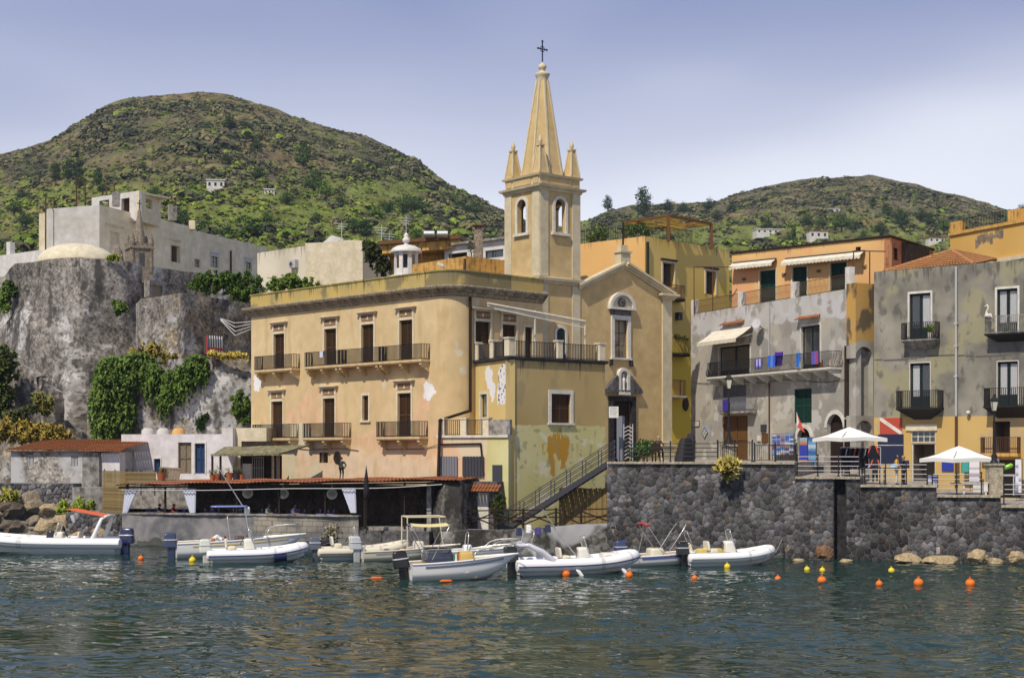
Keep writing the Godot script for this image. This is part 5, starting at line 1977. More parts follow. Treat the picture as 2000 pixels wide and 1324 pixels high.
	for i in 3: fence(B,I,V3(ps[i] + 0.27,top,-0.2),V3(ps[i + 1] - 0.27,top,-0.2),1.05,"roof_railing",0.17,M.rust,0.15)
	var aw := thing("awning","cream sloping awning over the laundry balcony","awning",T)
	var p0 := fs(T,1394,646,0.15)
	var p1 := fs(T,1470,639,0.15)
	var h0 := p0.y
	var am := mn()
	for i in 8:
		var f := i / 8.0
		var g := (i + 1) / 8.0
		am.quad(V3(p0.x,h0 - f * 1.0 - 0.06 * sin(PI * f),0.12 + f * 1.5),V3(p0.x,h0 - g * 1.0 - 0.06 * sin(PI * g),0.12 + g * 1.5),V3(p1.x,h0 - g * 1.0 - 0.06 * sin(PI * g),0.12 + g * 1.5),V3(p1.x,h0 - f * 1.0 - 0.06 * sin(PI * f),0.12 + f * 1.5))
	put(am,"canvas",M.canvas,aw)
	am = mn()
	am.bx(V3(p0.x - 0.02,h0 - 1.28,1.62),V3(p1.x + 0.02,h0 - 1.0,1.65))
	put(am,"valance",M.canvas,aw)
	am = mn()
	am.cyl(V3(p0.x,h0 + 0.02,0.12),V3(p1.x,h0 + 0.02,0.12),0.09)
	for x in [p0.x + 0.1,p1.x - 0.1]: am.bar(V3(x,h0 - 0.6,0.0),V3(x,h0 - 1.02,1.6),0.04)
	put(am,"arms",M.zinc,aw)
	var dsh := thing("satellite_dish","grey satellite dish on the pale house wall beside the drainpipe","dish",T)
	var sd := fs(T,1492,632)
	var dm := mn()
	dm.lathe([[0.0,0.0],[0.2,0.03],[0.38,0.1],[0.45,0.16],[0.44,0.18],[0.0,0.02]],18,Transform3D(Basis(Vector3.FORWARD,0.9) * Basis(Vector3.RIGHT,1.2),V3(sd.x,sd.y,0.5)))
	put(dm,"reflector",M.zinc,dsh)
	dm = mn()
	dm.tube([V3(sd.x + 0.25,sd.y - 0.5,0.0),V3(sd.x + 0.2,sd.y - 0.3,0.35),V3(sd.x,sd.y,0.5)],0.03,6)
	put(dm,"arm",M.iron,dsh)
	var pp := fs(T,1505,640)
	pipe(B,I,[V3(pp.x,16.9,0.1),V3(pp.x,g1[1] + 0.1,0.1)],0.05,M.zinc)
	pipe(B,I,[V3(pp.x,g1[1] - 0.8,0.1),V3(pp.x,4.6,0.1)],0.05,M.rust)
	var ca := mn()
	var c0 := fs(T,1352,738)
	var c1 := fs(T,1660,733)
	var cp := []
	for i in 9: cp.append(V3(lerpf(c0.x,c1.x,i / 8.0),lerpf(c0.y,c1.y,i / 8.0) - 0.35 - 0.12 * sin(i * 2.1),0.06))
	ca.tube(catmull(cp,3),0.02,4)
	put(ca,"cable",M.iron,B)
	var sg := rect(T,1352,822,1367,833.5)
	var fm := mn()
	fm.bx(V3(sg[0],sg[1],0),V3(sg[2],sg[3],0.05))
	var sgn := thing("street_sign","small white street sign in a dark frame on the pale house corner","sign",T)
	put(fm,"frame",M.slatedark,sgn)
	fm = mn()
	fm.bx(V3(sg[0] + 0.05,sg[1] + 0.05,0.04),V3(sg[2] - 0.05,sg[3] - 0.05,0.056))
	put(fm,"plate",M.trimw,sgn)
	fm = mn()
	for q in [[0.3,0.62,0.7,0.09],[0.16,0.3,0.85,0.14]]:
		var n := 9
		for i in n:
			if i % 4 == 3: continue
			var x0 := lerpf(sg[0],sg[2],lerpf(q[0],q[2],float(i) / n))
			fm.bx(V3(x0,lerpf(sg[1],sg[3],q[1]),0.056),V3(x0 + 0.035,lerpf(sg[1],sg[3],q[1]) + q[3] * 0.55,0.06))
	put(fm,"lettering",M.iron,sgn)
	var tc := fs(T,1377.5,846)
	var tile := thing("tile_panel","diamond shaped blue and yellow majolica tile panel on the pale house","panel",T)
	var q45 := Transform3D(Basis(Vector3.BACK,PI / 4),V3(tc.x,tc.y,0))
	fm = mn()
	fm.bx(V3(-0.34,-0.34,0),V3(0.34,0.34,0.05),q45)
	put(fm,"border",mat(Color(0.06,0.10,0.32),0.3),tile)
	for i in 2:
		for j in 2:
			fm = mn()
			fm.bx(V3(-0.26 + i * 0.262,-0.26 + j * 0.262,0.04),V3(-0.002 + i * 0.262,-0.002 + j * 0.262,0.06),q45)
			put(fm,"tile",mat(Color(0.55,0.50,0.25),0.3),tile)
	fm = mn()
	for i in 16: fm.box(V3(tc.x + cos(TAU * i / 16) * 0.2,tc.y + sin(TAU * i / 16) * 0.2,0.064),V3(0.06,0.03,0.008),Basis(Vector3.BACK,TAU * i / 16))
	fm.bx(V3(tc.x - 0.06,tc.y - 0.07,0.06),V3(tc.x + 0.06,tc.y + 0.07,0.067))
	put(fm,"pattern",mat(Color(0.08,0.16,0.30),0.3),tile)
	for q in [[1488,830,1498,843,"small dark notice plate above the letter box on the pale house",M.slatedark],[1490,847,1501,864,"brown wooden letter box on the pale house beside the notice plate",M.wood],[1481,849,1487,862,"small white notice beside the brown letter box",M.trimw]]:
		var r := rect(T,q[0],q[1],q[2],q[3])
		var o := mn()
		o.bx(V3(r[0],r[1],0),V3(r[2],r[3],0.09))
		o.bx(V3(r[0] + 0.03,r[1] + 0.05,0.091),V3(r[2] - 0.03,r[3] - 0.12,0.105))
		o.bx(V3(r[0] - 0.02,r[3],0),V3(r[2] + 0.02,r[3] + 0.02,0.12))
		tag(put(o,"wall_plate",q[5],self,T),q[4],"sign")
	laundry(T,h)
	var Tp := frame(1672,75.8,1718,76.6)
	var Lp := flen(1672,75.8,1718,76.6)
	var pw := thing("passage_wall","weathered ochre wall with a blind arch between the pale and grey houses","wall",Tp)
	var a0 := fs(Tp,1672,720)
	var a1 := fs(Tp,1706,720)
	var pm := mn()
	var hb := fs(Tp,1690,812).y
	var ht := fs(Tp,1690,700).y
	var hx := fs(Tp,1690,844).y
	var rr := (a1.x - a0.x) / 2
	pm.wall(0.0,3.0,Lp + 0.8,17.6,[[a0.x,hb,a1.x,ht + rr],[a0.x,3.6,a1.x,hx + rr]],0.9)
	for yy in [ht,hx]:
		for sgx in [-1,1]:
			var xm: float = (a0.x + a1.x) / 2
			var pl := PV([V2(xm + sgx * rr,yy + rr),V2(xm + sgx * rr,yy)])
			for i in range(1,8): pl.append(V2(xm + sgx * rr * cos(PI / 2 * i / 7),yy + rr * sin(PI / 2 * i / 7)))
			pm.prism(pl,-0.899,-0.001)
	var mid := fs(Tp,1690,668).y
	put(pm,"wall",paint(-0.5,17.8,Lp + 1.3,15.0,18,func(x,y):
		var c := lerpc(Color(0.52,0.29,0.07),Color(0.46,0.29,0.10),0.5 + fb(x,y,12.0))
		c = lerpc(c,Color(0.13,0.10,0.06),st(0.0,0.3,fb(x * 1.4,y * 0.7,22.0,90.0) + 0.05))
		if y < mid + fb(x,y,30.0) * 0.5: c = lerpc(Color(0.26,0.25,0.22),Color(0.40,0.38,0.33),0.5 + fb(x,y,14.0,5.0) * 1.3)
		return c),pw)
	sb(M.brown_dark,pw,I,"blind_arch_back",V3(a0.x - 0.1,hb - 0.1,-1.0),V3(a1.x + 0.1,ht + rr + 0.1,-0.91))  # dark panel paints the deep shade inside the arch
	sb(M.darkwood,pw,I,"passage_door",V3(a0.x - 0.1,3.5,-1.0),V3(a1.x + 0.1,hx + rr + 0.1,-0.91))
func cloth(T: Transform3D,x: float,w: float,y: float,drop: float,z: float,m: Array,label: String,gp: String) -> void:
	var t := thing("towel",label,"laundry",T,gp)
	var mb := mn()
	var N := 10
	for side in 2:
		var zz := z + (0.035 if side == 0 else -0.035)
		var dr := drop if side == 0 else drop * 0.55
		for i in N:
			mb.col = m[int(float(i) / N * m.size())]
			var xa := x - w / 2 + w * i / N
			var xb := x - w / 2 + w * (i + 1) / N
			var za := 0.025 * sin(i * 1.9)
			var zb := 0.025 * sin((i + 1) * 1.9)
			var q := [V3(xa,y - dr,zz + za),V3(xb,y - dr + 0.02 * sin(i * 3.0),zz + zb),V3(xb,y,zz),V3(xa,y,zz)]
			mb.quad(q[0],q[1],q[2],q[3])
	mb.quad(V3(x - w / 2,y,z + 0.035),V3(x + w / 2,y,z + 0.035),V3(x + w / 2,y,z - 0.035),V3(x - w / 2,y,z - 0.035))
	put(mb,"cloth",M.vc,t)
func laundry(T: Transform3D,h: float) -> void:
	var gp := "laundry over the balcony railing"
	var z := 1.12
	var y := h + 1.13
	var f := func(u): return fs(T,u,700,1.0).x
	cloth(T,f.call(1483),0.95,y - 0.12,0.75,z - 0.1,[Color(0.10,0.09,0.45),Color(0.55,0.53,0.75),Color(0.12,0.10,0.5),Color(0.6,0.58,0.78),Color(0.14,0.12,0.5)],"violet and white checked cloth hung inside the laundry balcony",gp)
	cloth(T,f.call(1511),0.95,y + 0.04,0.85,z,[Color(0.05,0.14,0.6),Color(0.10,0.25,0.72),Color(0.05,0.12,0.6)],"bright blue towel bunched over the laundry balcony railing",gp)
	cloth(T,f.call(1519),0.95,y + 0.25,1.0,z - 0.25,[Color(0.09,0.03,0.42)],"violet towel behind the bright blue one on the laundry balcony",gp)
	cloth(T,f.call(1563),0.42,y + 0.02,1.0,z,[Color(0.02,0.12,0.48),Color(0.03,0.18,0.58)],"narrow plain blue towel on the laundry balcony",gp)
	cloth(T,f.call(1596),0.85,y + 0.02,0.9,z,[Color(0.06,0.10,0.45),Color(0.45,0.05,0.05),Color(0.08,0.12,0.5),Color(0.10,0.14,0.5),Color(0.42,0.05,0.06),Color(0.06,0.10,0.45)],"blue and red striped towel on the laundry balcony",gp)
	var w := fs(T,1421,790,0.7)
	cloth(T,w.x - 0.15,0.8,w.y + 0.35,0.85,0.74,[Color(0.05,0.03,0.28)],"dark violet towel over the small grey balcony rail",gp)
	var fl := fs(T,1601,716,0.8)
	for k in 2:
		var t := thing("flower_pot","terracotta pot of red and white flowers at the laundry balcony's end","flowers",T,"flower pots on the laundry balcony")
		var pt := mn()
		pt.lathe([[0.09,h + 0.0],[0.13,h + 0.24],[0.15,h + 0.25],[0.12,h + 0.22]],10,Transform3D(Basis(),V3(fl.x - 0.25 + k * 0.4,0,0.75)))
		put(pt,"pot",M.terracotta,t)
		var lf := mn()
		rng.seed = 40 + k
		for i in 60:
			lf.col = [Color(0.06,0.12,0.03),Color(0.5,0.05,0.03),Color(0.6,0.55,0.4)][i % 3]
			var d := V3(rng.randfn(),absf(rng.randfn()),rng.randfn()).normalized()
			lf.leaf(V3(fl.x - 0.25 + k * 0.4,h + 0.25,0.75) + d * rng.randf_range(0.05,0.24),d,d.cross(V3(0.3,1,0.2)).normalized(),0.03,0.08)
		put(lf,"flowers",M.leaf,t)

func make_grey_house() -> void:
	var T := frame(1708,75.5,2000,70.6)
	var L := flen(1708,75.5,2060,69.7)
	var B := thing("grey_house","dark grey weathered house with ochre shop floor and black belly balconies","house",T)
	var I := I0
	var top := hh(531,75.5)
	var ws := {}
	ws.a = rect(T,1778,573,1819,664)
	ws.b = rect(T,1949,564,1989,652)
	ws.c = rect(T,1779,709,1818,797)
	ws.d = rect(T,1950,706,1990,793)
	ws.shop = rect(T,1782,866,1828,944)
	ws.fan = rect(T,1780,841,1828,864)
	ws.low = rect(T,1940,823,1974,885)
	ws.shop2 = rect(T,1926,898,1996,952)
	ws.shop[1] = 3.9
	ws.shop2[1] = 3.3
	var holes: Array = ws.values()
	var W := mn()
	W.wall(0,2.5,L,top,holes,0.45)
	W.bx(V3(0,2.5,-9),V3(0.4,top,-0.452))
	var band := fs(T,1850,813).y
	var cab := fs(T,1850,696).y
	put(W,"wall",paint(0,top + 0.1,L,top - 2.4,18,func(x,y):
		var n := fb(x,y,8.0,20.0) + fb(x,y,30.0,80.0) * 0.5
		var c := lerpc(Color(0.15,0.145,0.125),Color(0.32,0.30,0.25),0.42 + n * 1.3 * 0.6)
		c = lerpc(c,Color(0.30,0.28,0.17),st(0.1,0.35,fb(x,y,9.0,333.0)) * 0.8)
		c = lerpc(c,Color(0.09,0.09,0.085),st(0.16,0.5,fb(x * 1.3,y * 0.7,40.0,77.0)) * 0.7)
		c = lerpc(c,Color(0.07,0.07,0.065),drip(x,top - y,0.15,0.8,410.0) * 0.8)
		if y < band:
			c = lerpc(Color(0.50,0.33,0.11),Color(0.56,0.39,0.15),0.5 + fb(x,y,7.0,71.0))
			c = lerpc(c,Color(0.42,0.33,0.20),st(0.15,0.35,fb(x,y,16.0,14.0)) * 0.7)
		elif absf(y - cab + 0.1 * sin(x)) < 0.05: c = Color(0.1,0.095,0.085)
		return c),B)
	var Dk := mn()
	Dk.bx(V3(0.402,2.5,-9),V3(L,top - 0.1,-2.0))
	Dk.bx(V3(0.402,top - 0.4,-1.99),V3(L,top - 0.1,-0.46))
	put(Dk,"body",M.concrete,B)
	win(B,I,ws.a,"curtain",{"sur": 0.13,"mat": M.trimw,"on": [0,1]})
	win(B,I,ws.b,"curtain",{"sur": 0.13,"mat": M.trimw,"on": [1,1]})
	win(B,I,ws.c,"curtain",{"sur": 0.05,"mat": M.trimw,"on": [1,0]})
	win(B,I,ws.d,"curtain",{"sur": 0.05,"mat": M.trimw,"on": [1,1]})
	win(B,I,ws.shop,"dark",{"sur": 0.0,"mat": M.trimw,"name": "shop_door"})
	win(B,I,ws.fan,"glass",{"sur": 0.0,"mat": M.trimw,"nx": 4,"ny": 2,"leaf": M.trimw,"name": "fanlight"})
	win(B,I,ws.low,"dark",{"sur": 0.0,"mat": M.darkwood})
	win(B,I,ws.shop2,"dark",{"sur": 0.0,"mat": M.darkwood,"name": "shop_opening"})
	var bl := func(u0,u1,v,dp): return [fs(T,u0,v,dp).x,fs(T,u1,v,dp).x,fs(T,(u0 + u1) / 2,v,dp).y]
	var q: Array = bl.call(1761,1829,664,0.7)
	balcony(B,I,q[0],q[1],ws.a[1],0.8,{"mat": M.greyplaster,"shape": "hull","drop": 0.62,"in": 0.45,"th": 0.08,"rail": 1.1})
	q = bl.call(1925,2015,652,0.7)
	balcony(B,I,q[0],q[1],ws.b[1],0.85,{"mat": M.iron,"shape": "hull","drop": 0.5,"in": 0.6,"th": 0.08,"rail": 1.1,"rmat": M.concrete})
	q = bl.call(1752,1835,797,0.8)
	balcony(B,I,q[0],q[1],ws.c[1],0.95,{"mat": M.iron,"shape": "hull","drop": 0.75,"in": 0.9,"th": 0.1,"rail": 1.12})
	q = bl.call(1923,2015,793,0.8)
	balcony(B,I,q[0],q[1],ws.d[1],0.95,{"mat": M.iron,"shape": "hull","drop": 0.75,"in": 0.6,"th": 0.1,"rail": 1.12})
	q = bl.call(1916,1990,886,0.5)
	balcony(B,I,q[0],q[1],ws.low[1],0.6,{"mat": M.ochre,"rail": 1.0,"rmat": M.rust,"th": 0.2})
	var px := fs(T,1870,600).x
	pipe(B,I,[V3(px,top - 0.1,0.12),V3(px,band,0.12)],0.085,M.zinc)
	pipe(B,I,[V3(px,band,0.12),V3(px,3.5,0.12)],0.09,M.rust)
	for v in [632.0,676.0,735.0]: sb(M.zinc,B,I,"pipe_collar",V3(px - 0.12,fs(T,1870,v).y - 0.06,0.0),V3(px + 0.12,fs(T,1870,v).y + 0.06,0.22))
	var dfl := rect(T,1720,816,1763,848)
	var fl := thing("dive_flag_board","red board with a white diagonal stripe above the navy panel","sign",T)
	var fb2 := mn()
	fb2.bx(V3(dfl[0],dfl[1],0),V3(dfl[2],dfl[3],0.06))
	put(fb2,"board",mat(Color(0.42,0.07,0.045),0.5),fl)
	fb2 = mn()
	var w := 0.17
	fb2.prism(PV([V2(dfl[0],dfl[3]),V2(dfl[0],dfl[3] - w),V2(dfl[2] - w,dfl[1]),V2(dfl[2],dfl[1]),V2(dfl[2],dfl[1] + w),V2(dfl[0] + w,dfl[3])]),0.06,0.066)
	put(fb2,"stripe",M.trimw,fl)
	var nv := rect(T,1716,848,1766,905)
	var nb := thing("navy_panel","large navy panel with a thin white line below the red striped board","panel",T)
	fb2 = mn()
	fb2.bx(V3(nv[0],nv[1],0),V3(nv[2],nv[3] - 0.01,0.05))
	put(fb2,"board",mat(Color(0.02,0.025,0.06),0.5),nb)
	fb2 = mn()
	fb2.bx(V3(nv[0],nv[3] - 0.75,0.05),V3(nv[2],nv[3] - 0.71,0.055))
	put(fb2,"line",M.trimw,nb)
	var sgn := rect(T,1771,818,1832,841)
	sb(M.trim,B,I,"shop_fascia",V3(sgn[0],sgn[1],0),V3(sgn[2],sgn[3] - 0.35,0.1))
	var lm := fs(T,1895,806)
	var lp := mn()
	lp.lathe([[0.0,-0.14],[0.1,-0.1],[0.14,0.0],[0.1,0.1],[0.0,0.14]],12,Transform3D(Basis(),V3(lm.x,lm.y,0.22)))
	lp.bar(V3(lm.x - 0.1,lm.y,0.0),V3(lm.x - 0.05,lm.y,0.2),0.05)
	tag(put(lp,"wall_lamp",M.trimw,self,T),"round white wall lamp on the grey house near the drainpipe","lamp")
	var bd := rect(T,1840,893,1863,920,0.1)
	var bo := thing("blue_board","plain bright blue board on the ochre shop wall","board",T)
	fb2 = mn()
	fb2.bx(V3(bd[0],bd[1],0.02),V3(bd[2],bd[3],0.08))
	put(fb2,"board",mat(Color(0.03,0.05,0.32),0.4),bo)
	fb2 = mn()
	for k in 6: fb2.box(V3(lerpf(bd[0],bd[2],0.3 + 0.08 * k),bd[3] - 0.1 - 0.07 * absf(sin(k * 2.0)),0.084),V3(0.12,0.1,0.008),Basis(Vector3.BACK,k * 0.9))
	put(fb2,"torn_patch",mat(Color(0.45,0.33,0.22),0.8),bo)
	var pt := thing("balcony_plant","green plant in a white pot on the grey house's upper balcony","plant",T)
	var pc := V3(fs(T,1817,660,0.6).x,ws.a[1],0.55)
	fb2 = mn()
	fb2.lathe([[0.13,0.0],[0.19,0.4],[0.2,0.42],[0.16,0.38]],12,Transform3D(Basis(),pc))
	put(fb2,"pot",M.trimw,pt)
	fb2 = mn()
	rng.seed = 9
	for i in 80:
		var d := V3(rng.randfn() * 0.5,1.0,rng.randfn() * 0.5).normalized()
		fb2.col = lerpc(Color(0.05,0.11,0.02),Color(0.22,0.3,0.05),rng.randf())
		fb2.leaf(pc + V3(rng.randfn() * 0.06,0.4,rng.randfn() * 0.06),d,d.cross(V3(1,0.2,0.6)).normalized(),0.03,rng.randf_range(0.35,0.85))
	put(fb2,"foliage",M.leaf,pt)
	var sw := thing("goose_ornament","white goose shaped ornament on the far upper balcony corner","ornament",T)
	var sc := V3(fs(T,1932,640,0.8).x,ws.b[1] + 0.95,0.8)
	fb2 = mn()
	fb2.tube([sc + V3(0.25,0.05,0),sc + V3(0.1,0.2,0),sc + V3(-0.15,0.22,0),sc + V3(-0.12,0.5,0),sc + V3(0.0,0.72,0),sc + V3(-0.1,0.86,0),sc + V3(-0.28,0.8,0)],[0.03,0.16,0.15,0.06,0.05,0.07,0.02],8)
	put(fb2,"body",M.trimw,sw)
	var R := thing("tiled_roof","orange clay tiled hip roof rising behind the grey house wall","roof",I0)
	var e0 := P(1728,531,76.5)
	var e1 := P(1903,516,73.6)
	var e2 := P(1765,519,88.0)
	var e3 := P(1945,507,84.0)
	var rd0 := P(1860,489,79.0)
	var rm := mn()
	tiles_into(rm,0.0,e0.distance_to(e1),func(x,t):
		var f: float = x / e0.distance_to(e1)
		return e0.lerp(e1,f).lerp(rd0,t),9,0.24)
	tiles_into(rm,0.0,e1.distance_to(e3),func(x,t):
		var f: float = x / e1.distance_to(e3)
		return e1.lerp(e3,f).lerp(rd0,t),9,0.24)
	put(rm,"tiles",M.tileorange,R)
	rm = mn()
	rm.tri(e0 - V3(0,0.06,0),e1 - V3(0,0.06,0),rd0 - V3(0,0.06,0))
	rm.tri(e1 - V3(0,0.06,0),e3 - V3(0,0.06,0),rd0 - V3(0,0.06,0))
	rm.tri(e3 - V3(0,0.06,0),e2 - V3(0,0.06,0),rd0 - V3(0,0.06,0))
	rm.tri(e2 - V3(0,0.06,0),e0 - V3(0,0.06,0),rd0 - V3(0,0.06,0))
	put(rm,"roof_deck",M.tileorange,R)
	for e in [e0,e1,e3]:
		rm = mn()
		rm.cyl(e,rd0,0.16,0.14,8)
		put(rm,"ridge_tiles",M.tileorange,R)
func make_back_houses() -> void:
	var I := I0
	var T := frame(1430,92.0,1738,84.7)
	var L := flen(1430,92.0,1738,84.7)
	var B := thing("orange_house","orange house with dark green doors and rolled awnings behind the roof terrace","house",T)
	var top := hh(462,84.7)
	var ds := []
	for q in [[1485.0,528.0,1516.0,582.0],[1549.0,521.0,1577.0,568.0],[1623.0,513.0,1655.0,570.0]]:
		var r := rect(T,q[0],q[1],q[2],q[3])
		r[1] = 17.2
		ds.append(r)
	var sw := rect(T,1672,482,1682,490)
	var W := mn()
	W.wall(0,10,L,top,ds + [sw],0.4)
	put(W,"wall",paint(0,top + 0.1,L,top - 9.9,12,func(x,y):
		var c := lerpc(Color(0.62,0.36,0.15),Color(0.70,0.45,0.19),0.5 + fb(x,y,6.0,9.0))
		c = lerpc(c,Color(0.68,0.36,0.17),st(0.0,0.2,fb(x,y,8.0,55.0) - (0.25 if x > 5.5 else -0.1)))
		c = lerpc(c,Color(0.20,0.15,0.09),drip(x,top - y,0.05,0.45,77.0) * 0.8)
		return c),B)
	var T2 := frame(1738,84.7,1824,90.5)
	var L2 := flen(1738,84.7,1824,90.5)
	var r2 := T.affine_inverse() * T2
	var W2 := mn()
	var sl := rect(T2,1746,484,1754,508)
	W2.wall(0,10,L2,top,[sl],0.4)
	put(W2,"side_wall",M.orange_shaded,B,r2)  # same house as the orange front; the shade is in this colour
	win(B,r2,sl,"dark",{"sur": 0.0,"mat": M.brown_dark})
	sb(M.brown_dark,B,I,"body",V3(0.1,10,-7),V3(L - 0.3,top - 0.1,-2.0))
	var cop := mn()
	var d2 := r2.basis.x
	cop.mold([V2(0,-4),V2(0,0),V2(L,0),V2(L + d2.x * L2,d2.z * L2)],[[0.0,top - 0.05],[0.14,top],[0.16,top + 0.1],[-0.4,top + 0.2]])
	put(cop,"coping",M.brown_dark,B)
	for r in ds: win(B,I,r,"louver",{"sur": 0.12,"mat": M.trim,"leaf": M.green})
	win(B,I,sw,"dark",{"sur": 0.0,"mat": M.brown_dark})
	for q in [[1454,545],[1532,536],[1600,529],[1690,520]]:
		var c := fs(T,q[0],q[1])
		var lm := mn()
		lm.bx(V3(c.x - 0.16,c.y - 0.1,0),V3(c.x + 0.16,c.y + 0.1,0.1))
		lm.bx(V3(c.x - 0.1,c.y - 0.06,0.1),V3(c.x + 0.1,c.y + 0.06,0.16))
		put(lm,"wall_light",M.woodgrey,B)
	for q in [[1431,1515,517.0,508.0],[1533,1688,509.0,493.0]]:
		var a := fs(T,q[0],q[2],0.3)
		var b := fs(T,q[1],q[3],0.3)
		var y := (a.y + b.y) / 2
		var t := thing("roof_awning","rolled cream awning with scalloped valance along the orange house" if q[0] > 1500 else "shorter rolled cream awning above the first green door of the orange house","awning",T)
		var am := mn()
		am.cyl(V3(a.x,y + 0.1,0.2),V3(b.x,y + 0.1,0.2),0.11)
		put(am,"roller",M.slatedark,t)
		am = mn()
		am.quad(V3(a.x,y - 0.22,0.85),V3(b.x,y - 0.22,0.85),V3(b.x,y + 0.12,0.22),V3(a.x,y + 0.12,0.22))
		put(am,"canvas",M.canvas,t)
		am = mn()
		var n := int((b.x - a.x) / 0.3)
		for i in n:
			var x0 := lerpf(a.x,b.x,float(i) / n)
			var x1 := lerpf(a.x,b.x,(i + 1.0) / n)
			am.prism(PV([V2(x0,y - 0.22),V2(x1,y - 0.22),V2(x1,y - 0.42),V2((x0 + x1) / 2,y - 0.52),V2(x0,y - 0.42)]),0.85,0.86)
		put(am,"valance",M.canvas,t)
	for q in [[1356.0,1429.0,521.0,598.0,90.6,"iron post frame standing at the yellow house end of the roof terrace"],[1668.0,1731.0,490.0,552.0,77.5,"iron post frame standing at the grey house end of the roof terrace"]]:
		var t := thing("drying_rack",q[5],"frame",I0,"iron frames on the roof terrace")
		var um: float = lerpf(q[0],q[1],0.5)
		for u in [q[0],um]:
			var mb := mn()
			mb.bar(P(u,q[2],q[4]),G(u,q[4],17.25),0.07)
			put(mb,"post",M.rust,t)
		var mb := mn()
		mb.bar(P(q[0],q[2],q[4]),P(q[1],q[2] + 1,q[4] + 0.3),0.07)
		put(mb,"beam",M.rust,t)
	T = frame(1260,100.0,1425,107.0)
	L = flen(1260,100.0,1425,107.0)
	B = thing("yellow_house","tall yellow house with roof pergola rising behind the church front","house",T)
	top = hh(461,100.0)
	var w1 := rect(T,1295,514,1317,560)
	var w2 := rect(T,1379,530,1398,575)
	var o1 := fs(T,1339,789)
	W = mn()
	W.wall(0,5,L,top,[w1,w2],0.4)
	var yp := func(x: float,y: float) -> Color:
		var c := lerpc(Color(0.64,0.44,0.09),Color(0.70,0.52,0.17),0.5 + fb(x,y,5.0,19.0))
		c = lerpc(c,Color(0.72,0.52,0.06),st(17.5,15.5,y))
		return lerpc(c,Color(0.17,0.13,0.05),drip(x,top - y,0.08,0.75,510.0) * 0.75)
	put(W,"wall",paint(0,top + 0.1,L,top - 4.9,11,yp),B)
	T2 = frame(1143,103.5,1260,100.0)
	L2 = flen(1143,103.5,1260,100.0)
	r2 = T.affine_inverse() * T2
	W2 = mn()
	W2.wall(-2,8,L2,top,[],0.4)
	put(W2,"side_wall",paint(-2,top + 0.1,L2 + 2,top - 7.9,11,func(x,y):
		var c := lerpc(Color(0.64,0.38,0.14),Color(0.70,0.44,0.17),0.5 + fb(x,y,6.0,190.0))
		return lerpc(c,Color(0.22,0.15,0.06),drip(x,top - y,0.08,0.75,610.0) * 0.75)),B,r2)
	sb(M.yellow,B,I,"body",V3(0.3,5,-9),V3(L,top - 0.3,-2.0))
	win(B,I,w1,"dark",{"sur": 0.2,"mat": M.trim,"cornice": true,"cmat": M.brown_dark})
	win(B,I,w2,"dark",{"sur": 0.2,"mat": M.trim,"cornice": true,"cmat": M.brown_dark})
	pipe(B,I,[V3(0.25,top - 0.5,0.12),V3(0.25,14,0.12)],0.13,M.iron)
	var db := func(u0,u1,v,o): balcony(B,I,fs(T,u0,v,0.5).x,fs(T,u1,v,0.5).x,fs(T,(u0 + u1) / 2,v,0.5).y,0.7,o)
	db.call(1292,1336,582,{"mat": M.brown_dark,"rail": 1.2,"gap": 0.16,"rmat": M.rust})
	db.call(1292,1345,690,{"mat": M.brown_dark,"rail": 1.3,"belly": 0.2,"gap": 0.2})
	db.call(1292,1338,772,{"mat": M.trim,"rail": 1.4,"gap": 0.18,"rmat": M.rust})
	var om := mn()
	om.lathe([[0.0,0.0],[0.62,0.0],[0.66,0.05],[0.6,0.1],[0.0,0.06]],20,Transform3D(Basis(Vector3.RIGHT,PI / 2).scaled(V3(0.7,1.0,1)),V3(o1.x,o1.y,0)))
	put(om,"oval_window",M.darkwood,B)
	sb(M.lavadark,B,I,"bracket_lamp",V3(fs(T,1319,620).x,fs(T,1319,625).y,0),V3(fs(T,1325,620).x,fs(T,1325,611).y,0.5))
	rng.seed = 14
	for k in 3:
		var pl := thing("balcony_plant","dark bushy plant on the yellow house's middle balcony","plant",T,"plants on the yellow house balcony")
		var c := V3(fs(T,1322 + k * 8,660,0.5).x,fs(T,1320,672,0.5).y + 0.5,0.45)
		var lf := mn()
		for i in 70:
			lf.col = lerpc(Color(0.03,0.06,0.02),Color(0.10,0.07,0.03),rng.randf())
			var d := V3(rng.randfn(),absf(rng.randfn()) * (1.6 if k == 0 else 0.7),rng.randfn()).normalized()
			lf.leaf(c + d * rng.randf_range(0.0,0.35),d,d.cross(V3(0.2,0.5,1)).normalized(),0.05,0.2)
		put(lf,"foliage",M.leaf,pl)
	var a := V3(0.3,top,-0.3)
	fence(B,I,V3(0.4,top,-0.4),V3(L * 0.58,top,-0.4),1.25,"roof_railing",0.0,M.iron,0.2)
	fence(B,r2,V3(-1,top,-0.4),V3(L2 - 0.4,top,-0.4),1.25,"roof_railing",0.0,M.iron,0.2)
	var pg := thing("pergola","wooden roof pergola with pale slatted shade panels on the yellow house","pergola",I0)
	for q in [P(1306,421,101.0),P(1390,437,104.65),P(1222,434,103.95)]:
		var mb := mn()
		mb.bar(q,V3(q.x,top - 0.3,q.z),0.28)
		put(mb,"post",M.wood,pg)
	var pa := P(1306,421,101.0)
	var pb := P(1390,437,104.65)
	var pc := P(1222,434,103.95)
	var pd := pb + pc - pa
	pd.y = pa.y
	for q in [[pa,pb],[pa,pc],[pb,pd],[pc,pd]]:
		var mb := mn()
		mb.bar(q[0],q[1],0.18,0.2)
		put(mb,"beam",M.wood,pg)
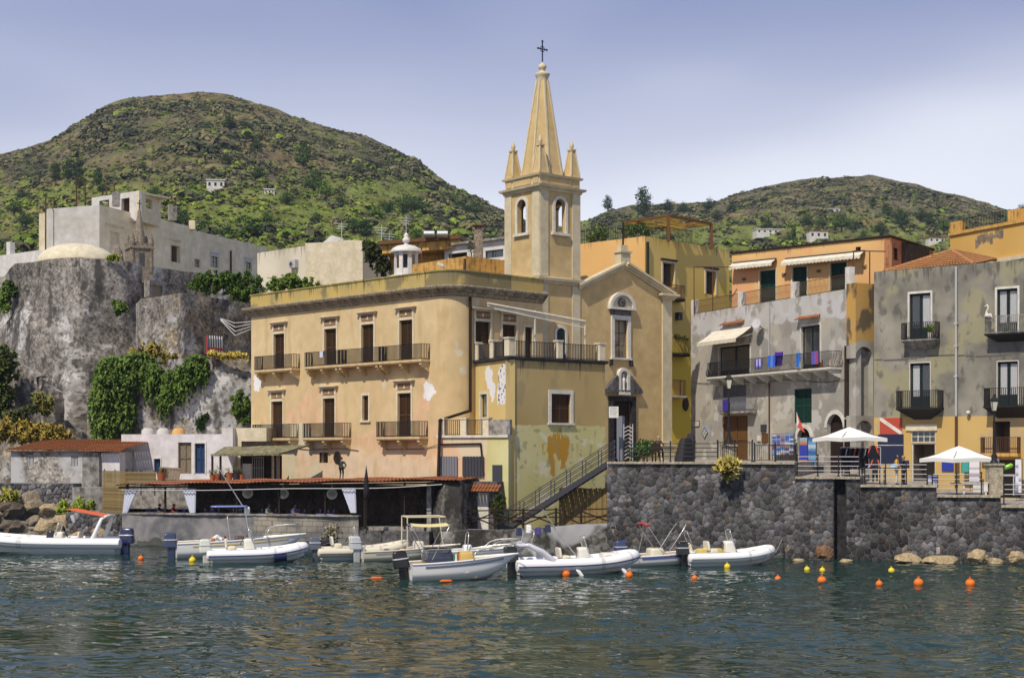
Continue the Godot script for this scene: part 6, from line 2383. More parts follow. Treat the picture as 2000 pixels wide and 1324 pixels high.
	for i in 5:
		var f := (i + 0.5) / 5.0
		var x0 := pa.lerp(pb,f)
		var x1 := pc.lerp(pd,f)
		var mb := mn()
		mb.bar(x0 + V3(0,0.2,0),x1 + V3(0,0.2,0),0.1,0.1)
		put(mb,"rafter",M.wood,pg)
		for j in 4:
			if (i * 2 + j) % 5 == 4: continue
			var g0 := j / 4.0 + 0.01
			var g1 := (j + 1) / 4.0 - 0.03
			var y0 := pa.lerp(pb,i / 5.0 + 0.015)
			var y1 := pc.lerp(pd,i / 5.0 + 0.015)
			var z0 := pa.lerp(pb,(i + 1) / 5.0 - 0.015)
			var z1 := pc.lerp(pd,(i + 1) / 5.0 - 0.015)
			var up := V3(0,-0.1,0)
			mb = mn()
			mb.quad(y0.lerp(y1,g0) + up,z0.lerp(z1,g0) + up,z0.lerp(z1,g1) + up,y0.lerp(y1,g1) + up)
			put(mb,"shade_panel",M.shade,pg)
	for q in [[1163,462,104.0,1.3,"bright green potted bush on the yellow house roof beside the tower"],[1238,452,103.0,1.1,"leafy potted plants under the pergola's open end"],[1262,452,102.5,0.9,"trailing plants beside the pergola post on the yellow roof"]]:
		shrub(P(q[0],q[1] + 8,q[2]),q[3],q[3] * 1.0,260,Color(0.10,0.17,0.025),q[4],"roof_plant")
	T = frame(1857,92.0,2000,86.5)
	L = flen(1857,92.0,2080,83.8)
	B = thing("ochre_house","ochre house top with peeling plaster and roof railing above the tiled roof","house",T)
	top = hh(461,92.0)
	W = mn()
	W.bx(V3(0,12,-8),V3(L,top,0))
	var sc := [fs(T,1915,470),fs(T,1950,459)]
	put(W,"wall",paint(0,top + 0.1,L,top - 11.9,14,func(x,y):
		var c := lerpc(Color(0.58,0.34,0.09),Color(0.64,0.42,0.14),0.5 + fb(x,y,7.0,29.0))
		var k: float = absf(y - lerpf(sc[0].y,sc[1].y,clampf((x - sc[0].x) / (sc[1].x - sc[0].x),0,1)) - 0.0) / 0.42
		if x > sc[0].x - 0.5 and x < sc[1].x + 0.6 and k + fb(x,y,70.0,3.0) * 1.3 < 0.85: c = lerpc(Color(0.16,0.12,0.08),Color(0.28,0.22,0.15),0.5 + fb(x,y,90.0))
		return c),B)
	var cp2 := mn()
	cp2.bx(V3(-0.1,top,-0.6),V3(L,top + 0.25,0.15))
	cp2.bx(V3(0.0,top + 0.252,-0.5),V3(1.2,top + 1.1,0.05))
	var xp := fs(T,1970,450).x
	cp2.bx(V3(xp,top + 0.252,-0.5),V3(xp + 1.3,top + 1.15,0.05))
	cp2.bx(V3(xp + 1.302,top + 0.252,-0.7),V3(L,top + 1.0,-0.1))
	put(cp2,"parapet",M.ochre,B)
	fence(B,I,V3(1.25,top + 0.25,-0.25),V3(xp,top + 0.25,-0.25),1.0,"roof_railing",0.0,M.iron,0.17)
	var lf0 := mn()
	lf0.bx(V3(1.2,top - 2.8,0.0),V3(L,top - 2.5,0.25))
	put(lf0,"ledge",M.trim,B)
func shrub(at: Vector3,r: float,ht: float,n: int,c: Color,label: String,nm := "shrub",gp := "") -> void:
	var t := thing(nm,label,"plant",Transform3D(Basis(),at),gp)
	rng.seed = int(absf(at.x * 77.0 + at.z * 13.0)) + n
	var mb := mn()
	var blobs := []
	for i in 5: blobs.append([V3(rng.randf_range(-0.6,0.6) * r,rng.randf_range(0.25,0.8) * ht,rng.randf_range(-0.5,0.5) * r),rng.randf_range(0.4,0.6)])
	for i in n * 3:
		var b: Array = blobs[i % 5]
		var d := V3(rng.randfn(),rng.randfn(),rng.randfn()).normalized()
		var p: Vector3 = b[0] + d * b[1] * minf(r,ht) * pow(rng.randf(),0.35)
		if p.y < 0.0: p.y = absf(p.y)
		mb.col = c * rng.randf_range(0.5,1.5)
		var e := (d + V3(rng.randfn(),rng.randfn(),rng.randfn()) * 0.6).normalized()
		mb.leaf(p,e,(d + V3(rng.randfn(),1.0,rng.randfn()) * 0.5).normalized(),0.055 * sqrt(r),0.19 * sqrt(r))
	put(mb,"foliage",M.leaf,t)
	mb = mn()
	for b in blobs: mb.tube([V3(0,-0.1,0),b[0] * V3(0.4,0.5,0.4),b[0]],[0.05 * r,0.035 * r,0.01],5)
	put(mb,"stem",M.bark,t)

func vine(blobs: Array,d: float,n: int,c0: Color,c1: Color,label: String,nm: String,hang: float,sz := 0.2) -> void:
	var k := d / 2200.0
	var org := P(blobs[0][0],blobs[0][1],d)
	var t := thing(nm,label,"plant",Transform3D(Basis(),org))
	rng.seed = int(blobs[0][0] * 3 + blobs[0][1])
	var mb := mn()
	var tot := 0.0
	for b in blobs: tot += b[2] * b[3]
	for b in blobs:
		for i in int(n * b[2] * b[3] / tot):
			var a := rng.randf() * TAU
			var r := sqrt(rng.randf())
			var u: float = b[0] + cos(a) * r * b[2]
			var v: float = b[1] + sin(a) * r * b[3]
			var nz := nf.get_noise_2d(u * 4.0,v * 2.0)
			if hang >= 0.8:
				var uu := rng.randf_range(-1,1)
				var vv := rng.randf_range(-1,1.5)
				u = b[0] + uu * b[2]
				v = b[1] + vv * b[3]
				nz = nf.get_noise_2d(u * 14.0,v * 1.5)
				r = absf(uu) * 0.8
				if vv < -sqrt(1.0 - uu * uu) or vv > 0.55 + 1.7 * nf.get_noise_2d(u * 16.0,b[1]) - 0.5 * uu * uu: continue
			elif r > 0.65 + nz * 1.0: continue
			var th := (1.0 - r * r) * minf(b[2],b[3]) * k * 0.9 * (0.65 + nz)
			var p := P(u,v,d) - org
			p.z += maxf(0.05,th * pow(rng.randf(),0.5)) + 0.1
			mb.col = lerpc(c0,c1,rng.randf() * 0.6 + clampf(nz,-0.4,0.6)) * rng.randf_range(0.6,1.35)
			var dn := V3(rng.randfn() * 0.5,-hang + rng.randfn() * 0.5,0.4 + rng.randf() * 0.4).normalized()
			mb.leaf(p,dn,V3(rng.randfn() * 0.5,0.6 + rng.randf() * 0.5,1.0).normalized(),sz * 0.32,sz * rng.randf_range(0.7,1.5))
	put(mb,"foliage",M.leaf,t)
	mb = mn()
	for b in blobs:
		var p := P(b[0],b[1] - b[3] * 0.8,d) - org
		var q := P(b[0] + b[2] * 0.2,b[1] + b[3] * 0.6,d) - org
		mb.tube([p + V3(0,0,0.05),(p + q) / 2 + V3(0.1,0,0.2),q + V3(0,0,0.1)],[0.05,0.035,0.01],5)
	put(mb,"stem",M.bark,t)
func rubble_col(x: float,y: float,sd: float,dark := 0.0,warm := 0.0) -> Color:
	var cl := nc.get_noise_2d(x * 130.0 + sd,y * 165.0 + fb(x,y,30.0) * 40.0)
	var v := 0.185 + 0.12 * fb(x,y,6.0,sd) + 0.13 * fb(x,y,34.0,sd + 50.0) + 0.13 * fb(x,y,150.0,sd)
	v *= lerpf(1.38,0.93,st(-0.98,-0.75,cl))
	v *= 1.0 + 0.55 * fb(floorf(x * 3.3),floorf(y * 4.4),97.0,sd)
	var c := Color(v * (1.06 + warm),v * (0.98 + warm * 0.4),v * (0.88 - warm * 0.4))
	var p := fb(x,y,4.0,sd + 200.0) + fb(x,y,16.0,sd + 9.0) * 0.5 + fb(x,y,70.0,sd) * 0.3
	c = lerpc(c,Color(0.31,0.30,0.285) * (1.0 + 0.7 * fb(x,y,50.0,sd)),st(0.10,0.22,p))
	c = lerpc(c,Color(0.50,0.49,0.49),st(0.36,0.44,p))
	c = lerpc(c,Color(0.045,0.042,0.04),st(0.10,0.50,fb(x * 1.9,y * 0.45,12.0,sd + 600.0) + fb(x,y,60.0,sd + 20.0) * 0.35 + dark) * 0.85)
	c = lerpc(c,Color(0.07,0.062,0.055),st(0.3,0.42,fb(x,y,110.0,sd + 320.0)) * 0.8)
	return c
func make_castle() -> void:
	var B := thing("castle_wall","great weathered grey rampart of the castle rock with bare rubble and old plaster","wall",I0)
	var top := 23.4
	var run := 0.0
	var pts := [[-140,112.0],[-20,108.0],[26,104.0],[90,101.5],[157,100.0],[244,101.5],[378,107.0],[520,112.0]]
	var tops := [20.0,21.5,23.5,23.5,23.5,23.4,23.2,22.5]
	var hl := []
	put(rough_sheet(pts,1.0,tops,0.55,0.22,0.004,5.0,0.15),"rampart",paint(0,24.5,40,24,15,func(x,y): return rubble_col(x,y,0.0,-0.05 + (0.12 if y < 13.0 else 0.0))),B)
	put(rough_sheet([[262,97.0],[272,95.6],[357,94.0],[420,96.5],[482,99.0],[520,100.5]],1.0,[19.0,19.2,19.5,19.4,19.3,19.3],0.5,0.25,0.01,40.0,0.12),"bastion",paint(0,20.5,26,20,15,func(x,y):
		var c := rubble_col(x,y,300.0,-0.1)
		if x > 4.6: c = lerpc(c,rubble_col(x,y,330.0,-0.15,0.25) * 0.85,st(-0.1,0.1,fb(x,y,10.0,7.0) + 0.1))
		return c),B)
	put(rough_sheet([[180,92.5],[240,91.5],[330,90.8],[420,90.6],[520,91.5]],1.0,[11.8,13.0,13.6,13.7,13.7],0.5,0.25,0.02,70.0,0.15),"terrace_wall",paint(0,15,24,14.5,15,func(x,y):
		var c := rubble_col(x,y,700.0,-0.02,0.12) * 0.85
		return c),B)
	var bm := mn()
	for q in [[[-20,109.0],[157,101.5],[378,108.5],[480,112.0],23.0],[[272,97.0],[357,95.2],[482,100.0],[482,108.0],19.0],[[190,93.5],[330,92.0],[510,92.5],[510,99.0],13.2]]:
		var pl := PackedVector2Array()
		for i in 4: pl.append(V2(G(q[i][0],q[i][1]).x,G(q[i][0],q[i][1]).z))
		pl.append(V2(G(q[3][0],q[3][1]).x,G(q[3][0],q[3][1]).z - 14.0))
		pl.append(V2(G(q[0][0],q[0][1]).x,G(q[0][0],q[0][1]).z - 22.0))
		bm.prism(pl,-q[4],-1.0,Transform3D(Basis(Vector3.RIGHT,V3(0,0,1),V3(0,-1,0)),Vector3.ZERO))
	put(bm,"fill",M.kerb,B)  # unseen plateau top kept pale to bounce light onto the walls above
	var T := frame(244,101.2,378,106.7)
	var wr := rect(T,289,558,309,580)
	var wm := mn()
	wm.bx(V3(wr[0] - 0.35,wr[1] - 0.1,-0.2),V3(wr[0] - 0.01,wr[3],0.5))
	wm.bx(V3(wr[2] + 0.01,wr[1] - 0.1,-0.2),V3(wr[2] + 0.35,wr[3],0.5))
	wm.bx(V3(wr[0] - 0.35,wr[3] + 0.002,-0.2),V3(wr[2] + 0.35,wr[3] + 0.4,0.5))
	var wp := put(wm,"window",M.greyplaster,B,T)
	sb(M.roomwall,wp,I0,"opening_back",V3(wr[0],wr[1] - 0.1,-0.2),V3(wr[2],wr[3],0.3))  # solid dark block, no interior: it paints the shade of the window
	T = frame(357,93.6,482,98.6)
	wr = rect(T,404,656,432,692,0.2)
	wm = mn()
	wm.bx(V3(wr[0],wr[1],-0.2),V3(wr[2],wr[3],0.18))
	wp = put(wm,"barred_gate",M.dark,B,T)  # dark panel behind the bars paints the shade of the gateway
	wm = mn()
	for i in 7: wm.bx(V3(lerpf(wr[0],wr[2],i / 6.0) - 0.04,wr[1],0.2),V3(lerpf(wr[0],wr[2],i / 6.0) + 0.04,wr[3],0.28))
	put(wm,"bars",M.curtain,wp)
	wm = mn()
	wm.bx(V3(wr[0] - 0.12,wr[1],0.2),V3(wr[0] - 0.05,wr[3],0.3))
	wm.bx(V3(wr[0] - 0.1,wr[1] + 0.35,0.29),V3(wr[2] + 0.1,wr[1] + 0.55,0.33))
	put(wm,"frame",mat(Color(0.4,0.04,0.05),0.6),wp)
	for k in 4:
		var p0 := P(430,622 + k,96.0)
		var p1 := P(489,628 + k * 5,90.0)
		var cm := mn()
		cm.tube([p0,(p0 + p1) / 2 - V3(0,0.25 + 0.22 * k,0),p1],0.025,4)
		put(cm,"wire",M.curtain,B)
	var g0 := Color(0.025,0.055,0.012)
	var g1 := Color(0.115,0.18,0.028)
	vine([[225,745,42,50],[205,790,30,50],[270,715,40,28],[205,840,26,34],[245,800,22,40],[300,745,28,36]],90.5,22000,g0,g1,"great cascade of green creeper hanging down the castle terrace wall","creeper",1.0,0.26)
	vine([[385,715,26,24],[360,745,24,34],[335,760,20,40],[320,790,14,24],[395,735,16,30]],90.2,10000,g0,g1,"smaller hanging creeper below the barred gate terrace","creeper",1.0,0.25)
	vine([[300,685,30,18],[275,690,22,12],[330,700,18,14]],91.0,2600,Color(0.16,0.13,0.03),Color(0.36,0.28,0.06),"dry yellowing brush on the ledge above the great creeper","dry_brush",0.1,0.3)
	vine([[450,697,40,5],[420,694,16,6]],90.4,1600,Color(0.30,0.24,0.04),Color(0.50,0.38,0.08),"strip of dry yellow grass along the terrace wall top","dry_grass",-0.6,0.3)
	vine([[235,603,20,17],[228,595,12,10]],100.0,1800,g0,g1,"single round bush growing out of the rampart wall","wall_bush",0.6,0.28)
	vine([[225,506,18,9]],101.0,900,Color(0.12,0.16,0.02),Color(0.30,0.33,0.05),"bright tuft of weeds on the rampart top beside the dome","weeds",-0.4,0.26)
	vine([[470,790,20,30],[478,812,14,22]],90.0,2600,g0,g1,"round green bush against the palazzo's left end","wall_bush",0.5,0.3)
	vine([[392,825,8,18],[404,812,6,10]],90.3,700,g0 * 0.6,g0,"dark narrow climber in the old wall recess","wall_bush",0.6,0.26)
	vine([[450,550,70,26],[410,545,40,18],[480,575,40,30],[400,560,30,14]],101.0,18000,Color(0.018,0.04,0.01),Color(0.10,0.17,0.02),"dense dark green hedge on the bastion terrace","hedge",0.3,0.26)
	vine([[575,555,40,24],[545,558,30,18],[600,560,26,14]],99.0,8000,Color(0.03,0.07,0.012),Color(0.17,0.24,0.03),"lighter rounded bush row showing over the palazzo parapet","hedge",0.0,0.26)
	vine([[18,570,14,24],[10,590,10,16]],104.0,1600,g0,g1,"dark fronds hanging at the rampart's left corner","wall_bush",0.8,0.4)
	vine([[10,720,28,50],[6,780,28,40]],95.0,7000,Color(0.02,0.035,0.01),Color(0.07,0.09,0.02),"large dark shrub mass climbing the rampart foot","shrub_mass",0.5,0.4)
	vine([[88,790,22,18],[78,778,14,12]],92.0,2600,Color(0.06,0.075,0.02),Color(0.22,0.20,0.05),"olive shrub on the rocky step of the rampart","shrub",0.0,0.32)
	vine([[50,845,50,22],[100,850,40,22],[10,840,24,26]],89.5,8000,Color(0.09,0.08,0.015),Color(0.38,0.28,0.05),"yellow green brush bank above the tiled shed","brush",0.0,0.32)
	vine([[30,815,30,14],[60,800,26,10]],91.0,2200,Color(0.03,0.04,0.012),Color(0.09,0.10,0.03),"dark low brush between the shrubs at the rampart foot","brush",0.0,0.26)
	var rb := rough_sheet([[-160,93.0],[0,91.0],[90,90.0],[170,90.6],[230,92.0]],0.0,[9.0,8.4,8.0,8.0,7.0],0.5,0.9,0.12,90.0)
	var ro := put(rb,"rock_bank",paint(0,10,24,10,14,func(x,y): return rubble_col(x,y,900.0,0.1,0.15) * 0.8))
	tag(ro,"dark rocky bank rising behind the tiled shed","rock")
	var rb2 := rough_sheet([[-160,97.0],[0,95.5],[80,95.0],[130,96.0]],4.0,[15.0,14.0,12.5,11.0],0.5,0.9,0.15,95.0)
	ro = put(rb2,"rock_bank",paint(0,16,20,13,14,func(x,y): return rubble_col(x,y,950.0,0.05,0.05) * 0.8))
	tag(ro,"upper rocky step against the rampart foot","rock")
func make_upper_town() -> void:
	var I := I0
	var T := frame(90,120.0,193,118.0)
	var L := flen(90,120.0,193,118.0)
	var T2 := frame(193,118.0,520,140.8)
	var L2 := flen(193,118.0,520,140.8)
	var B := thing("cream_building","long cream flat roofed building on top of the castle rock","building",T2)
	var rl := T2.affine_inverse() * T
	var top := hh(400,118.0)
	var ws := []
	for q in [[215,454,231,500],[333,480,350,512],[379,507,389,522],[411,501,425,522],[478,512,490,527]]: ws.append(rect(T2,q[0],q[1],q[2],q[3]))
	var W := mn()
	var s3 := fs(T2,375,450).x
	W.wall(0,18,s3,top,[ws[0],ws[1]],0.4)
	W.wall(s3 + 0.002,18,L2,hh(450,130.0),ws.slice(2),0.4)
	put(W,"wall",M.creamwall_lifted,B)  # lighter paint lifts this face against its shade
	var W1 := mn()
	W1.wall(0,18,L,top,[],0.4)
	W1.bx(V3(0,18,-14),V3(0.4,top,-0.402))
	put(W1,"side_wall",M.greywhite,B,rl)  # sunlit face kept greyer; light balance of both faces set by paint
	var bd := mn()
	bd.bx(V3(0.1,18,-8),V3(s3,top - 0.4,-2.0))
	bd.bx(V3(0.1,top - 0.7,-1.99),V3(s3,top - 0.4,-0.41))
	bd.bx(V3(s3 + 0.01,hh(450,130.0) - 0.7,-1.99),V3(L2,hh(450,130.0) - 0.4,-0.41))
	bd.bx(V3(s3 + 0.01,18,-8),V3(L2,hh(450,130.0) - 0.4,-2.0))
	bd.bx(V3(0.5,18,-9),V3(L - 0.2,top - 0.4,-0.41),rl)
	put(bd,"body",M.cream,B)
	for i in ws.size(): win(B,I,ws[i],"glass" if i > 1 else "dark",{"sur": 0.12 if i < 2 else 0.16,"mat": M.trim,"nx": 2,"ny": 2,"leaf": M.slatedark})
	for q in [[205,240,437],[330,352,466]]:
		var c := fs(T2,q[0],q[2])
		var d := fs(T2,q[1],q[2])
		sb(M.cream,B,I,"ledge",V3(c.x,c.y - 0.1,0),V3(d.x,c.y + 0.1,0.12))
	for q in [[409,427,493.0],[476,492,504.0]]:
		var c := fs(T2,q[0],q[2])
		var d := fs(T2,q[1],q[2])
		sb(M.zinc,B,I,"vent_panel",V3(c.x,c.y - 0.15,0),V3(d.x,c.y + 0.15,0.05))
	pipe(B,I,[V3(fs(T2,449,500).x,hh(486,134.0),0.1),V3(fs(T2,449,500).x,20,0.1)],0.12,M.rust)
	var T3 := frame(178,124.5,271,121.0)
	var L3 := flen(178,124.5,271,121.0)
	var T4 := frame(271,121.0,313,124.6)
	var L4 := flen(271,121.0,313,124.6)
	var pt := hh(372,121.0)
	var r3 := T2.affine_inverse() * T3
	var r4 := T2.affine_inverse() * T4
	var p1 := rect(T3,193,391,212,402)
	var p2 := rect(T3,236,387,252,412)
	p1[1] = top - 0.5
	p2[1] = top - 0.5
	var pw := rect(T4,284,389,297,407)
	var m := mn()
	m.wall(0,top - 1,L3,pt,[p1,p2],0.35)
	put(m,"stair_tower_wall",M.white,B,r3)
	m = mn()
	m.wall(0,top - 1,L4,pt,[pw],0.35)
	put(m,"stair_tower_wall",M.cream,B,r4)
	m = mn()
	m.bx(V3(0.36,pt - 0.2,-L4 * 0.9),V3(L3 - 0.4,pt - 0.02,-0.36))
	put(m,"stair_tower_roof",M.cream,B,r3)
	m = mn()
	m.bx(V3(0.4,top - 1,-2.2),V3(L3 * 0.7,pt - 0.21,-1.9))
	put(m,"inner_wall",M.orange,B,r3)
	for q in [[226,375,403,120.0,0.7],[336,402,430,128.0,0.8]]:
		m = mn()
		var c := G(q[0],q[3],0)
		m.bx(V3(-q[4] / 2,hh(q[2],q[3]),-q[4] / 2),V3(q[4] / 2,hh(q[1],q[3]),q[4] / 2),Transform3D(Basis(Vector3.UP,0.5),c))
		put(m,"chimney_block",M.concrete,B,T2.affine_inverse())
	var c2 := G(375,129.5,0)
	m = mn()
	m.bx(V3(-0.35,hh(448,129.5),-0.3),V3(0.35,hh(431,129.5),0.3),Transform3D(Basis(),c2))
	put(m,"roof_block",M.cream,B,T2.affine_inverse())
	for q in [[[88,382,480,119.0],[104,384,402,121.0],"rusty iron pole frame at the cream building's outer corner"],[[148,346,401,121.0],[165,348,400,121.5],"tall rusty pole pair on the cream building's roof"],[[207,362,380,125.0],[222,360,378,125.0],"thin rusty pole frame above the stair tower"]]:
		var t := thing("pole_frame",q[2],"poles",I,"rusty poles on the cream building")
		for k in 2:
			m = mn()
			m.cyl(P(q[k][0],q[k][2] + 14,q[k][3]),P(q[k][0],q[k][1],q[k][3]),0.09,0.07,6)
			put(m,"pole",M.rust,t)
		m = mn()
		m.cyl(P(q[0][0],q[0][1] + 4,q[0][3]),P(q[1][0],q[1][1] + 2,q[1][3]),0.05,0.05,6)
		put(m,"crossbar",M.rust,t)
	var T5 := frame(-60,126.0,95,119.0)
	var wgt := thing("white_wing","low white wing of the cream building at the rampart's left end","building",T5)
	m = mn()
	m.bx(V3(0,15,-8),V3(flen(-60,126.0,95,119.0),hh(492,121.0),0))
	put(m,"wall",M.white,wgt)
	m = mn()
	m.bx(V3(fs(T5,8,480).x - 0.3,hh(492,121.0),-1.0),V3(fs(T5,8,480).x + 0.4,hh(466,121.0),-0.4))
	put(m,"chimney",M.white,wgt)
	var dc := G(150,108.0,0)
	var dm := mn()
	var y0 := hh(516,108.0)
	var prof := []
	for i in 12:
		var a := PI / 2 * i / 11.0
		prof.append([3.75 * cos(a) + 0.02,y0 + 1.95 * sin(a)])
	dm.lathe([[3.75,y0 - 3.0]] + prof,30,Transform3D(Basis(),dc))
	var dt := put(dm,"dome",M.domecream)
	tag(dt,"shallow cream dome on top of the rampart","dome")
	var bc := Transform3D(Basis(Vector3.UP,0.5),G(271,103.5,0))
	var bt := thing("ruined_belfry","small weathered stone belfry with spire and pinnacles on the rampart","belfry",bc)
	var yb := hh(512,103.5)
	var sc := 103.5 / 2200.0
	m = mn()
	m.pyr([[1.0,yb - 2],[1.0,yb + 1.1],[1.12,yb + 1.15],[1.12,yb + 1.3],[0.95,yb + 1.35],[0.95,yb + 1.6]])
	put(m,"base",M.weathered,bt)
	m = mn()
	m.lathe([[0.62,yb + 1.6],[0.55,yb + 2.2],[0.33,yb + 3.5],[0.16,yb + 4.5],[0.2,yb + 4.55],[0.12,yb + 4.75],[0.02,yb + 4.9]],8)
	put(m,"spire",M.weathered,bt)
	for x in [-0.85,0.85]:
		for z in [-0.85,0.85]:
			m = mn()
			m.lathe([[0.24,yb - 1.0],[0.24,yb + 1.5],[0.3,yb + 1.6],[0.26,yb + 1.9],[0.2,yb + 2.2],[0.1,yb + 2.55],[0.0,yb + 2.6]],7,Transform3D(Basis(),V3(x,0,z)))
			put(m,"pinnacle",M.weathered,bt)
	m = mn()
	m.bar(V3(0,yb + 4.8,0),V3(0,yb + 5.7,0),0.07)
	m.bar(V3(-0.22,yb + 5.4,0),V3(0.22,yb + 5.4,0),0.07)
	put(m,"cross",M.iron,bt)
	m = mn()
	m.bx(V3(-0.25,yb - 0.5,0.98),V3(0.25,yb + 0.75,1.01))
	put(m,"opening",M.dark,bt)  # no hole here: a dark panel paints the shade of one
	m = mn()
	var sp := Transform3D(Basis(),G(227,102.6,0))
	m.lathe([[0.75,yb - 1.5],[0.7,yb - 0.2],[0.55,yb + 0.5],[0.5,yb + 0.9],[0.3,yb + 1.1],[0.28,yb + 1.35],[0.1,yb + 1.45]],9,sp)
	tag(put(m,"stone_stump",M.weathered),"broken stone stump between the dome and the ruined belfry","stone")
	var T6 := frame(502,116.0,708,108.0)
	var L6 := flen(502,116.0,708,108.0)
	var gb := thing("stained_block","pale stained flat roofed block behind the palazzo roof","building",T6)
	var t6 := hh(494,116.0)
	m = mn()
	var g0 := fs(T6,665,486).x
	m.prism(PV([V2(0,14),V2(L6,14),V2(L6,hh(470,108.0)),V2(L6 - 0.6,hh(468,108.0)),V2(g0,t6 + 0.1),V2(0,t6)]),-6,0)
	put(m,"wall",paint(0,30,L6,16,12,func(x,y):
		var c := lerpc(Color(0.50,0.46,0.36),Color(0.62,0.58,0.48),0.5 + fb(x,y,7.0,3.0))
		return lerpc(c,Color(0.16,0.14,0.11),drip(x,t6 - y,0.12,1.0,710.0) * 0.8)),gb)
	var T7 := frame(708,108.0,768,114.0)
	var r7 := T6.affine_inverse() * T7
	m = mn()
	var L7 := flen(708,108.0,768,114.0)
	m.prism(PV([V2(0,14),V2(L7,14),V2(L7,hh(492,110.0)),V2(0,hh(470,108.0))]),-6,0)
	put(m,"gable_wall",M.cream,gb,r7)
	m = mn()
	var cw := fs(T6,697,500)
	m.bx(V3(cw.x - 0.12,15,0),V3(cw.x + 0.12,hh(474,108.0),0.12))
	put(m,"drainpipe",M.iron,gb)
	var ac := fs(T6,576,516)
	var am := mn()
	am.bx(V3(ac.x - 0.5,ac.y - 0.4,0),V3(ac.x + 0.5,ac.y + 0.4,0.45))
	am.lathe([[0.0,0.0],[0.3,0.0],[0.32,0.04],[0.0,0.05]],14,Transform3D(Basis(Vector3.RIGHT,PI / 2),V3(ac.x - 0.1,ac.y,0.45)))
	tag(put(am,"air_conditioner",M.zinc,self,T6),"grey air conditioner box on the pale stained block","air conditioner")
	var wr := rect(T6,638,543,660,560)
	win(gb,I,[wr[0],wr[1],wr[2],wr[3]],"none",{"sur": 0.1,"mat": M.trimw})
	sb(M.slatedark,gb,I,"window_glass",V3(wr[0],wr[1],0),V3(wr[2],wr[3],0.03))
	vine([[725,490,16,18],[738,505,18,22],[750,522,16,18],[716,478,10,10]],106.5,2600,Color(0.015,0.018,0.008),Color(0.05,0.06,0.015),"dark creeper trailing down the stained block's gable","creeper",0.8,0.36)
	var wt := thing("white_gable","small white triangular rooftop gable behind the stained block","roof",I)
	m = mn()
	var gp := P(612,489,118.0)
	m.prism(PV([V2(0,-1),V2(3.1,-1),V2(3.1,1.25),V2(2.9,1.3),V2(1.9,1.6),V2(0,0)]),-4,0,Transform3D(Basis(),gp))
	put(m,"wall",M.white,wt)
	for q in [[667,432,462,117.0],[745,440,470,112.0],[793,421,456,108.0],[760,452,470,108.0]]:
		var t := thing("antenna","thin television antenna on the rooftops behind the palazzo","antenna",I,"rooftop antennas behind the palazzo")
		m = mn()
		m.cyl(P(q[0],q[2] + 20,q[3]),P(q[0],q[1],q[3]),0.05,0.04,5)
		put(m,"mast",M.zinc,t)
		m = mn()
		for k in 3: m.bar(P(q[0] - 16 + 3 * k,q[1] + 4 + k * 5,q[3]),P(q[0] + 12 - 3 * k,q[1] + 6 + k * 5,q[3]),0.05)
		put(m,"elements",M.zinc,t)
	var cn := thing("roof_canopy","ochre roof canopy behind the white lantern","canopy",I)
	m = mn()
	var k0 := P(737,476,104.0)
	var k1 := P(876,466,101.0)
	m.bx(V3(0,-0.1,-6),V3(k0.distance_to(k1),0.25,0),Transform3D(Basis(Vector3.UP,-0.18) * Basis(Vector3.BACK,0.05),k0))
	put(m,"slab",M.wood,cn)
	m = mn()
	m.bx(V3(0.3,-0.9,-6.1),V3(k0.distance_to(k1) - 0.2,-0.11,-0.4),Transform3D(Basis(Vector3.UP,-0.18) * Basis(Vector3.BACK,0.05),k0))
	m.bx(V3(0.3,-4.5,-6.1),V3(k0.distance_to(k1) - 0.2,-0.91,-3.0),Transform3D(Basis(Vector3.UP,-0.18) * Basis(Vector3.BACK,0.05),k0))
	put(m,"fascia",M.ochre,cn)
	for u in [823.0]:
		m = mn()
		m.bar(P(u,468,100.5),P(u,510,100.5),0.12)
		put(m,"post",M.rust,cn)
	for u in [838.0,864.0]:
		m = mn()
		var p := P(u,457,103.0)
		m.cyl(p + V3(-0.48,0.0,0),p + V3(0.48,0.0,0),0.32,0.32,16)
		tag(put(m,"water_tank",M.steel),"shiny steel water tank lying on the ochre canopy roof","tank","water tanks on the canopy")
	var lc := Transform3D(Basis(),G(793,92.0,0))
	var ln := thing("dome_lantern","white octagonal lantern with arched openings and ball finial","lantern",lc)
	var q0 := hh(532,92.0)
	var h6 := hh(493,92.0)
	m = mn()
	for k in 8:
		var a0 := TAU * (k + 0.5) / 8
		m.bx(V3(0.0,q0 - 0.3,-0.16),V3(0.14,h6,0.16),Transform3D(Basis(Vector3.UP,a0),V3(cos(a0) * 0.84,0,-sin(a0) * 0.84)))
	m.lathe([[0.98,q0 - 0.3],[0.98,q0 + 0.25],[0.9,q0 + 0.28],[0.2,q0 + 0.28]],8)
	m.lathe([[0.98,h6 - 0.2],[0.98,h6],[0.3,h6]],8)
	put(m,"drum",M.white,ln)
	m = mn()
	m.lathe([[0.5,q0],[0.5,h6]],8)
	put(m,"core",M.dark,ln)
	m = mn()
	m.lathe([[1.28,h6 - 0.02],[1.3,h6 + 0.1],[1.15,h6 + 0.3],[0.8,h6 + 0.5],[0.35,h6 + 0.6],[0.16,h6 + 0.66],[0.14,h6 + 0.75],[0.3,h6 + 0.9],[0.32,h6 + 1.05],[0.2,h6 + 1.2],[0.16,h6 + 1.3],[0.2,h6 + 1.42],[0.1,h6 + 1.55],[0.02,h6 + 1.62]],16)
	put(m,"roof",M.white,ln)
	m = mn()
	m.lathe([[2.6,q0 - 1.3],[2.4,q0 - 0.9],[1.8,q0 - 0.45],[0.98,q0 - 0.2]],20)
	put(m,"dome",M.white,ln)
	var T8 := frame(868,104.0,1000,100.0)
	var wh := thing("white_roof_house","white flat roofed house with strip windows left of the tower","house",T8)
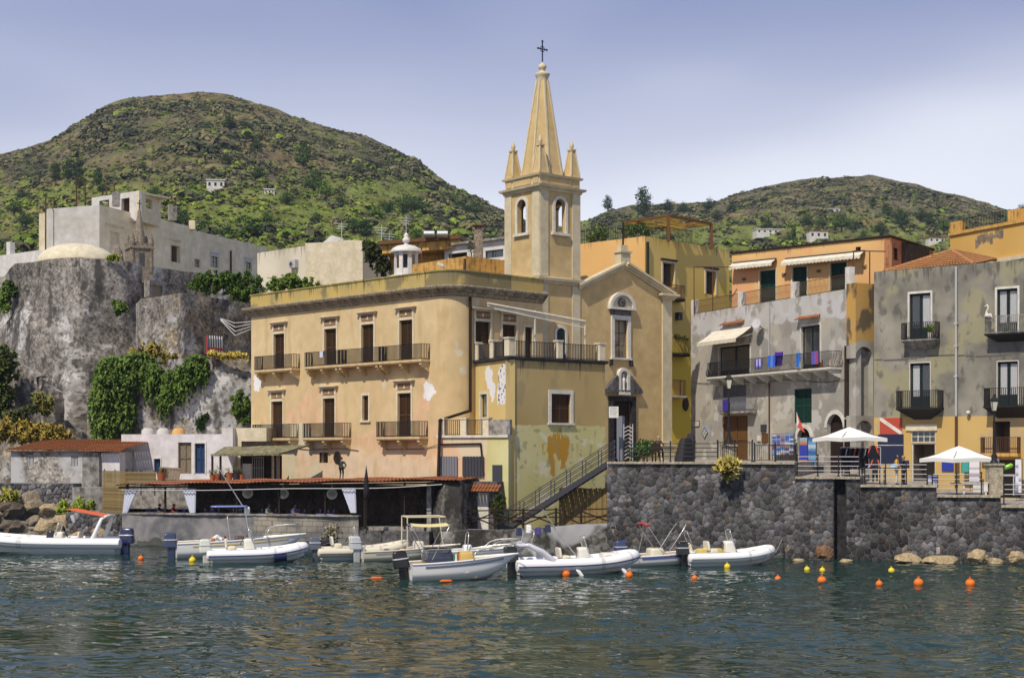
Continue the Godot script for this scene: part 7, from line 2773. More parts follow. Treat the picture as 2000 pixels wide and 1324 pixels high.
	var L8 := flen(868,104.0,1000,100.0)
	var t8 := hh(478,103.0)
	var s1 := rect(T8,948,488,983,503)
	var s2 := rect(T8,876,494,912,503)
	m = mn()
	m.wall(0,14,L8,t8,[s1,s2],0.4)
	m.bx(V3(0,14,-5),V3(L8,t8 - 0.2,-2.0))
	put(m,"wall",M.white,wh)
	m = mn()
	m.bx(V3(-0.3,t8,-5),V3(L8,t8 + 0.2,0.4))
	put(m,"roof",M.concrete,wh)
	win(wh,I,s1,"glass",{"sur": 0.0,"mat": M.slatedark,"nx": 2,"ny": 1,"leaf": M.slatedark})
	win(wh,I,s2,"dark",{"sur": 0.0,"mat": M.slatedark})
	m = mn()
	var ch := Transform3D(Basis(),G(934,94.0,0))
	var cy := hh(505,94.0)
	var ctp := hh(445,94.0)
	m.pyr([[0.42,cy],[0.36,ctp - 0.3],[0.30,ctp - 0.28],[0.30,ctp]],ch)
	var ct := thing("chimney","tall tapering weathered chimney left of the tower","chimney",I)
	put(m,"stack",M.weathered,ct)
	m = mn()
	m.pyr([[0.5,ctp + 0.12],[0.5,ctp + 0.2]],ch)
	for x in [-0.25,0.25]:
		for z in [-0.25,0.25]: m.bar(ch * V3(x,ctp,z),ch * V3(x,ctp + 0.15,z),0.08)
	put(m,"cowl",M.rust,ct)
	shrub(P(921,503,93.0),0.5,1.3,90,Color(0.09,0.10,0.05),"dry climber beside the weathered chimney")
	m = mn()
	var cam := P(860,517,85.5)
	m.bx(V3(-0.25,-0.1,-0.1),V3(0.25,0.12,0.1),Transform3D(Basis(Vector3.BACK,-0.4),cam))
	m.bar(cam,cam + V3(0.3,-0.5,0),0.06)
	tag(put(m,"floodlight",M.white),"small white floodlight on the palazzo roof edge","lamp")

func bxp(m: Material,parent: Node,nm: String,lo: Vector3,hi: Vector3) -> MeshInstance3D:
	return sb(m,parent,I0,nm,lo,hi)
func make_front() -> void:
	var T := frame(240,74.9,866,70.6)
	var L := flen(240,74.9,866,70.6)
	var B := thing("terrace_restaurant","open waterside restaurant terrace under a long red roof","restaurant",T)
	var low := fs(T,700,1000).x
	var sw := rough_sheet([[238,74.9],[700,71.75]],-1.2,[2.08,2.08],0.35,0.12,0.0,12.0,0.0)
	put(sw,"sea_wall",paint(0,2.6,30,4.0,26,func(x,y):
		var c := lerpc(Color(0.13,0.13,0.14),Color(0.27,0.26,0.26),0.5 + fb(x,y,12.0,3.0) + fb(x,y,60.0) * 0.7)
		if x > 9.5:
			var cy := fmod(y + 4.0,0.36)
			var cx := fmod(x + floorf((y + 4.0) / 0.36) * 0.31,0.7)
			c = lerpc(Color(0.34,0.31,0.25),Color(0.16,0.155,0.15),0.4 + fb(x,y,20.0,70.0) * 1.6 + (0.4 if x > 14.5 else 0.0))
			if cy < 0.04 or cx < 0.04: c = c * 0.45
		if y < 0.35 + fb(x,y,25.0,44.0) * 0.8: c = lerpc(c,Color(0.05,0.055,0.045),0.8)
		return c),B,T.affine_inverse())
	bxp(M.concrete,B,"wall_cap",V3(-0.05,2.08,-0.55),V3(low,2.18,0.1))
	bxp(M.lava,B,"low_step",V3(low,-1.5,-1.6),V3(L - 1.0,1.2,-0.15))
	bxp(M.concrete,B,"floor",V3(-0.4,-1.5,-6.5),V3(L - 1.5,1.42,-0.6))
	bxp(mat(Color(0.13,0.10,0.08),0.9,M.t_grime,3.0),B,"back_wall",V3(2.2,1.42,-5.2),V3(L,4.0,-5.0))  # wall coloured dark to stand in for the gloom of the interior
	bxp(M.concrete,B,"end_wall",V3(L - 1.4,1.0,-6.2),V3(L - 1.1,4.3,-0.9))
	var rf := mn()
	var zb := func(x): return lerpf(-9.5,-5.2,clampf(x / L,0,1))
	tiles_into(rf,-0.3,L + 1.2,func(x,t): return V3(x,lerpf(3.98,4.42,x / L) + 0.12 * t + 0.04 * sin(x * 1.3),lerpf(0.45,zb.call(x),t)),3,0.26)
	stuff(put(rf,"roof_sheeting",M.roofred,B))
	rf = mn()
	rf.quad(V3(-0.3,3.93,0.4),V3(L + 1.2,4.4,0.4),V3(L + 1.2,4.45,-5.2),V3(-0.3,4.0,-9.5))
	rf.bar(V3(-0.2,3.84,0.25),V3(L + 1.0,4.3,0.25),0.08,0.12)
	put(rf,"roof_deck",M.darkwood,B)
	rf = mn()
	rf.tube(catmull([V3(0,3.68,0.3),V3(6,3.7,0.3),V3(12,3.85,0.3),V3(18,3.92,0.3),V3(L,4.18,0.3)],4),0.035,5)
	put(rf,"curtain_rail",M.zinc,B)
	for u in [248,322,368,462,545,635,712,790]:
		var x := fs(T,u,960,-0.3).x
		rf = mn()
		rf.bar(V3(x,1.3,-0.3),V3(x,lerpf(3.9,4.35,x / L),-0.3),0.11)
		put(rf,"post",M.darkwood,B)
	for q in [[258,-0.5,0.5],[370,0.25,0.75],[681,0.35,-0.5]]:
		var x := fs(T,q[0],960,0.0).x
		rf = mn()
		var rows := []
		var uv := []
		for k in 9:
			var f := k / 8.0
			var r := PackedVector3Array()
			var w := lerpf(0.6,0.24,f)
			for j in 11: r.append(V3(x + q[1] * f + (j / 10.0 - 0.5) * w * 1.6,3.75 + x * 0.012 - f * 1.6,0.12 + 0.06 * sin(j * 2.4)))
			rows.append(r)
			var ru := PackedVector2Array()
			ru.resize(11)
			uv.append(ru)
		rf.sheet(rows,uv,Vector3.BACK)
		tag(put(rf,"tied_curtain",M.voile,self,T),["tied pale curtain at the restaurant's reed screen end","tied double pale curtain between restaurant posts","tied pale curtain beside the furled black parasol"][[258,370,681].find(q[0])],"curtain")
	for i in 9:
		var x := 1.6 + i * 2.05
		if x > low - 0.8: break
		var t := thing("dining_table","dark restaurant table under a violet cloth behind the sea wall","table",T * TR(V3(x,1.42,-1.5)),"restaurant tables")
		bxp(M.darkwood,t,"top",V3(-0.57,0.66,-0.37),V3(0.57,0.7,0.37))
		tag(sb(M.violet,self,t.transform,"tablecloth",V3(-0.6,0.701,-0.4),V3(0.6,0.78,0.4)),"violet cloth on a restaurant table behind the sea wall","tablecloth","violet tablecloths")
		for sx in [-0.5,0.5]: bxp(M.darkwood,t,"leg",V3(sx - 0.04,0,-0.04),V3(sx + 0.04,0.66,0.04))
		for k in 4:
			var gl := mn()
			gl.lathe([[0.04,0.78],[0.02,0.8],[0.015,0.86],[0.05,0.92],[0.045,1.04]],8,TR(V3(-0.42 + k * 0.28,0,0.15 - 0.3 * (k % 2))))
			tag(put(gl,"glass",M.violetglass,self,t.transform),"stemmed bluish glass standing on a violet restaurant tablecloth","glass","glasses on the restaurant tables")
		for sx in [-1,1]:
			var ch := thing("dining_chair","dark restaurant chair at a violet clothed table","chair",T * Transform3D(Basis(Vector3.UP,sx * PI / 2),V3(x + sx * 0.8,1.42,-1.5)),"restaurant chairs")
			bxp(M.darkwood,ch,"seat",V3(-0.21,0.42,-0.21),V3(0.21,0.47,0.21))
			bxp(M.darkwood,ch,"backrest",V3(-0.21,0.55,0.17),V3(0.21,0.95,0.21))
			for lx in [-0.18,0.18]:
				for lz in [-0.18,0.18]: bxp(M.darkwood,ch,"leg",V3(lx - 0.02,0,lz - 0.02),V3(lx + 0.02,0.55 if lz > 0 else 0.42,lz + 0.02))
	for q in [[483,963],[553,964],[648,965]]:
		var w := fs(T,q[0],q[1],-1.6)
		var t := thing("hanging_fan","white oscillating fan hung under the restaurant roof","fan",T * Transform3D(Basis(Vector3.UP,0.5),V3(w.x,w.y,-1.6)),"fans under the restaurant roof")
		rf = mn()
		for k in 3: rf.lathe([[0.1 + 0.12 * k,-0.02],[0.12 + 0.12 * k,0.0],[0.1 + 0.12 * k,0.02]],18,Transform3D(Basis(Vector3.RIGHT,PI / 2),Vector3.ZERO))
		put(rf,"grille",M.trimw,t)
		for k in 3: put(_blade(TAU * k / 3),"blade",M.voile,t)
		bxp(M.trimw,t,"bracket",V3(-0.03,0.3,-0.15),V3(0.03,0.6,0.0))
	var t := thing("furled_parasol","tall furled black parasol standing at the restaurant's roof edge","parasol",TR(G(715,70.4,0)))
	rf = mn()
	rf.cyl(V3(0,1.1,0),V3(0,hh(910,70.4),0),0.035,0.025,6)
	put(rf,"pole",M.iron,t)
	rf = mn()
	rf.lathe([[0.05,3.2],[0.16,3.4],[0.2,3.7],[0.12,4.6],[0.03,5.2]],9)
	put(rf,"canopy",M.iron,t)
	var pr := rough_sheet([[846,71.6],[868,70.4],[905,70.2],[925,72.0]],-1.2,[2.6,4.2,4.5,4.3],0.3,0.3,0.0,15.0)
	tag(put(pr,"stone_pier",paint(0,5,6,6.5,26,func(x,y): return rubble_col(x,y,60.0,0.15) * 0.55)),"rough dark stone pier at the restaurant's end","pier")
	T = frame(236,87.0,434,85.5)
	L = flen(236,87.0,434,85.5)
	B = thing("white_cottage","low white cottage with blue doors above the restaurant roof","house",T)
	var d1 := rect(T,380,866,400,925)
	var d2 := rect(T,347,864,373,925)
	var d3 := rect(T,300,896,313,922)
	var m := mn()
	m.wall(0,2.0,L,hh(848,86.0),[d1,d2,d3],0.35)
	m.bx(V3(0,2.0,-5),V3(0.35,hh(848,86.0),-0.352))
	m.bx(V3(0.352,2.0,-5),V3(L,hh(850,86.0),-0.42))
	put(m,"wall",M.whitewash,B)
	win(B,I0,d1,"door",{"sur": 0.1,"mat": M.trimw,"leaf": M.blue,"name": "door"})
	win(B,I0,d2,"door",{"sur": 0.0,"mat": M.woodgrey,"leaf": M.woodgrey,"name": "door"})
	win(B,I0,d3,"door",{"sur": 0.08,"mat": M.trimw,"leaf": M.blue})
	bxp(M.whitewash,B,"taller_end",V3(L + 0.01,2,-5),V3(L + 0.9,hh(836,85.5),0.15))
	bxp(M.cream,B,"yard_wall",V3(L + 0.91,2,-4.5),V3(L + 3.4,hh(836,86.0),-0.4))
	bxp(M.concrete,B,"terrace",V3(0,2,0.01),V3(L + 4,4.1,4.0))
	var lt := thing("lean_to","mossy lean-to roof on dark posts between cottage and palazzo","shelter",I0)
	var a := P(412,889,80.5)
	var b := P(545,887,80.0)
	var c := P(604,869,82.3)
	var d := P(438,872,85.5)
	m = mn()
	m.quad(a,b,c,d)
	m.bar(a,b,0.16)
	m.bar(b,c,0.12)
	put(m,"roof",mat(Color(0.30,0.29,0.17),0.9,M.t_grime,3.0),lt)
	for u in [414,430,471,528,537,548]:
		m = mn()
		m.bar(P(u,889,80.6 if u < 500 else 81.5),G(u,80.6 if u < 500 else 81.5,4.0),0.14)
		put(m,"post",M.darkwood,lt)
	for k in 2:
		var gx := P(505 + k * 35,893,83.4)
		m = mn()
		for i in 6: m.bx(V3(gx.x + i * 0.16 - 0.5,4.1,gx.z),V3(gx.x + i * 0.16 - 0.44,gx.y,gx.z + 0.05))
		for y in [4.15,gx.y - 0.8,gx.y]: m.bx(V3(gx.x - 0.5,y - 0.03,gx.z + 0.05),V3(gx.x + 0.36,y + 0.03,gx.z + 0.08))
		put(m,"gate",M.zinc,lt)
	bxp(M.trimw,lt,"white_cupboard",G(479,81.5,4.05) + V3(-0.4,0,-0.3),G(479,81.5,5.35) + V3(0.4,0,0.3))
	bxp(M.brown_dark,lt,"back_wall",G(440,84.3,3.0) + V3(1.2,0,0),G(530,84.3,7.0) + V3(0,0,0.1))
	var pk := 0
	for q in [[280,0.34,1],[432,0.22,0],[441,0.26,1],[453,0.22,2],[465,0.3,0],[478,0.3,2],[489,0.24,1],[433,0.2,1]]:
		var p := G(q[0] - 18 if q[0] > 300 else q[0] + 37,79.5 + pk * 0.1,4.2)
		if q[0] < 300: p = G(314,79.0,4.2)
		t = thing("potted_plant",["terracotta pot with a small green plant on the cottage terrace edge","terracotta pot with yellowish leaves on the cottage terrace edge","dark pot with a leafy plant on the cottage terrace edge"][q[2]],"plant",TR(p),"potted plants above the restaurant roof")
		m = mn()
		m.lathe([[q[1] * 0.65,0],[q[1],q[1] * 1.7],[q[1] * 1.1,q[1] * 1.75],[q[1] * 0.9,q[1] * 1.6]],10)
		put(m,"pot",M.terracotta if q[2] < 2 else M.slatedark,t)
		m = mn()
		rng.seed = 60 + pk
		for i in 70:
			m.col = lerpc([Color(0.06,0.12,0.02),Color(0.25,0.24,0.04),Color(0.08,0.15,0.03)][q[2]],Color(0.2,0.28,0.05),rng.randf())
			var dd := V3(rng.randfn() * 0.7,1.0,rng.randfn() * 0.7).normalized()
			m.leaf(V3(0,q[1] * 1.6,0) + dd * rng.randf_range(0,0.3),dd,dd.cross(V3(0.3,0.2,1)).normalized(),0.05,rng.randf_range(0.15,0.35))
		put(m,"foliage",M.leaf,t)
		pk += 1
	t = thing("leaning_shutter","old slatted wooden shutter leaning on the restaurant roof edge","shutter",Transform3D(Basis(Vector3.RIGHT,-0.3) * Basis(Vector3.BACK,-0.07),G(328,79.0,4.15)))
	for i in 8: bxp(M.woodgrey,t,"plank",V3(-0.75 + i * 0.19,0,0),V3(-0.75 + i * 0.19 + 0.17,1.0,0.05))
	bxp(M.woodgrey,t,"rail",V3(-0.77,0.08,0.05),V3(0.77,0.16,0.09))
	bxp(M.woodgrey,t,"rail",V3(-0.77,0.85,0.05),V3(0.77,0.93,0.09))
	for k in 3:
		m = mn()
		m.lathe([[0.0,0.6],[0.3,0.56],[0.5,0.36],[0.52,0.0]],16)
		tag(put(m,"water_tank",M.greywhite if k < 2 else M.orange,self,TR(G(318,88.5,7.5) + V3(-1.2 + k * 1.2,0,0))),"white rounded water tank on the cottage roof" if k < 2 else "orange rounded water tank on the cottage roof","tank","tanks on the cottage roof")
	T = frame(20,85.0,212,83.8)
	L = flen(20,85.0,212,83.8)
	B = thing("stone_shed","grey stone shed with red tiled roof beside the white cottage","shed",T)
	var w1 := rect(T,53,888,66,908)
	var w2 := rect(T,138,890,152,911)
	m = mn()
	m.wall(0,1.0,L,hh(881,84.5),[w1,w2],0.4)
	m.bx(V3(0,1.0,-6),V3(0.4,hh(881,84.5),-0.402))
	m.bx(V3(0.402,1.0,-6),V3(L,hh(882,84.5),-0.45))
	put(m,"wall",paint(0,6.5,L,5.6,30,func(x,y):
		var q := rubble_col(x,y,45.0,-0.3) * 1.5
		return lerpc(q,Color(0.46,0.46,0.47),st(0.0,0.25,fb(x,y,7.0,77.0)))),B)
	for w in [w1,w2]:
		var wp := win(B,I0,w,"dark",{"sur": 0.0,"mat": M.zinc})
		m = mn()
		for i in 5: m.bx(V3(lerpf(w[0],w[2],(i + 0.5) / 5) - 0.02,w[1],-0.1),V3(lerpf(w[0],w[2],(i + 0.5) / 5) + 0.02,w[3],-0.06))
		put(m,"bars",M.curtain,wp)
	var ey := hh(881,84.5)
	m = mn()
	tiles_into(m,-0.2,L + 1.3,func(x,tt): return V3(x,ey + 0.05 + 0.8 * tt,lerpf(0.4,-5.5,tt)),12,0.22)
	stuff(put(m,"roof_tiles",M.tile,B))
	bxp(M.tile,B,"roof_deck",V3(-0.2,ey - 0.05,-0.3),V3(L + 1.3,ey + 0.02,0.3))
	m = mn()
	var lr := fs(T,170,884).x
	tiles_into(m,lr,L + 1.6,func(x,tt): return V3(x,ey - 0.1 + 0.5 * tt,lerpf(1.5,-0.5,tt)),5,0.22)
	stuff(put(m,"porch_tiles",M.tile,B))
	bxp(M.greyplaster,B,"porch_wall",V3(lr + 0.2,1,0.01),V3(L - 0.2,ey - 0.12,1.2))
	bxp(M.whitewash,B,"porch_side",V3(L - 0.19,1,0.01),V3(L + 1.3,ey - 0.12,0.9))
	bxp(M.dark,B,"vent",V3(L + 0.25,ey - 2.3,0.9),V3(L + 0.7,ey - 1.6,0.93))
	for q in [[-60,83.0,142,81.5,2.2,hh(944,82.0),0.4,"dark rubble footing wall below the stone shed",5],[128,77.5,238,75.6,-0.3,2.05,0.42,"low wall of rounded dark stones behind the first inflatable boat",6]]:
		var TT := frame(q[0],q[1],q[2],q[3])
		var LL := flen(q[0],q[1],q[2],q[3])
		t = thing("stone_wall",q[7],"wall",TT)
		bxp(M.mortar,t,"mortar_core",V3(0,q[4] - 1.0,-1.2),V3(LL,q[5],-0.02))
		rng.seed = q[8]
		face_stones(stones(V2(0,q[4]),V2(LL,q[5] - 0.02),q[6],q[6] * 0.8,q[8]),t,I0,120,0.09,func(o): return lava_tone(o - V2(60,0)) * 1.3)
	t = thing("garden_wall","pale grey rendered wall end with a small niche above the boulders","wall",frame(140,80.0,202,79.0))
	bxp(M.greyplaster,t,"wall",V3(0,0,-1.5),V3(flen(140,80.0,202,79.0),hh(952,79.5),0))
	bxp(M.dark,t,"niche",V3(0.55,hh(985,79.5),0.0),V3(1.0,hh(971,79.5),0.02))  # flat dark panel paints the shade of the recess
	bxp(M.woodgrey,t,"niche_frame",V3(0.5,hh(971,79.5),0.0),V3(1.05,hh(969,79.5),0.05))
	for q in [[200,77.6,246,75.6,919,1010,"tall reed screen at the restaurant's left end"],[244,79.0,304,78.4,921,945,"short reed screen behind the restaurant roof"]]:
		var TT := frame(q[0],q[1],q[2],q[3])
		var LL := flen(q[0],q[1],q[2],q[3])
		t = thing("reed_screen",q[6],"screen",TT)
		m = mn()
		rng.seed = 3
		var h0 := hh(q[5],q[1])
		var h1 := hh(q[4],q[1])
		var n := int((h1 - h0) / 0.05)
		for i in n:
			m.col = Color.WHITE * rng.randf_range(0.55,1.3)
			var y := lerpf(h0,h1,(i + 0.5) / n)
			m.bx(V3(0,y - 0.022,rng.randf() * 0.02),V3(LL,y + 0.022,0.04 + rng.randf() * 0.02))
		stuff(put(m,"canes",M.reed,t))
		for i in 3: bxp(M.darkwood,t,"batten",V3(LL * (0.05 + 0.45 * i) - 0.03,h0 - 0.8,-0.06),V3(LL * (0.05 + 0.45 * i) + 0.03,h1 + 0.1,-0.01))
	rng.seed = 12
	var rk := Color(1,1,1)
	for q in [[62,985,50,44,82.0,0],[20,1000,44,40,81.0,1],[110,975,42,30,82.5,0],[100,1000,46,26,80.0,2],[20,1035,40,34,78.0,1],[65,1020,28,22,79.0,0],[95,1040,60,40,77.5,2],[130,1025,50,34,78.5,2],[60,1052,36,22,76.5,0],[150,1050,30,18,76.5,2],[192,1042,30,18,75.0,2],[0,970,30,30,83.0,2],[-30,1010,60,50,80.0,0],[175,1058,40,14,75.2,2],[45,966,22,26,83.0,2],[-50,1045,60,30,77.0,1]]:
		var k: float = q[4] / 2200.0
		boulder(P(q[0],q[1],q[4]),V3(q[2] * k * 0.62,q[3] * k * 0.62,q[2] * k * 0.55),int(q[0] + 70),[Color(0.6,0.6,0.62),Color(0.32,0.32,0.35),Color(1.0,0.94,0.85)][q[5]] * rng.randf_range(0.85,1.1),["grey boulder in the heap on the shore below the shed","dark boulder in the heap on the shore below the shed","pale sandy boulder in the heap on the shore below the shed"][q[5]])  # three boulder tints: grey, dark and pale sandy
	vine([[20,975,24,20],[5,990,18,20]],81.5,1800,Color(0.10,0.12,0.02),Color(0.32,0.30,0.05),"yellow green weeds left of the boulder heap","weeds",-0.3,0.28)
	vine([[128,995,14,18],[160,988,16,14],[180,990,12,12]],78.6,2200,Color(0.10,0.16,0.02),Color(0.30,0.36,0.05),"fresh green weeds beside the pale wall end","weeds",-0.4,0.28)
	var kk := 0
	for q in [[1612,1078,34,22,65.0,1.0],[1772,1089,52,14,64.0,0],[1835,1091,60,13,63.6,0],[1910,1086,34,20,63.4,0],[1945,1094,34,10,63.0,0],[1988,1088,36,18,62.6,0],[1560,1092,24,6,65.2,0],[1652,1093,26,6,64.8,0]]:
		var k: float = q[4] / 2200.0
		boulder(P(q[0],q[1] + 3,q[4] - 0.6),V3(q[2] * k * 0.6,q[3] * k * 0.75,q[2] * k * 0.45),200 + kk,Color(0.5,0.33,0.28) if q[5] > 0 else Color(0.95,0.9,0.78),"reddish brown boulder at the foot of the sea wall's dark slot" if q[5] > 0 else "pale boulder at the waterline under the sea wall","boulders under the sea wall")
		kk += 1
	T = frame(872,70.6,1212,68.2)
	L = flen(872,70.6,1212,68.2)
	var lq := thing("low_quay_wall","low rough grey quay wall below the metal stair","wall",T)
	put(rough_sheet([[872,70.6],[960,70.0],[1100,69.0],[1214,68.2]],-1.2,[1.3,1.4,1.75,1.95],0.3,0.2,0.0,31.0,0.15),"facing",paint(0,2.4,14,3.8,26,func(x,y):
		var q := rubble_col(x,y,80.0,0.15) * 0.6
		return lerpc(q,Color(0.34,0.34,0.35),st(0.0,0.2,fb(x,y,9.0,8.0) + (y - 1.4) * 0.6))),lq,T.affine_inverse())
	bxp(M.concrete,lq,"path",V3(0,-1.5,-6),V3(L,1.25,-0.4))
	t = thing("timber_rail","dark timber rail with crossed braces along the low quay","railing",T)
	var us := [888,905,966,1022,1086,1135,1204]
	for i in us.size():
		var x := fs(T,us[i],1010,-0.9).x
		m = mn()
		m.bar(V3(x,1.1,-0.9),V3(x,2.55 + i * 0.05,-0.9),0.12)
		put(m,"post",M.darkwood,t)
		if i:
			var x0 := fs(T,us[i - 1],1010,-0.9).x
			for e in [[2.4,2.45],[1.5,2.3],[2.3,1.5],[1.95,1.98]]:
				m = mn()
				m.bar(V3(x0,e[0] + i * 0.045,-0.86),V3(x,e[1] + i * 0.05,-0.86),0.08)
				put(m,"brace",M.darkwood,t)
	var s0 := G(985,70.9,1.5)
	var s1 := G(1200,69.6,5.95)
	var TT := frame(985,70.9,1200,69.6)
	var LL := flen(985,70.9,1200,69.6)
	t = thing("metal_stair","dark metal stair climbing to the promenade in front of the yellow block","stairs",TT)
	for z in [0.0,-1.1]:
		m = mn()
		m.bar(V3(0,1.3,z),V3(LL,5.75,z),0.09,0.32)
		put(m,"stringer",M.slatedark,t)
		for i in 8:
			var f := i / 7.0
			m = mn()
			m.bar(V3(LL * f,1.4 + 4.45 * f,z),V3(LL * f,2.5 + 4.45 * f,z),0.05)
			put(m,"post",M.slatedark,t)
		for k in 3:
			m = mn()
			m.bar(V3(0,2.5 - 0.34 * k,z),V3(LL,6.95 - 0.34 * k,z),0.045)
			put(m,"handrail" if k == 0 else "rail",M.slatedark,t)
	for i in 24:
		var f := (i + 0.5) / 24
		bxp(M.slatedark,t,"step",V3(LL * f - 0.14,1.42 + 4.45 * f,-1.06),V3(LL * f + 0.14,1.46 + 4.45 * f,-0.04))
	TT = frame(1092,71.2,1204,70.3)
	LL = flen(1092,71.2,1204,70.3)
	t = thing("reed_fence","straw coloured upright reed fence under the metal stair","fence",TT)
	m = mn()
	for i in int(LL / 0.06):
		m.col = Color.WHITE * rng.randf_range(0.5,1.3)
		m.bx(V3(i * 0.06,1.2,0),V3(i * 0.06 + 0.055,hh(953,70.7) + rng.randf_range(-0.06,0.03),0.03 + 0.02 * (i % 2)))
	stuff(put(m,"canes",M.reed,t))
	TT = frame(905,72.3,985,71.6)
	LL = flen(905,72.3,985,71.6)
	t = thing("stone_hut","small stone hut with white door and tiled hood on the low quay","hut",TT)
	m = mn()
	m.bx(V3(-0.6,0.8,-2.0),V3(LL * 0.82,hh(941,72.0),0))
	put(m,"wall",M.lava,t)
	bxp(M.trimw,t,"door",V3(LL * 0.36,1.2,0.0),V3(LL * 0.62,hh(962,72.0),0.06))
	m = mn()
	tiles_into(m,LL * 0.15,LL * 0.95,func(x,tt): return V3(x,hh(961,72.0) + 0.45 * tt,lerpf(0.8,0.0,tt)),2,0.22)
	put(m,"tiled_hood",M.tile,t)
	for x in [LL * 0.18,LL * 0.92]:
		m = mn()
		m.bar(V3(x,hh(975,72.0),0.02),V3(x,hh(962,72.0),0.7),0.07)
		put(m,"bracket",M.darkwood,t)
	vine([[972,995,12,24],[978,970,9,14]],71.4,1500,Color(0.015,0.025,0.01),Color(0.07,0.09,0.02),"dark climber beside the hut's white door","climber",0.4,0.24)
	vine([[1418,918,16,18],[1422,908,20,10]],66.0,1700,Color(0.14,0.14,0.03),Color(0.52,0.42,0.12),"dry straw coloured plant growing from the sea wall top","wall_plant",-0.5,0.4)
func _blade(a: float) -> MB:
	var mb := mn()
	mb.leaf(Vector3.ZERO,V3(cos(a),sin(a),0),V3(0,0,1),0.09,0.32)
	return mb

func cc(mb: MB,c: Color,k := 0) -> MB:
	for i in range(k,mb.c.size()): mb.c[i] = c
	return mb
func vput(mb: MB,c: Color,nm: String,parent: Node,m: Material = null,xf := I0) -> MeshInstance3D:
	return put(cc(mb,c),nm,m if m else M.gel,parent,xf)
func rbox(x: float,y: float,z: float,sx: float,sy: float,sz: float,tx := 1.0,sh := 0.0) -> MB:
	var mb := mn()
	var rings := []
	for q in [[0.0,0.9],[0.06,1.0],[0.85,0.97],[0.96,0.88],[1.0,0.6]]:
		var r := PackedVector3Array()
		var k: float = q[1] * lerpf(1.0,tx,q[0])
		for j in 16:
			var a := TAU * j / 16
			var cx := signf(cos(a)) * pow(absf(cos(a)),0.45)
			var cz := signf(sin(a)) * pow(absf(sin(a)),0.45)
			r.append(V3(x + sh * q[0] + cx * sx / 2 * k,y + sy * q[0],z + cz * sz / 2 * k))
		rings.append(r)
	mb.loft(rings)
	return mb
func outboard(parent: Node,x: float,y: float,z: float,s: float,c: Color,tilt := 0.0) -> void:
	var xf := Transform3D(Basis(Vector3.BACK,tilt),V3(x,y,z))
	var o := vput(rbox(-0.1 * s,0.15 * s,0,0.62 * s,0.62 * s,0.42 * s,0.8,-0.04),c,"outboard_motor",parent,null,xf)
	vput(rbox(-0.06 * s,-0.55 * s,0,0.3 * s,0.75 * s,0.2 * s,1.2),c * 0.8,"leg",o)
	vput(rbox(-0.1 * s,0.46 * s,0,0.6 * s,0.05 * s,0.425 * s,1.0),Color(0.5,0.5,0.52),"cowl_band",o)
	var p := mn()
	p.tube([V3(-0.4,-0.62,0) * s,V3(-0.05,-0.62,0) * s,V3(0.2,-0.62,0) * s],[0.04 * s,0.09 * s,0.03 * s],8)
	vput(p,c * 0.8,"gearcase",o)
	bxp(M.zinc,o,"bracket",V3(0.12 * s,-0.3 * s,-0.12 * s),V3(0.32 * s,0.25 * s,0.12 * s))
func boat_at(u: float,v: float,yaw: float) -> Transform3D:
	return Transform3D(Basis(Vector3.UP,deg_to_rad(yaw)),G(u,wd(v)))
func pipes(parent: Node,runs: Array,r: float,m: Material,nm: String) -> void:
	for q in runs:
		var mb := mn()
		mb.tube(catmull(q,4) if q.size() > 2 else q,r,6)
		put(mb,nm,m,parent)
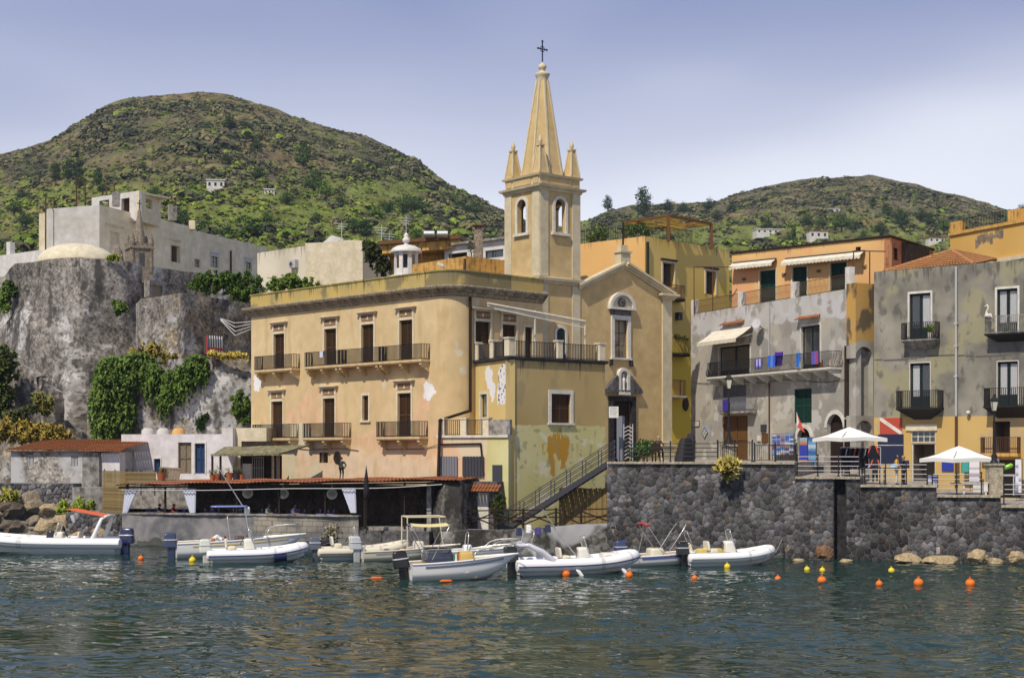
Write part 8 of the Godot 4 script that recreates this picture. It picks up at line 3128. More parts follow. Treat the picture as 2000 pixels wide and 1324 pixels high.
func hull(t: Node,L: float,W: float,fb0: float,fb1: float,c: Color,stripe: Color,dk: Color) -> void:
	var rings := []
	var st2 := []
	var N := 17
	for i in N:
		var f := i / (N - 1.0)
		var hb := W / 2 * (1.0 - pow(f,3.2)) * (0.93 + 0.07 * sin(PI * f)) + 0.015
		var sh := lerpf(fb0,fb1,f * f * 0.6 + f * 0.4)
		var kl := lerpf(-0.28,-0.18,f) + pow(f,7.0) * (fb1 * 0.9)
		var ch := lerpf(0.0,0.16,f) + pow(f,6.0) * fb1 * 0.7
		var x := -L / 2 + L * f * (1.0 - 0.03)
		var rk := 0.35 * pow(f,4.0)
		rings.append(PackedVector3Array([V3(x + rk,sh,-hb),V3(x + rk * 0.6,lerpf(ch,sh,0.45),-hb * 0.965),V3(x + rk * 0.2,ch,-hb * 0.86),V3(x - rk,kl,0),V3(x + rk * 0.2,ch,hb * 0.86),V3(x + rk * 0.6,lerpf(ch,sh,0.45),hb * 0.965),V3(x + rk,sh,hb)]))
	var mb := mn()
	mb.loft(rings,false)
	var g: PackedVector3Array = rings[0]
	for k in 5: mb.tri(g[0],g[k + 2],g[k + 1])
	vput(mb,c,"hull",t)
	for sd in [0,6]:
		mb = mn()
		var pts := []
		for r in rings: pts.append(r[sd] + V3(0,0.015,0))
		mb.tube(pts,0.045,6)
		vput(mb,c,"gunwale",t)
		mb = mn()
		for i in range(2,N - 3):
			var s0: Vector3 = rings[i][sd].lerp(rings[i][1 if sd == 0 else 5],0.35) + V3(0,0,-0.012 if sd == 0 else 0.012)
			var s1: Vector3 = rings[i + 1][sd].lerp(rings[i + 1][1 if sd == 0 else 5],0.35) + V3(0,0,-0.012 if sd == 0 else 0.012)
			mb.bar(s0,s1,0.02,0.09)
		vput(mb,stripe,"stripe",t)
	var dp := PackedVector3Array()
	mb = mn()
	for i in range(10,N - 1):
		mb.quad(rings[i][6],rings[i + 1][6],rings[i + 1][0],rings[i][0])
	vput(mb,dk,"foredeck",t)
	mb = mn()
	for i in 10:
		var a: Vector3 = rings[i][0] * V3(1,0,0.85) + V3(0,0.12,0)
		var b: Vector3 = rings[i + 1][0] * V3(1,0,0.85) + V3(0,0.12,0)
		mb.quad(a * V3(1,1,-1),b * V3(1,1,-1),b,a)
		for s in [-1,1]:
			var e := V3(1,1,s)
			mb.quad(a * e,b * e,rings[i + 1][0] * V3(1,1,0.97 * s),rings[i][0] * V3(1,1,0.97 * s))
	vput(mb,dk * 0.9,"cockpit",t)
func rib(t: Node,L: float,W: float,r: float,c: Color,stripe: Color,o := {}) -> void:
	var h: float = r * 0.85 + o.get("lift",0.22)
	var z := W / 2 - r
	var half := [V3(-L / 2,h,z),V3(-L / 2 + 0.5,h,z),V3(0,h + 0.02,z),V3(L * 0.22,h + 0.1,z * 0.98),V3(L * 0.36,h + 0.22,z * 0.8),V3(L * 0.45,h + 0.33,z * 0.42),V3(L * 0.475,h + 0.36,0)]
	var full := half.duplicate()
	for i in range(half.size() - 2,-1,-1): full.append(half[i] * V3(1,1,-1))
	var path := catmull(full,6)
	var rad := []
	for i in path.size():
		var e := minf(i,path.size() - 1 - i)
		rad.append(r * (0.25 if e < 1 else 0.72 if e < 2 else 0.93 if e < 4 else 1.0))
	var mb := mn()
	mb.tube(path,rad,14)
	vput(mb,c,"tube",t,M.rubber)
	for k in [0.22,0.36,0.64,0.78]:
		var i0 := int(path.size() * k)
		mb = mn()
		mb.tube([path[i0],path[i0 + 1]],r * 1.012,14,false)
		vput(mb,c * 0.72,"seam_band",t,M.rubber)
	mb = mn()
	var sp := []
	for i in range(3,path.size() - 3):
		var p: Vector3 = path[i]
		var d: Vector3 = (path[i + 1] - path[i - 1]).normalized()
		sp.append(p + d.cross(Vector3.UP).normalized() * r * 1.0 * (-1.0 if d.cross(Vector3.UP).dot(p * V3(1,0,1)) < 0 and absf(p.z) > 0.3 else 1.0) - V3(0,r * 0.1,0))
	mb.tube(sp,0.035,6)
	vput(mb,stripe,"rubbing_strake",t,M.rubber)
	var rings := []
	for i in 9:
		var f := i / 8.0
		var hb := z * (1.0 - pow(f,4.0)) + 0.02
		var kl := -0.3 + pow(f,5.0) * 0.6
		var x := -L / 2 + 0.35 + L * 0.92 * f
		rings.append(PackedVector3Array([V3(x,h,-hb),V3(x,0.0 + pow(f,5.0) * 0.4,-hb),V3(x,kl,0),V3(x,pow(f,5.0) * 0.4,hb),V3(x,h,hb)]))
	mb = mn()
	mb.loft(rings,false)
	vput(mb,Color(0.66,0.70,0.74),"hull",t)
	mb = mn()
	mb.prism(PV([V2(-L / 2 + 0.36,-z),V2(L * 0.3,-z * 0.85),V2(L * 0.43,0),V2(L * 0.3,z * 0.85),V2(-L / 2 + 0.36,z)]),-0.2,-0.16,Transform3D(Basis(Vector3.RIGHT,V3(0,0,1),V3(0,-1,0)),Vector3.ZERO))
	vput(mb,o.get("deck",Color(0.55,0.50,0.38)),"deck",t)
	vput(rbox(-L / 2 + 0.42,0.0,0,0.16,h + 0.22,z * 2,1.0),Color(0.7,0.7,0.7),"transom",t)
	for s in [-1,1]:
		mb = mn()
		var gl := []
		for i in 9: gl.append(V3(lerpf(-L * 0.3,L * 0.3,i / 8.0),h + r * 0.95 + (0.05 if i % 2 else 0.0) + (0.1 if i > 6 else 0.0),s * (z + 0.03 - (0.25 * W * 0.2 if i > 7 else 0.0))))
		mb.tube(gl,0.014,5)
		vput(mb,Color(0.25,0.25,0.27),"grab_line",t)
	if o.has("console"):
		var x: float = o.console
		var cm := vput(rbox(x,0.3,0,0.75,1.05,0.85,0.8,-0.08),Color(0.70,0.68,0.60),"console",t)
		mb = mn()
		var ws := []
		for i in 7: ws.append(V3(x + 0.26 - 0.2 * absf(i - 3.0) / 3.0,0,lerpf(-0.34,0.34,i / 6.0)))
		for i in 6: mb.quad(ws[i] + V3(0,1.3,0),ws[i + 1] + V3(0,1.3,0),ws[i + 1] * V3(1,1,0.8) + V3(-0.2,1.85,0),ws[i] * V3(1,1,0.8) + V3(-0.2,1.85,0))
		put(mb,"windscreen",M.clearpane,cm)
		pipes(cm,[[V3(x + 0.1,1.2,-0.4),V3(x - 0.1,1.85,-0.34),V3(x + 0.05,1.95,0),V3(x - 0.1,1.85,0.34),V3(x + 0.1,1.2,0.4)]],0.03,M.steel,"windscreen_frame")
		mb = mn()
		mb.lathe([[0.16,-0.015],[0.18,0.0],[0.16,0.015]],14,Transform3D(Basis(Vector3.BACK,1.1),V3(x - 0.48,1.15,0)))
		vput(mb,Color(0.05,0.05,0.05),"steering_wheel",cm)
		vput(rbox(x - 1.05,0.3,0,0.6,0.65,0.95,0.95),Color(0.66,0.60,0.45),"seat",t)
		vput(rbox(x - 1.32,0.85,0,0.16,0.5,0.9,0.9,-0.06),Color(0.70,0.66,0.54),"seat_back",t)
	if o.has("motor"): outboard(t,-L / 2 + 0.1,0.42,0,o.get("ms",1.2),o.motor)
	if o.has("bowseat"): vput(rbox(L * 0.22,0.2,0,0.8,0.32,W * 0.42,0.9),Color(0.66,0.62,0.5),"bow_cushion",t)
func bimini(t: Node,x0: float,x1: float,z: float,y0: float,y1: float,m: Material,furl := false) -> void:
	for x in [x0,x1]:
		pipes(t,[[V3((x0 + x1) / 2,y0,-z),V3(x,y1,-z * 0.95),V3(x,y1 + 0.05,0),V3(x,y1,z * 0.95),V3((x0 + x1) / 2,y0,z)]],0.022,M.steel,"bimini_hoop")
	var mb := mn()
	if furl: mb.tube([V3(x0,y1,-z),V3(x0,y1 + 0.1,0),V3(x0,y1,z)],0.09,8)
	else:
		var rows := []
		var uv := []
		for i in 6:
			var r := PackedVector3Array()
			var u2 := PackedVector2Array()
			for j in 9:
				r.append(V3(lerpf(x0,x1,i / 5.0),y1 + 0.06 + 0.1 * sin(PI * j / 8.0) - 0.05 * sin(PI * i / 5.0),lerpf(-z,z,j / 8.0)))
				u2.append(V2(i,j))
			rows.append(r)
			uv.append(u2)
		mb.sheet(rows,uv,Vector3.UP)
	put(mb,"bimini_canvas",m,t)
func clutter(t: Node3D,x0: float,x1: float,y: float,hw: float,n: int,sd: int,where: String) -> void:
	rng.seed = sd
	for i in n:
		var p := V3(rng.randf_range(x0,x1),y,rng.randf_range(-hw,hw))
		var ci := rng.randi() % 7
		var c: Color = [Color(0.60,0.50,0.25),Color(0.68,0.66,0.6),Color(0.05,0.06,0.16),Color(0.45,0.07,0.04),Color(0.12,0.11,0.1),Color(0.62,0.58,0.45),Color(0.55,0.3,0.06)][ci]
		if i % 3 == 2:
			var mb := mn()
			var pts := []
			for k in 25: pts.append(p + V3(cos(k * 0.8) * (0.2 - k * 0.003),0.03 + k * 0.006,sin(k * 0.8) * (0.2 - k * 0.003)))
			mb.tube(pts,0.022,5)
			tag(vput(mb,Color(0.5,0.46,0.36),"rope_coil",self,null,t.transform),"coiled rope lying in the " + where,"rope","loose gear in the boats")
		else: tag(vput(rbox(p.x,p.y,p.z,rng.randf_range(0.25,0.6),rng.randf_range(0.2,0.42),rng.randf_range(0.25,0.5),rng.randf_range(0.7,1.0)),c,"gear_bag",self,null,t.transform),["tan","white","navy","red","black","cream","orange"][ci] + " bag stowed in the " + where,"bag","loose gear in the boats")
func make_boats() -> void:
	var wt := Color(0.78,0.78,0.77)
	var gp := "boats moored below the quay"
	var navy := Color(0.02,0.03,0.09)
	var yl := mat(Color(0.62,0.55,0.28),0.85)
	var t := thing("inflatable_boat","long white inflatable boat with orange sunshade and blue outboard by the boulders","boat",boat_at(95,1081,176),gp)
	rib(t,9.6,2.8,0.33,wt,Color(0.35,0.40,0.48),{"console": -0.6,"lift": 0.4,"motor": navy,"ms": 1.5,"bowseat": 1})
	for s in [-1,1]:
		var mb := mn()
		mb.tube([V3(-2.9,0.5,s * 1.1),V3(-3.3,1.4,s * 1.05),V3(-3.6,2.15,s * 0.95),V3(-3.75,2.3,s * 0.5),V3(-3.78,2.33,0)],[0.16,0.14,0.11,0.09,0.09],8)
		vput(mb,wt,"roll_bar",t)
	var mb := mn()
	mb.quad(V3(-3.7,2.3,0.9),V3(-1.3,2.75,0.85),V3(-1.3,2.75,-0.85),V3(-3.7,2.3,-0.9))
	mb.bar(V3(-3.7,2.24,0.9),V3(-1.3,2.69,0.85),0.03,0.14)
	put(mb,"sunshade",mat(Color(0.62,0.13,0.05),0.8),t)
	vput(rbox(-0.1,0.9,0,0.5,0.5,0.6,0.7),Color(0.03,0.03,0.04),"console_cover",t)
	t = thing("motor_boat","white motor boat with twin navy outboards and blue table top on a mast frame","boat",boat_at(470,1087,12),gp)
	clutter(t,-3.0,0.5,0.2,0.8,10,2,"twin outboard boat")
	hull(t,7.4,2.4,0.85,1.3,wt,Color(0.55,0.45,0.2),Color(0.62,0.56,0.40))
	for z in [-0.42,0.42]: outboard(t,-3.95,0.42,z,1.35,Color(0.04,0.055,0.12))
	pipes(t,[[V3(-0.6,0.8,-0.7),V3(-0.8,2.3,-0.5),V3(-0.7,2.35,0),V3(-0.8,2.3,0.5),V3(-0.6,0.8,0.7)],[V3(0.5,0.8,-0.6),V3(0.2,3.0,-0.4)],[V3(0.5,0.8,0.6),V3(0.2,3.0,0.4)],[V3(0.1,3.0,0),V3(-1.4,5.4,0)],[V3(1.5,1.0,-0.9),V3(1.7,1.7,-0.8),V3(3.4,1.9,0),V3(1.7,1.7,0.8),V3(1.5,1.0,0.9)]],0.03,M.steel,"tube_frame")
	vput(rbox(-0.7,2.95,0,2.2,0.08,1.3),Color(0.20,0.26,0.55),"sun_top",t)
	vput(rbox(0.35,2.55,0,0.35,0.4,0.4),wt,"mast_box",t)
	vput(rbox(-0.1,0.5,0,0.7,0.75,0.9,0.8),Color(0.10,0.07,0.05),"console",t)
	t = thing("inflatable_boat","small white inflatable with navy bow patch and cream outboard beside the twin engine boat","boat",boat_at(500,1098,14),gp)
	clutter(t,-1.8,1.2,0.25,0.5,7,3,"inflatable with the navy bow patch")
	rib(t,5.6,2.2,0.29,wt,Color(0.03,0.05,0.2),{"console": -0.35,"motor": Color(0.62,0.64,0.58)})
	mb = mn()
	mb.tube([V3(0.9,0.33,0.83),V3(1.6,0.4,0.8)],0.296,14,false)
	vput(mb,navy,"bow_patch",t,M.rubber)
	t = thing("inflatable_boat","worn cream inflatable with dark grey outboard near the stone mooring","boat",boat_at(706,1092,16),gp)
	clutter(t,-2.0,1.5,0.3,0.6,10,4,"worn cream inflatable")
	rib(t,5.4,2.2,0.27,Color(0.62,0.58,0.46),Color(0.25,0.25,0.25),{"console": -0.4,"motor": Color(0.10,0.12,0.15)})
	vput(rbox(-0.4,1.0,0,0.5,0.35,0.5),Color(0.5,0.45,0.12),"yellow_bundle",t)
	t = thing("open_boat","cream open boat with pale grey outboard and steel goal post frame","boat",boat_at(800,1094,15),gp)
	clutter(t,-2.3,0.5,0.3,0.7,10,5,"boat with the goal post frame")
	hull(t,5.6,2.0,0.55,0.85,Color(0.66,0.62,0.5),Color(0.3,0.3,0.3),Color(0.6,0.5,0.3))
	outboard(t,-3.0,0.5,0,1.2,Color(0.45,0.48,0.50))
	pipes(t,[[V3(-0.3,0.5,-0.85),V3(-0.3,2.5,-0.85)],[V3(-0.3,2.5,-0.85),V3(-0.3,2.5,0.85)],[V3(-0.3,0.5,0.85),V3(-0.3,2.5,0.85)],[V3(2.2,0.5,-0.85),V3(1.9,2.5,-0.85)],[V3(1.9,2.5,-0.85),V3(1.9,2.5,0.85)],[V3(-0.3,2.5,-0.85),V3(1.9,2.5,-0.85)],[V3(-0.3,2.5,0.85),V3(1.9,2.5,0.85)]],0.04,mat(Color(0.6,0.55,0.38),0.5),"frame_tube")
	vput(rbox(0.5,0.3,0,0.7,0.8,0.9,0.85),Color(0.66,0.62,0.5),"console",t)
	t = thing("motor_boat","white motor boat with blue grey stripe, yellow sunshade and black outboard","boat",boat_at(903,1131,12),gp)
	clutter(t,-2.3,0.2,0.35,0.7,9,6,"boat with the yellow sunshade")
	hull(t,5.2,2.1,0.8,1.2,wt,Color(0.10,0.11,0.17),Color(0.55,0.40,0.18))
	outboard(t,-2.85,0.42,0.1,1.35,Color(0.012,0.012,0.014),0.12)
	bimini(t,-2.6,-0.8,0.85,0.9,2.6,yl)
	mb = mn()
	for s in [-1,1]: mb.quad(V3(-1.9,0.85,s * 0.92),V3(-0.4,0.9,s * 0.8),V3(-0.7,1.5,s * 0.72),V3(-1.8,1.5,s * 0.88))
	mb.quad(V3(-0.4,0.9,0.8),V3(-0.4,0.9,-0.8),V3(-0.7,1.5,-0.72),V3(-0.7,1.5,0.72))
	put(mb,"windscreen",glass(Color(0.03,0.04,0.08),0.75),t)
	pipes(t,[[V3(-1.8,1.52,-0.89),V3(-0.7,1.52,-0.73),V3(-0.7,1.52,0.73),V3(-1.8,1.52,0.89)],[V3(0.4,1.0,-0.9),V3(0.7,1.45,-0.8),V3(2.7,1.7,0),V3(0.7,1.45,0.8),V3(0.4,1.0,0.9)]],0.03,M.steel,"rail")
	vput(rbox(0.15,0.9,0,0.8,0.45,1.1,0.9),Color(0.60,0.42,0.12),"tan_cushion",t)
	var fl := [[Color(0.02,0.25,0.06),0],[wt,1],[Color(0.5,0.04,0.03),2]]
	for q in fl:
		mb = mn()
		mb.bx(V3(-0.62 + q[1] * 0.09,0.95,0.95),V3(-0.53 + q[1] * 0.09,1.3,0.96))
		vput(mb,q[0],"flag_band",t)
	t = thing("open_boat","white open boat with low console frame behind the striped motor boat","boat",boat_at(930,1098,10),gp)
	clutter(t,-2.3,0.2,0.3,0.7,9,7,"open boat with the low frame")
	hull(t,6.0,2.1,0.6,0.9,wt,Color(0.4,0.4,0.42),Color(0.62,0.6,0.52))
	pipes(t,[[V3(-0.6,0.6,-0.5),V3(-0.5,1.6,-0.5),V3(-0.5,1.6,0.5),V3(-0.6,0.6,0.5)],[V3(0.6,0.8,-0.9),V3(1.2,1.2,-0.8),V3(2.6,1.3,0),V3(1.2,1.2,0.8),V3(0.6,0.8,0.9)]],0.03,M.steel,"rail")
	vput(rbox(-0.5,0.3,0,0.6,0.7,0.9,0.85),wt,"console",t)
	t = thing("inflatable_boat","white inflatable with grey arch, cluttered engine end and dark visor windscreen","boat",boat_at(1122,1120,15),gp)
	clutter(t,-2.2,2.0,0.3,0.7,10,8,"inflatable with the grey arch")
	rib(t,6.7,2.5,0.33,wt,Color(0.04,0.05,0.14),{"console": 0.5,"motor": Color(0.02,0.02,0.022),"ms": 1.35,"bowseat": 1})
	for s in [-1,1]:
		mb = mn()
		mb.tube([V3(-1.2,0.5,s * 1.0),V3(-2.0,1.2,s * 0.98),V3(-2.7,1.55,s * 0.95),V3(-3.0,1.5,s * 0.6),V3(-3.0,1.5,0)],[0.2,0.16,0.12,0.1,0.1],8)
		vput(mb,Color(0.55,0.56,0.60),"arch",t)
	pipes(t,[[V3(-2.6,1.5,-0.9),V3(-2.4,2.2,-0.9),V3(-2.4,2.25,0),V3(-2.4,2.2,0.9),V3(-2.6,1.5,0.9)],[V3(-1.2,2.4,0.2),V3(-0.1,1.0,0.5)],[V3(-1.0,2.3,0),V3(-1.7,3.3,0)]],0.03,M.steel,"pole")
	for k in 4: vput(rbox(-3.0 + k * 0.55,2.0 + 0.12 * (k % 2),0.2 - 0.15 * k,0.3,0.4,0.35,0.8),[navy,wt,Color(0.06,0.05,0.2),navy][k],"arch_locker",t)
	vput(rbox(1.9,0.5,0,1.1,0.55,1.2,0.85),Color(0.70,0.68,0.6),"bow_locker",t)
	for q in [[-0.3,1.28],[2.2,0.95]]:
		mb = mn()
		mb.tube([V3(q[0],0.3,q[1]),V3(q[0] + 0.12,0.2,q[1] + 0.03),V3(q[0] + 0.4,-0.2,q[1] + 0.06),V3(q[0] + 0.45,-0.28,q[1] + 0.06)],[0.03,0.1,0.1,0.04],10)
		vput(mb,wt,"fender",t,M.rubber)
	t = thing("open_boat","small white boat with red furled sunshade on a steel frame and blue outboard","boat",boat_at(1310,1103,14),gp)
	clutter(t,-1.8,0.4,0.25,0.6,8,9,"boat with the red sunshade")
	hull(t,5.2,2.0,0.5,0.8,wt,Color(0.06,0.08,0.28),Color(0.6,0.56,0.42))
	outboard(t,-2.75,0.45,0,1.2,Color(0.04,0.06,0.16))
	bimini(t,-1.6,0.6,0.8,0.6,2.2,mat(Color(0.42,0.05,0.05),0.8),true)
	vput(rbox(1.0,0.3,0,0.7,0.9,0.8,0.75,-0.1),Color(0.68,0.62,0.42),"console",t)
	pipes(t,[[V3(1.1,1.2,-0.36),V3(0.9,1.75,-0.28),V3(1.05,1.8,0),V3(0.9,1.75,0.28),V3(1.1,1.2,0.36)]],0.02,M.steel,"windscreen_frame")
	vput(rbox(-0.9,0.25,0,0.9,0.7,1.2,0.95),Color(0.66,0.62,0.48),"seat",t)
	t = thing("inflatable_boat","white inflatable with yellow console and black outboard, last boat below the sea wall","boat",boat_at(1422,1104,14),gp)
	clutter(t,-1.8,1.2,0.3,0.5,8,10,"inflatable with the yellow console")
	rib(t,5.2,2.1,0.28,wt,Color(0.25,0.3,0.36),{"console": 0.1,"motor": Color(0.015,0.016,0.018),"deck": Color(0.58,0.5,0.26)})
	vput(rbox(-1.0,0.6,-0.2,1.6,0.35,0.7,0.95),Color(0.58,0.44,0.14),"tan_bench",t)
	var oc := Color(0.72,0.17,0.02)
	var yc := Color(0.70,0.55,0.03)
	var n := 0
	for q in [[274,1093,9,oc,"small orange buoy between the first inflatable and the twin outboards"],[1106,1124,13,oc,"orange buoy under the arch inflatable's side"],[1229,1126,12,oc,"tilted orange buoy off the arch inflatable's bow"],[1357,1131,9,oc,""],[1520,1133,10,oc,""],[1606,1137,14,oc,""],[1718,1143,11,oc,""],[1795,1142,15,oc,""],[1896,1143,15,oc,""],[375,1097,11,yc,"yellow buoy beside the twin navy outboards"],[1421,1109,10,yc,"yellow buoy beside the last inflatable boat"],[1577,1114,9,yc,""],[1607,1116,9,yc,""],[1742,1117,10,yc,""]]:
		var d := wd(q[1])
		var r: float = q[2] * d / 2200.0 * 0.62
		var lb: String = q[4] if q[4] else ("orange mooring buoy floating on open water off the sea wall" if q[3] == oc else "yellow mooring buoy floating on open water off the sea wall")
		var b := thing("buoy",lb,"buoy",Transform3D(Basis(V3(1,0,0.4).normalized(),0.15 * (n % 3)),G(q[0],d,r * 0.35)),"mooring buoys")
		mb = mn()
		var pf := []
		for i in 11: pf.append([r * sin(PI * i / 10.0) + 0.003,r * cos(PI * i / 10.0)])
		mb.lathe(pf,16)
		vput(mb,q[3],"float",b,M.rubber)
		mb = mn()
		mb.lathe([[r * 0.3,r * 0.9],[r * 0.28,r * 1.2],[r * 0.12,r * 1.28]],10)
		var rp := []
		for i in 9: rp.append(V3(cos(TAU * i / 8) * r * 0.18,r * 1.36 + sin(TAU * i / 8) * r * 0.18,0))
		mb.tube(rp,r * 0.06,5)
		vput(mb,q[3] * 0.8,"eye",b,M.rubber)
		n += 1
	for q in [[735,1131,"short orange float lying beside the pale outboards"],[871,1137,"short orange float below the striped motor boat"]]:
		mb = mn()
		var p := G(q[0],wd(q[1]),0.04)
		mb.tube([p + V3(-0.3,0,0),p + V3(-0.22,0.01,0),p + V3(0.2,0.02,0),p + V3(0.3,0.01,0)],[0.02,0.07,0.07,0.02],8)
		tag(vput(mb,oc * 0.8,"float",self,M.rubber),q[2],"float")
	for q in [[590,1075,64.0,0.7,635,71.8],[1000,1085,57.0,0.9,1040,69.4],[1238,1085,58.0,0.7,1255,67.3],[1500,1085,61.0,0.6,1530,65.9]]:
		mb = mn()
		var a := G(q[0],q[2],q[3])
		var b := G(q[4],q[5],1.2)
		mb.tube([a,(a + b) / 2 - V3(0,0.35,0),b],0.025,5)
		tag(vput(mb,Color(0.35,0.33,0.28),"mooring_line",self),"slack mooring line from a boat's bow to the quay","rope","mooring lines")
	shrub(G(640,70.6,0.0),0.9,1.9,220,Color(0.34,0.30,0.20),"dry brush heap against the restaurant sea wall","brush_heap")
	t = thing("tender","dark covered tender tied below the restaurant wall","boat",boat_at(610,1078,30),gp)
	rib(t,2.6,1.4,0.24,Color(0.03,0.03,0.035),Color(0.1,0.1,0.1))

func lamp_post(u: float,lvl: int,back: float,top: float,base: float,label: String) -> void:
	var p := qp(u,lvl,back)
	var s := (-p.z / DK) / 2200.0
	var y1 := hh(top,-p.z / DK) - p.y
	var y0 := hh(base,-p.z / DK) - p.y
	var t := thing("street_lamp",label,"lamp",TR(p),"lantern posts on the promenade")
	bxp(M.kerb,t,"pedestal",V3(-0.38,0,-0.38),V3(0.38,y0 - 0.12,0.38))
	bxp(M.kerb,t,"pedestal_cap",V3(-0.46,y0 - 0.118,-0.46),V3(0.46,y0,0.46))
	var mb := mn()
	var h := y1 - y0 - 0.95
	mb.lathe([[0.24,y0],[0.24,y0 + 0.1],[0.15,y0 + 0.2],[0.18,y0 + 0.4],[0.1,y0 + 0.55],[0.09,y0 + h * 0.3],[0.12,y0 + h * 0.33],[0.075,y0 + h * 0.37],[0.065,y0 + h * 0.7],[0.09,y0 + h * 0.72],[0.05,y0 + h * 0.76],[0.045,y0 + h]],12)
	put(mb,"post",M.iron,t)
	y0 += h
	mb = mn()
	for k in 4:
		var a := PI / 2 * k + PI / 4
		var d := V3(cos(a),0,sin(a))
		mb.bar(d * 0.13 + V3(0,y0,0),d * 0.25 + V3(0,y0 + 0.55,0),0.025)
	mb.pyr([[0.2,y0 + 0.55],[0.22,y0 + 0.6],[0.1,y0 + 0.78],[0.05,y0 + 0.82],[0.05,y0 + 0.95]])
	mb.pyr([[0.06,y0 - 0.04],[0.1,y0 + 0.01]])
	put(mb,"lantern_frame",M.iron,t)
	mb = mn()
	mb.pyr([[0.09,y0 + 0.012],[0.17,y0 + 0.54]])
	put(mb,"lantern_glass",M.lampglass,t)
func parasol(u: float,lvl: int,back: float,top: float,rim: float,wpx: float,label: String) -> void:
	var p := qp(u,lvl,back)
	var d := -p.z / DK
	var k := d / 2200.0
	var w := wpx * k / 2.0 / 1.18
	var y1 := hh(top,d) - p.y
	var y0 := hh(rim,d) - p.y
	var t := thing("parasol",label,"parasol",Transform3D(Basis(Vector3.UP,0.35),p),"square parasols on the promenade")
	var mb := mn()
	mb.cyl(V3(0,0,0),V3(0,y1 - 0.05,0),0.035,0.03,8)
	put(mb,"pole",M.darkwood,t)
	bxp(M.concrete,t,"base",V3(-0.35,0,-0.35),V3(0.35,0.12,0.35))
	mb = mn()
	var vl := mn()
	for q in 4:
		var b := Basis(Vector3.UP,PI / 2 * q)
		var N := 8
		for i in N:
			for j in 5:
				var f := func(a,c):
					var x: float = lerpf(-w,w,a / float(N)) * (c / 5.0)
					return b * V3(x,lerpf(y1,y0,c / 5.0) - 0.12 * sin(PI * c / 5.0) * absf(x) / w + 0.07 * (1.0 - absf(a * 2.0 / N - 1.0)) * c / 5.0,w * c / 5.0)
				if j == 0: mb.tri(f.call(i,0),f.call(i,1),f.call(i + 1,1))
				else: mb.quad(f.call(i,j),f.call(i,j + 1),f.call(i + 1,j + 1),f.call(i + 1,j))
			var e0 := b * V3(lerpf(-w,w,i / float(N)),y0 + 0.07 * (1.0 - absf(i * 2.0 / N - 1.0)),w)
			var e1 := b * V3(lerpf(-w,w,(i + 1) / float(N)),y0 + 0.07 * (1.0 - absf((i + 1) * 2.0 / N - 1.0)),w)
			vl.quad(e0 - V3(0,0.22,0),e1 - V3(0,0.22,0),e1,e0)
	put(mb,"canopy",M.canvaswhite,t)
	put(vl,"valance",M.canvaswhite,t)
	for q in 4:
		var b := Basis(Vector3.UP,PI / 2 * q + PI / 4)
		mb = mn()
		mb.bar(V3(0,y1 - 0.75,0),b * V3(0,lerpf(y1,y0,0.55) - 0.1,w * 0.75),0.03)
		mb.bar(V3(0,y1 - 0.06,0),b * V3(0,y0 - 0.03,w * 1.39),0.03)
		put(mb,"rib",M.darkwood,t)
func picture(nm: String,T: Transform3D,r: Array,z: float,sd: int,cols: Array,nx: int,ny: int,label: String,leg := true) -> void:
	var t := thing(nm,label,"board",T)
	var W := 96
	var H := 96
	var im := Image.create(W,H,false,Image.FORMAT_RGB8)
	for j in H:
		for i in W:
			var cx := i * nx / W
			var cy := j * ny / H
			var fx := fmod(float(i) * nx / W,1.0)
			var fy := fmod(float(j) * ny / H,1.0)
			var hsh := absf(sin((cx * 12.9 + cy * 78.2 + sd) * 43.7))
			var a: Color = cols[int(hsh * 97) % cols.size()]
			var b: Color = cols[int(hsh * 31) % cols.size()]
			var c := lerpc(a,b,st(0.35,0.65,fy + nf.get_noise_2d(i * 9.0 + sd * 50,j * 14.0) * 0.9))
			if nx > 1 and (fx < 0.06 or fy < 0.06): c = Color(0.6,0.65,0.75)
			im.set_pixel(i,j,S(c))
	var m := mat(Color.WHITE,0.4,itex(im))
	m.uv1_scale = V3(1,1,1)
	bxp(M.slatedark,t,"frame",V3(r[0] - 0.04,r[1] - 0.04,z - 0.06),V3(r[2] + 0.04,r[3] + 0.04,z - 0.004))
	var mb := mn()
	mb.quv(V3(r[0],r[1],z),V3(r[2],r[1],z),V3(r[2],r[3],z),V3(r[0],r[3],z),V2(0,1),V2(1,1),V2(1,0),V2(0,0))
	put(mb,"print",m,t)
	if leg:
		for x in [r[0] + 0.05,r[2] - 0.05]: bxp(M.slatedark,t,"leg",V3(x - 0.02,r[1] - 1.2,z - 0.05),V3(x + 0.02,r[1] - 0.041,z - 0.01))
func garment(t: Node3D,x: float,y: float,z: float,turn: float,c: Color,c2: Color,label: String) -> void:
	var xf := t.transform * Transform3D(Basis(Vector3.UP,turn),V3(x,y,z))
	var g := mn()
	g.prism(PV([V2(-0.07,0),V2(0.07,0),V2(0.22,-0.08),V2(0.34,-0.6),V2(0.26,-0.63),V2(0.18,-0.25),V2(0.16,-0.65),V2(0.17,-1.25),V2(0.05,-1.27),V2(0,-0.75),V2(-0.05,-1.27),V2(-0.17,-1.25),V2(-0.16,-0.65),V2(-0.18,-0.25),V2(-0.26,-0.63),V2(-0.34,-0.6),V2(-0.22,-0.08)]),-0.05,0.05)
	var o := thing("wetsuit",label,"wetsuit",xf,"wetsuits for hire")
	vput(g,c,"suit",o,M.rubber)
	g = mn()
	for s in [-1,1]: g.prism(PV([V2(s * 0.1,-0.02),V2(s * 0.21,-0.08),V2(s * 0.3,-0.45),V2(s * 0.25,-0.46)]),0.051,0.06)
	vput(g,c2,"coloured_panel",o,M.rubber)
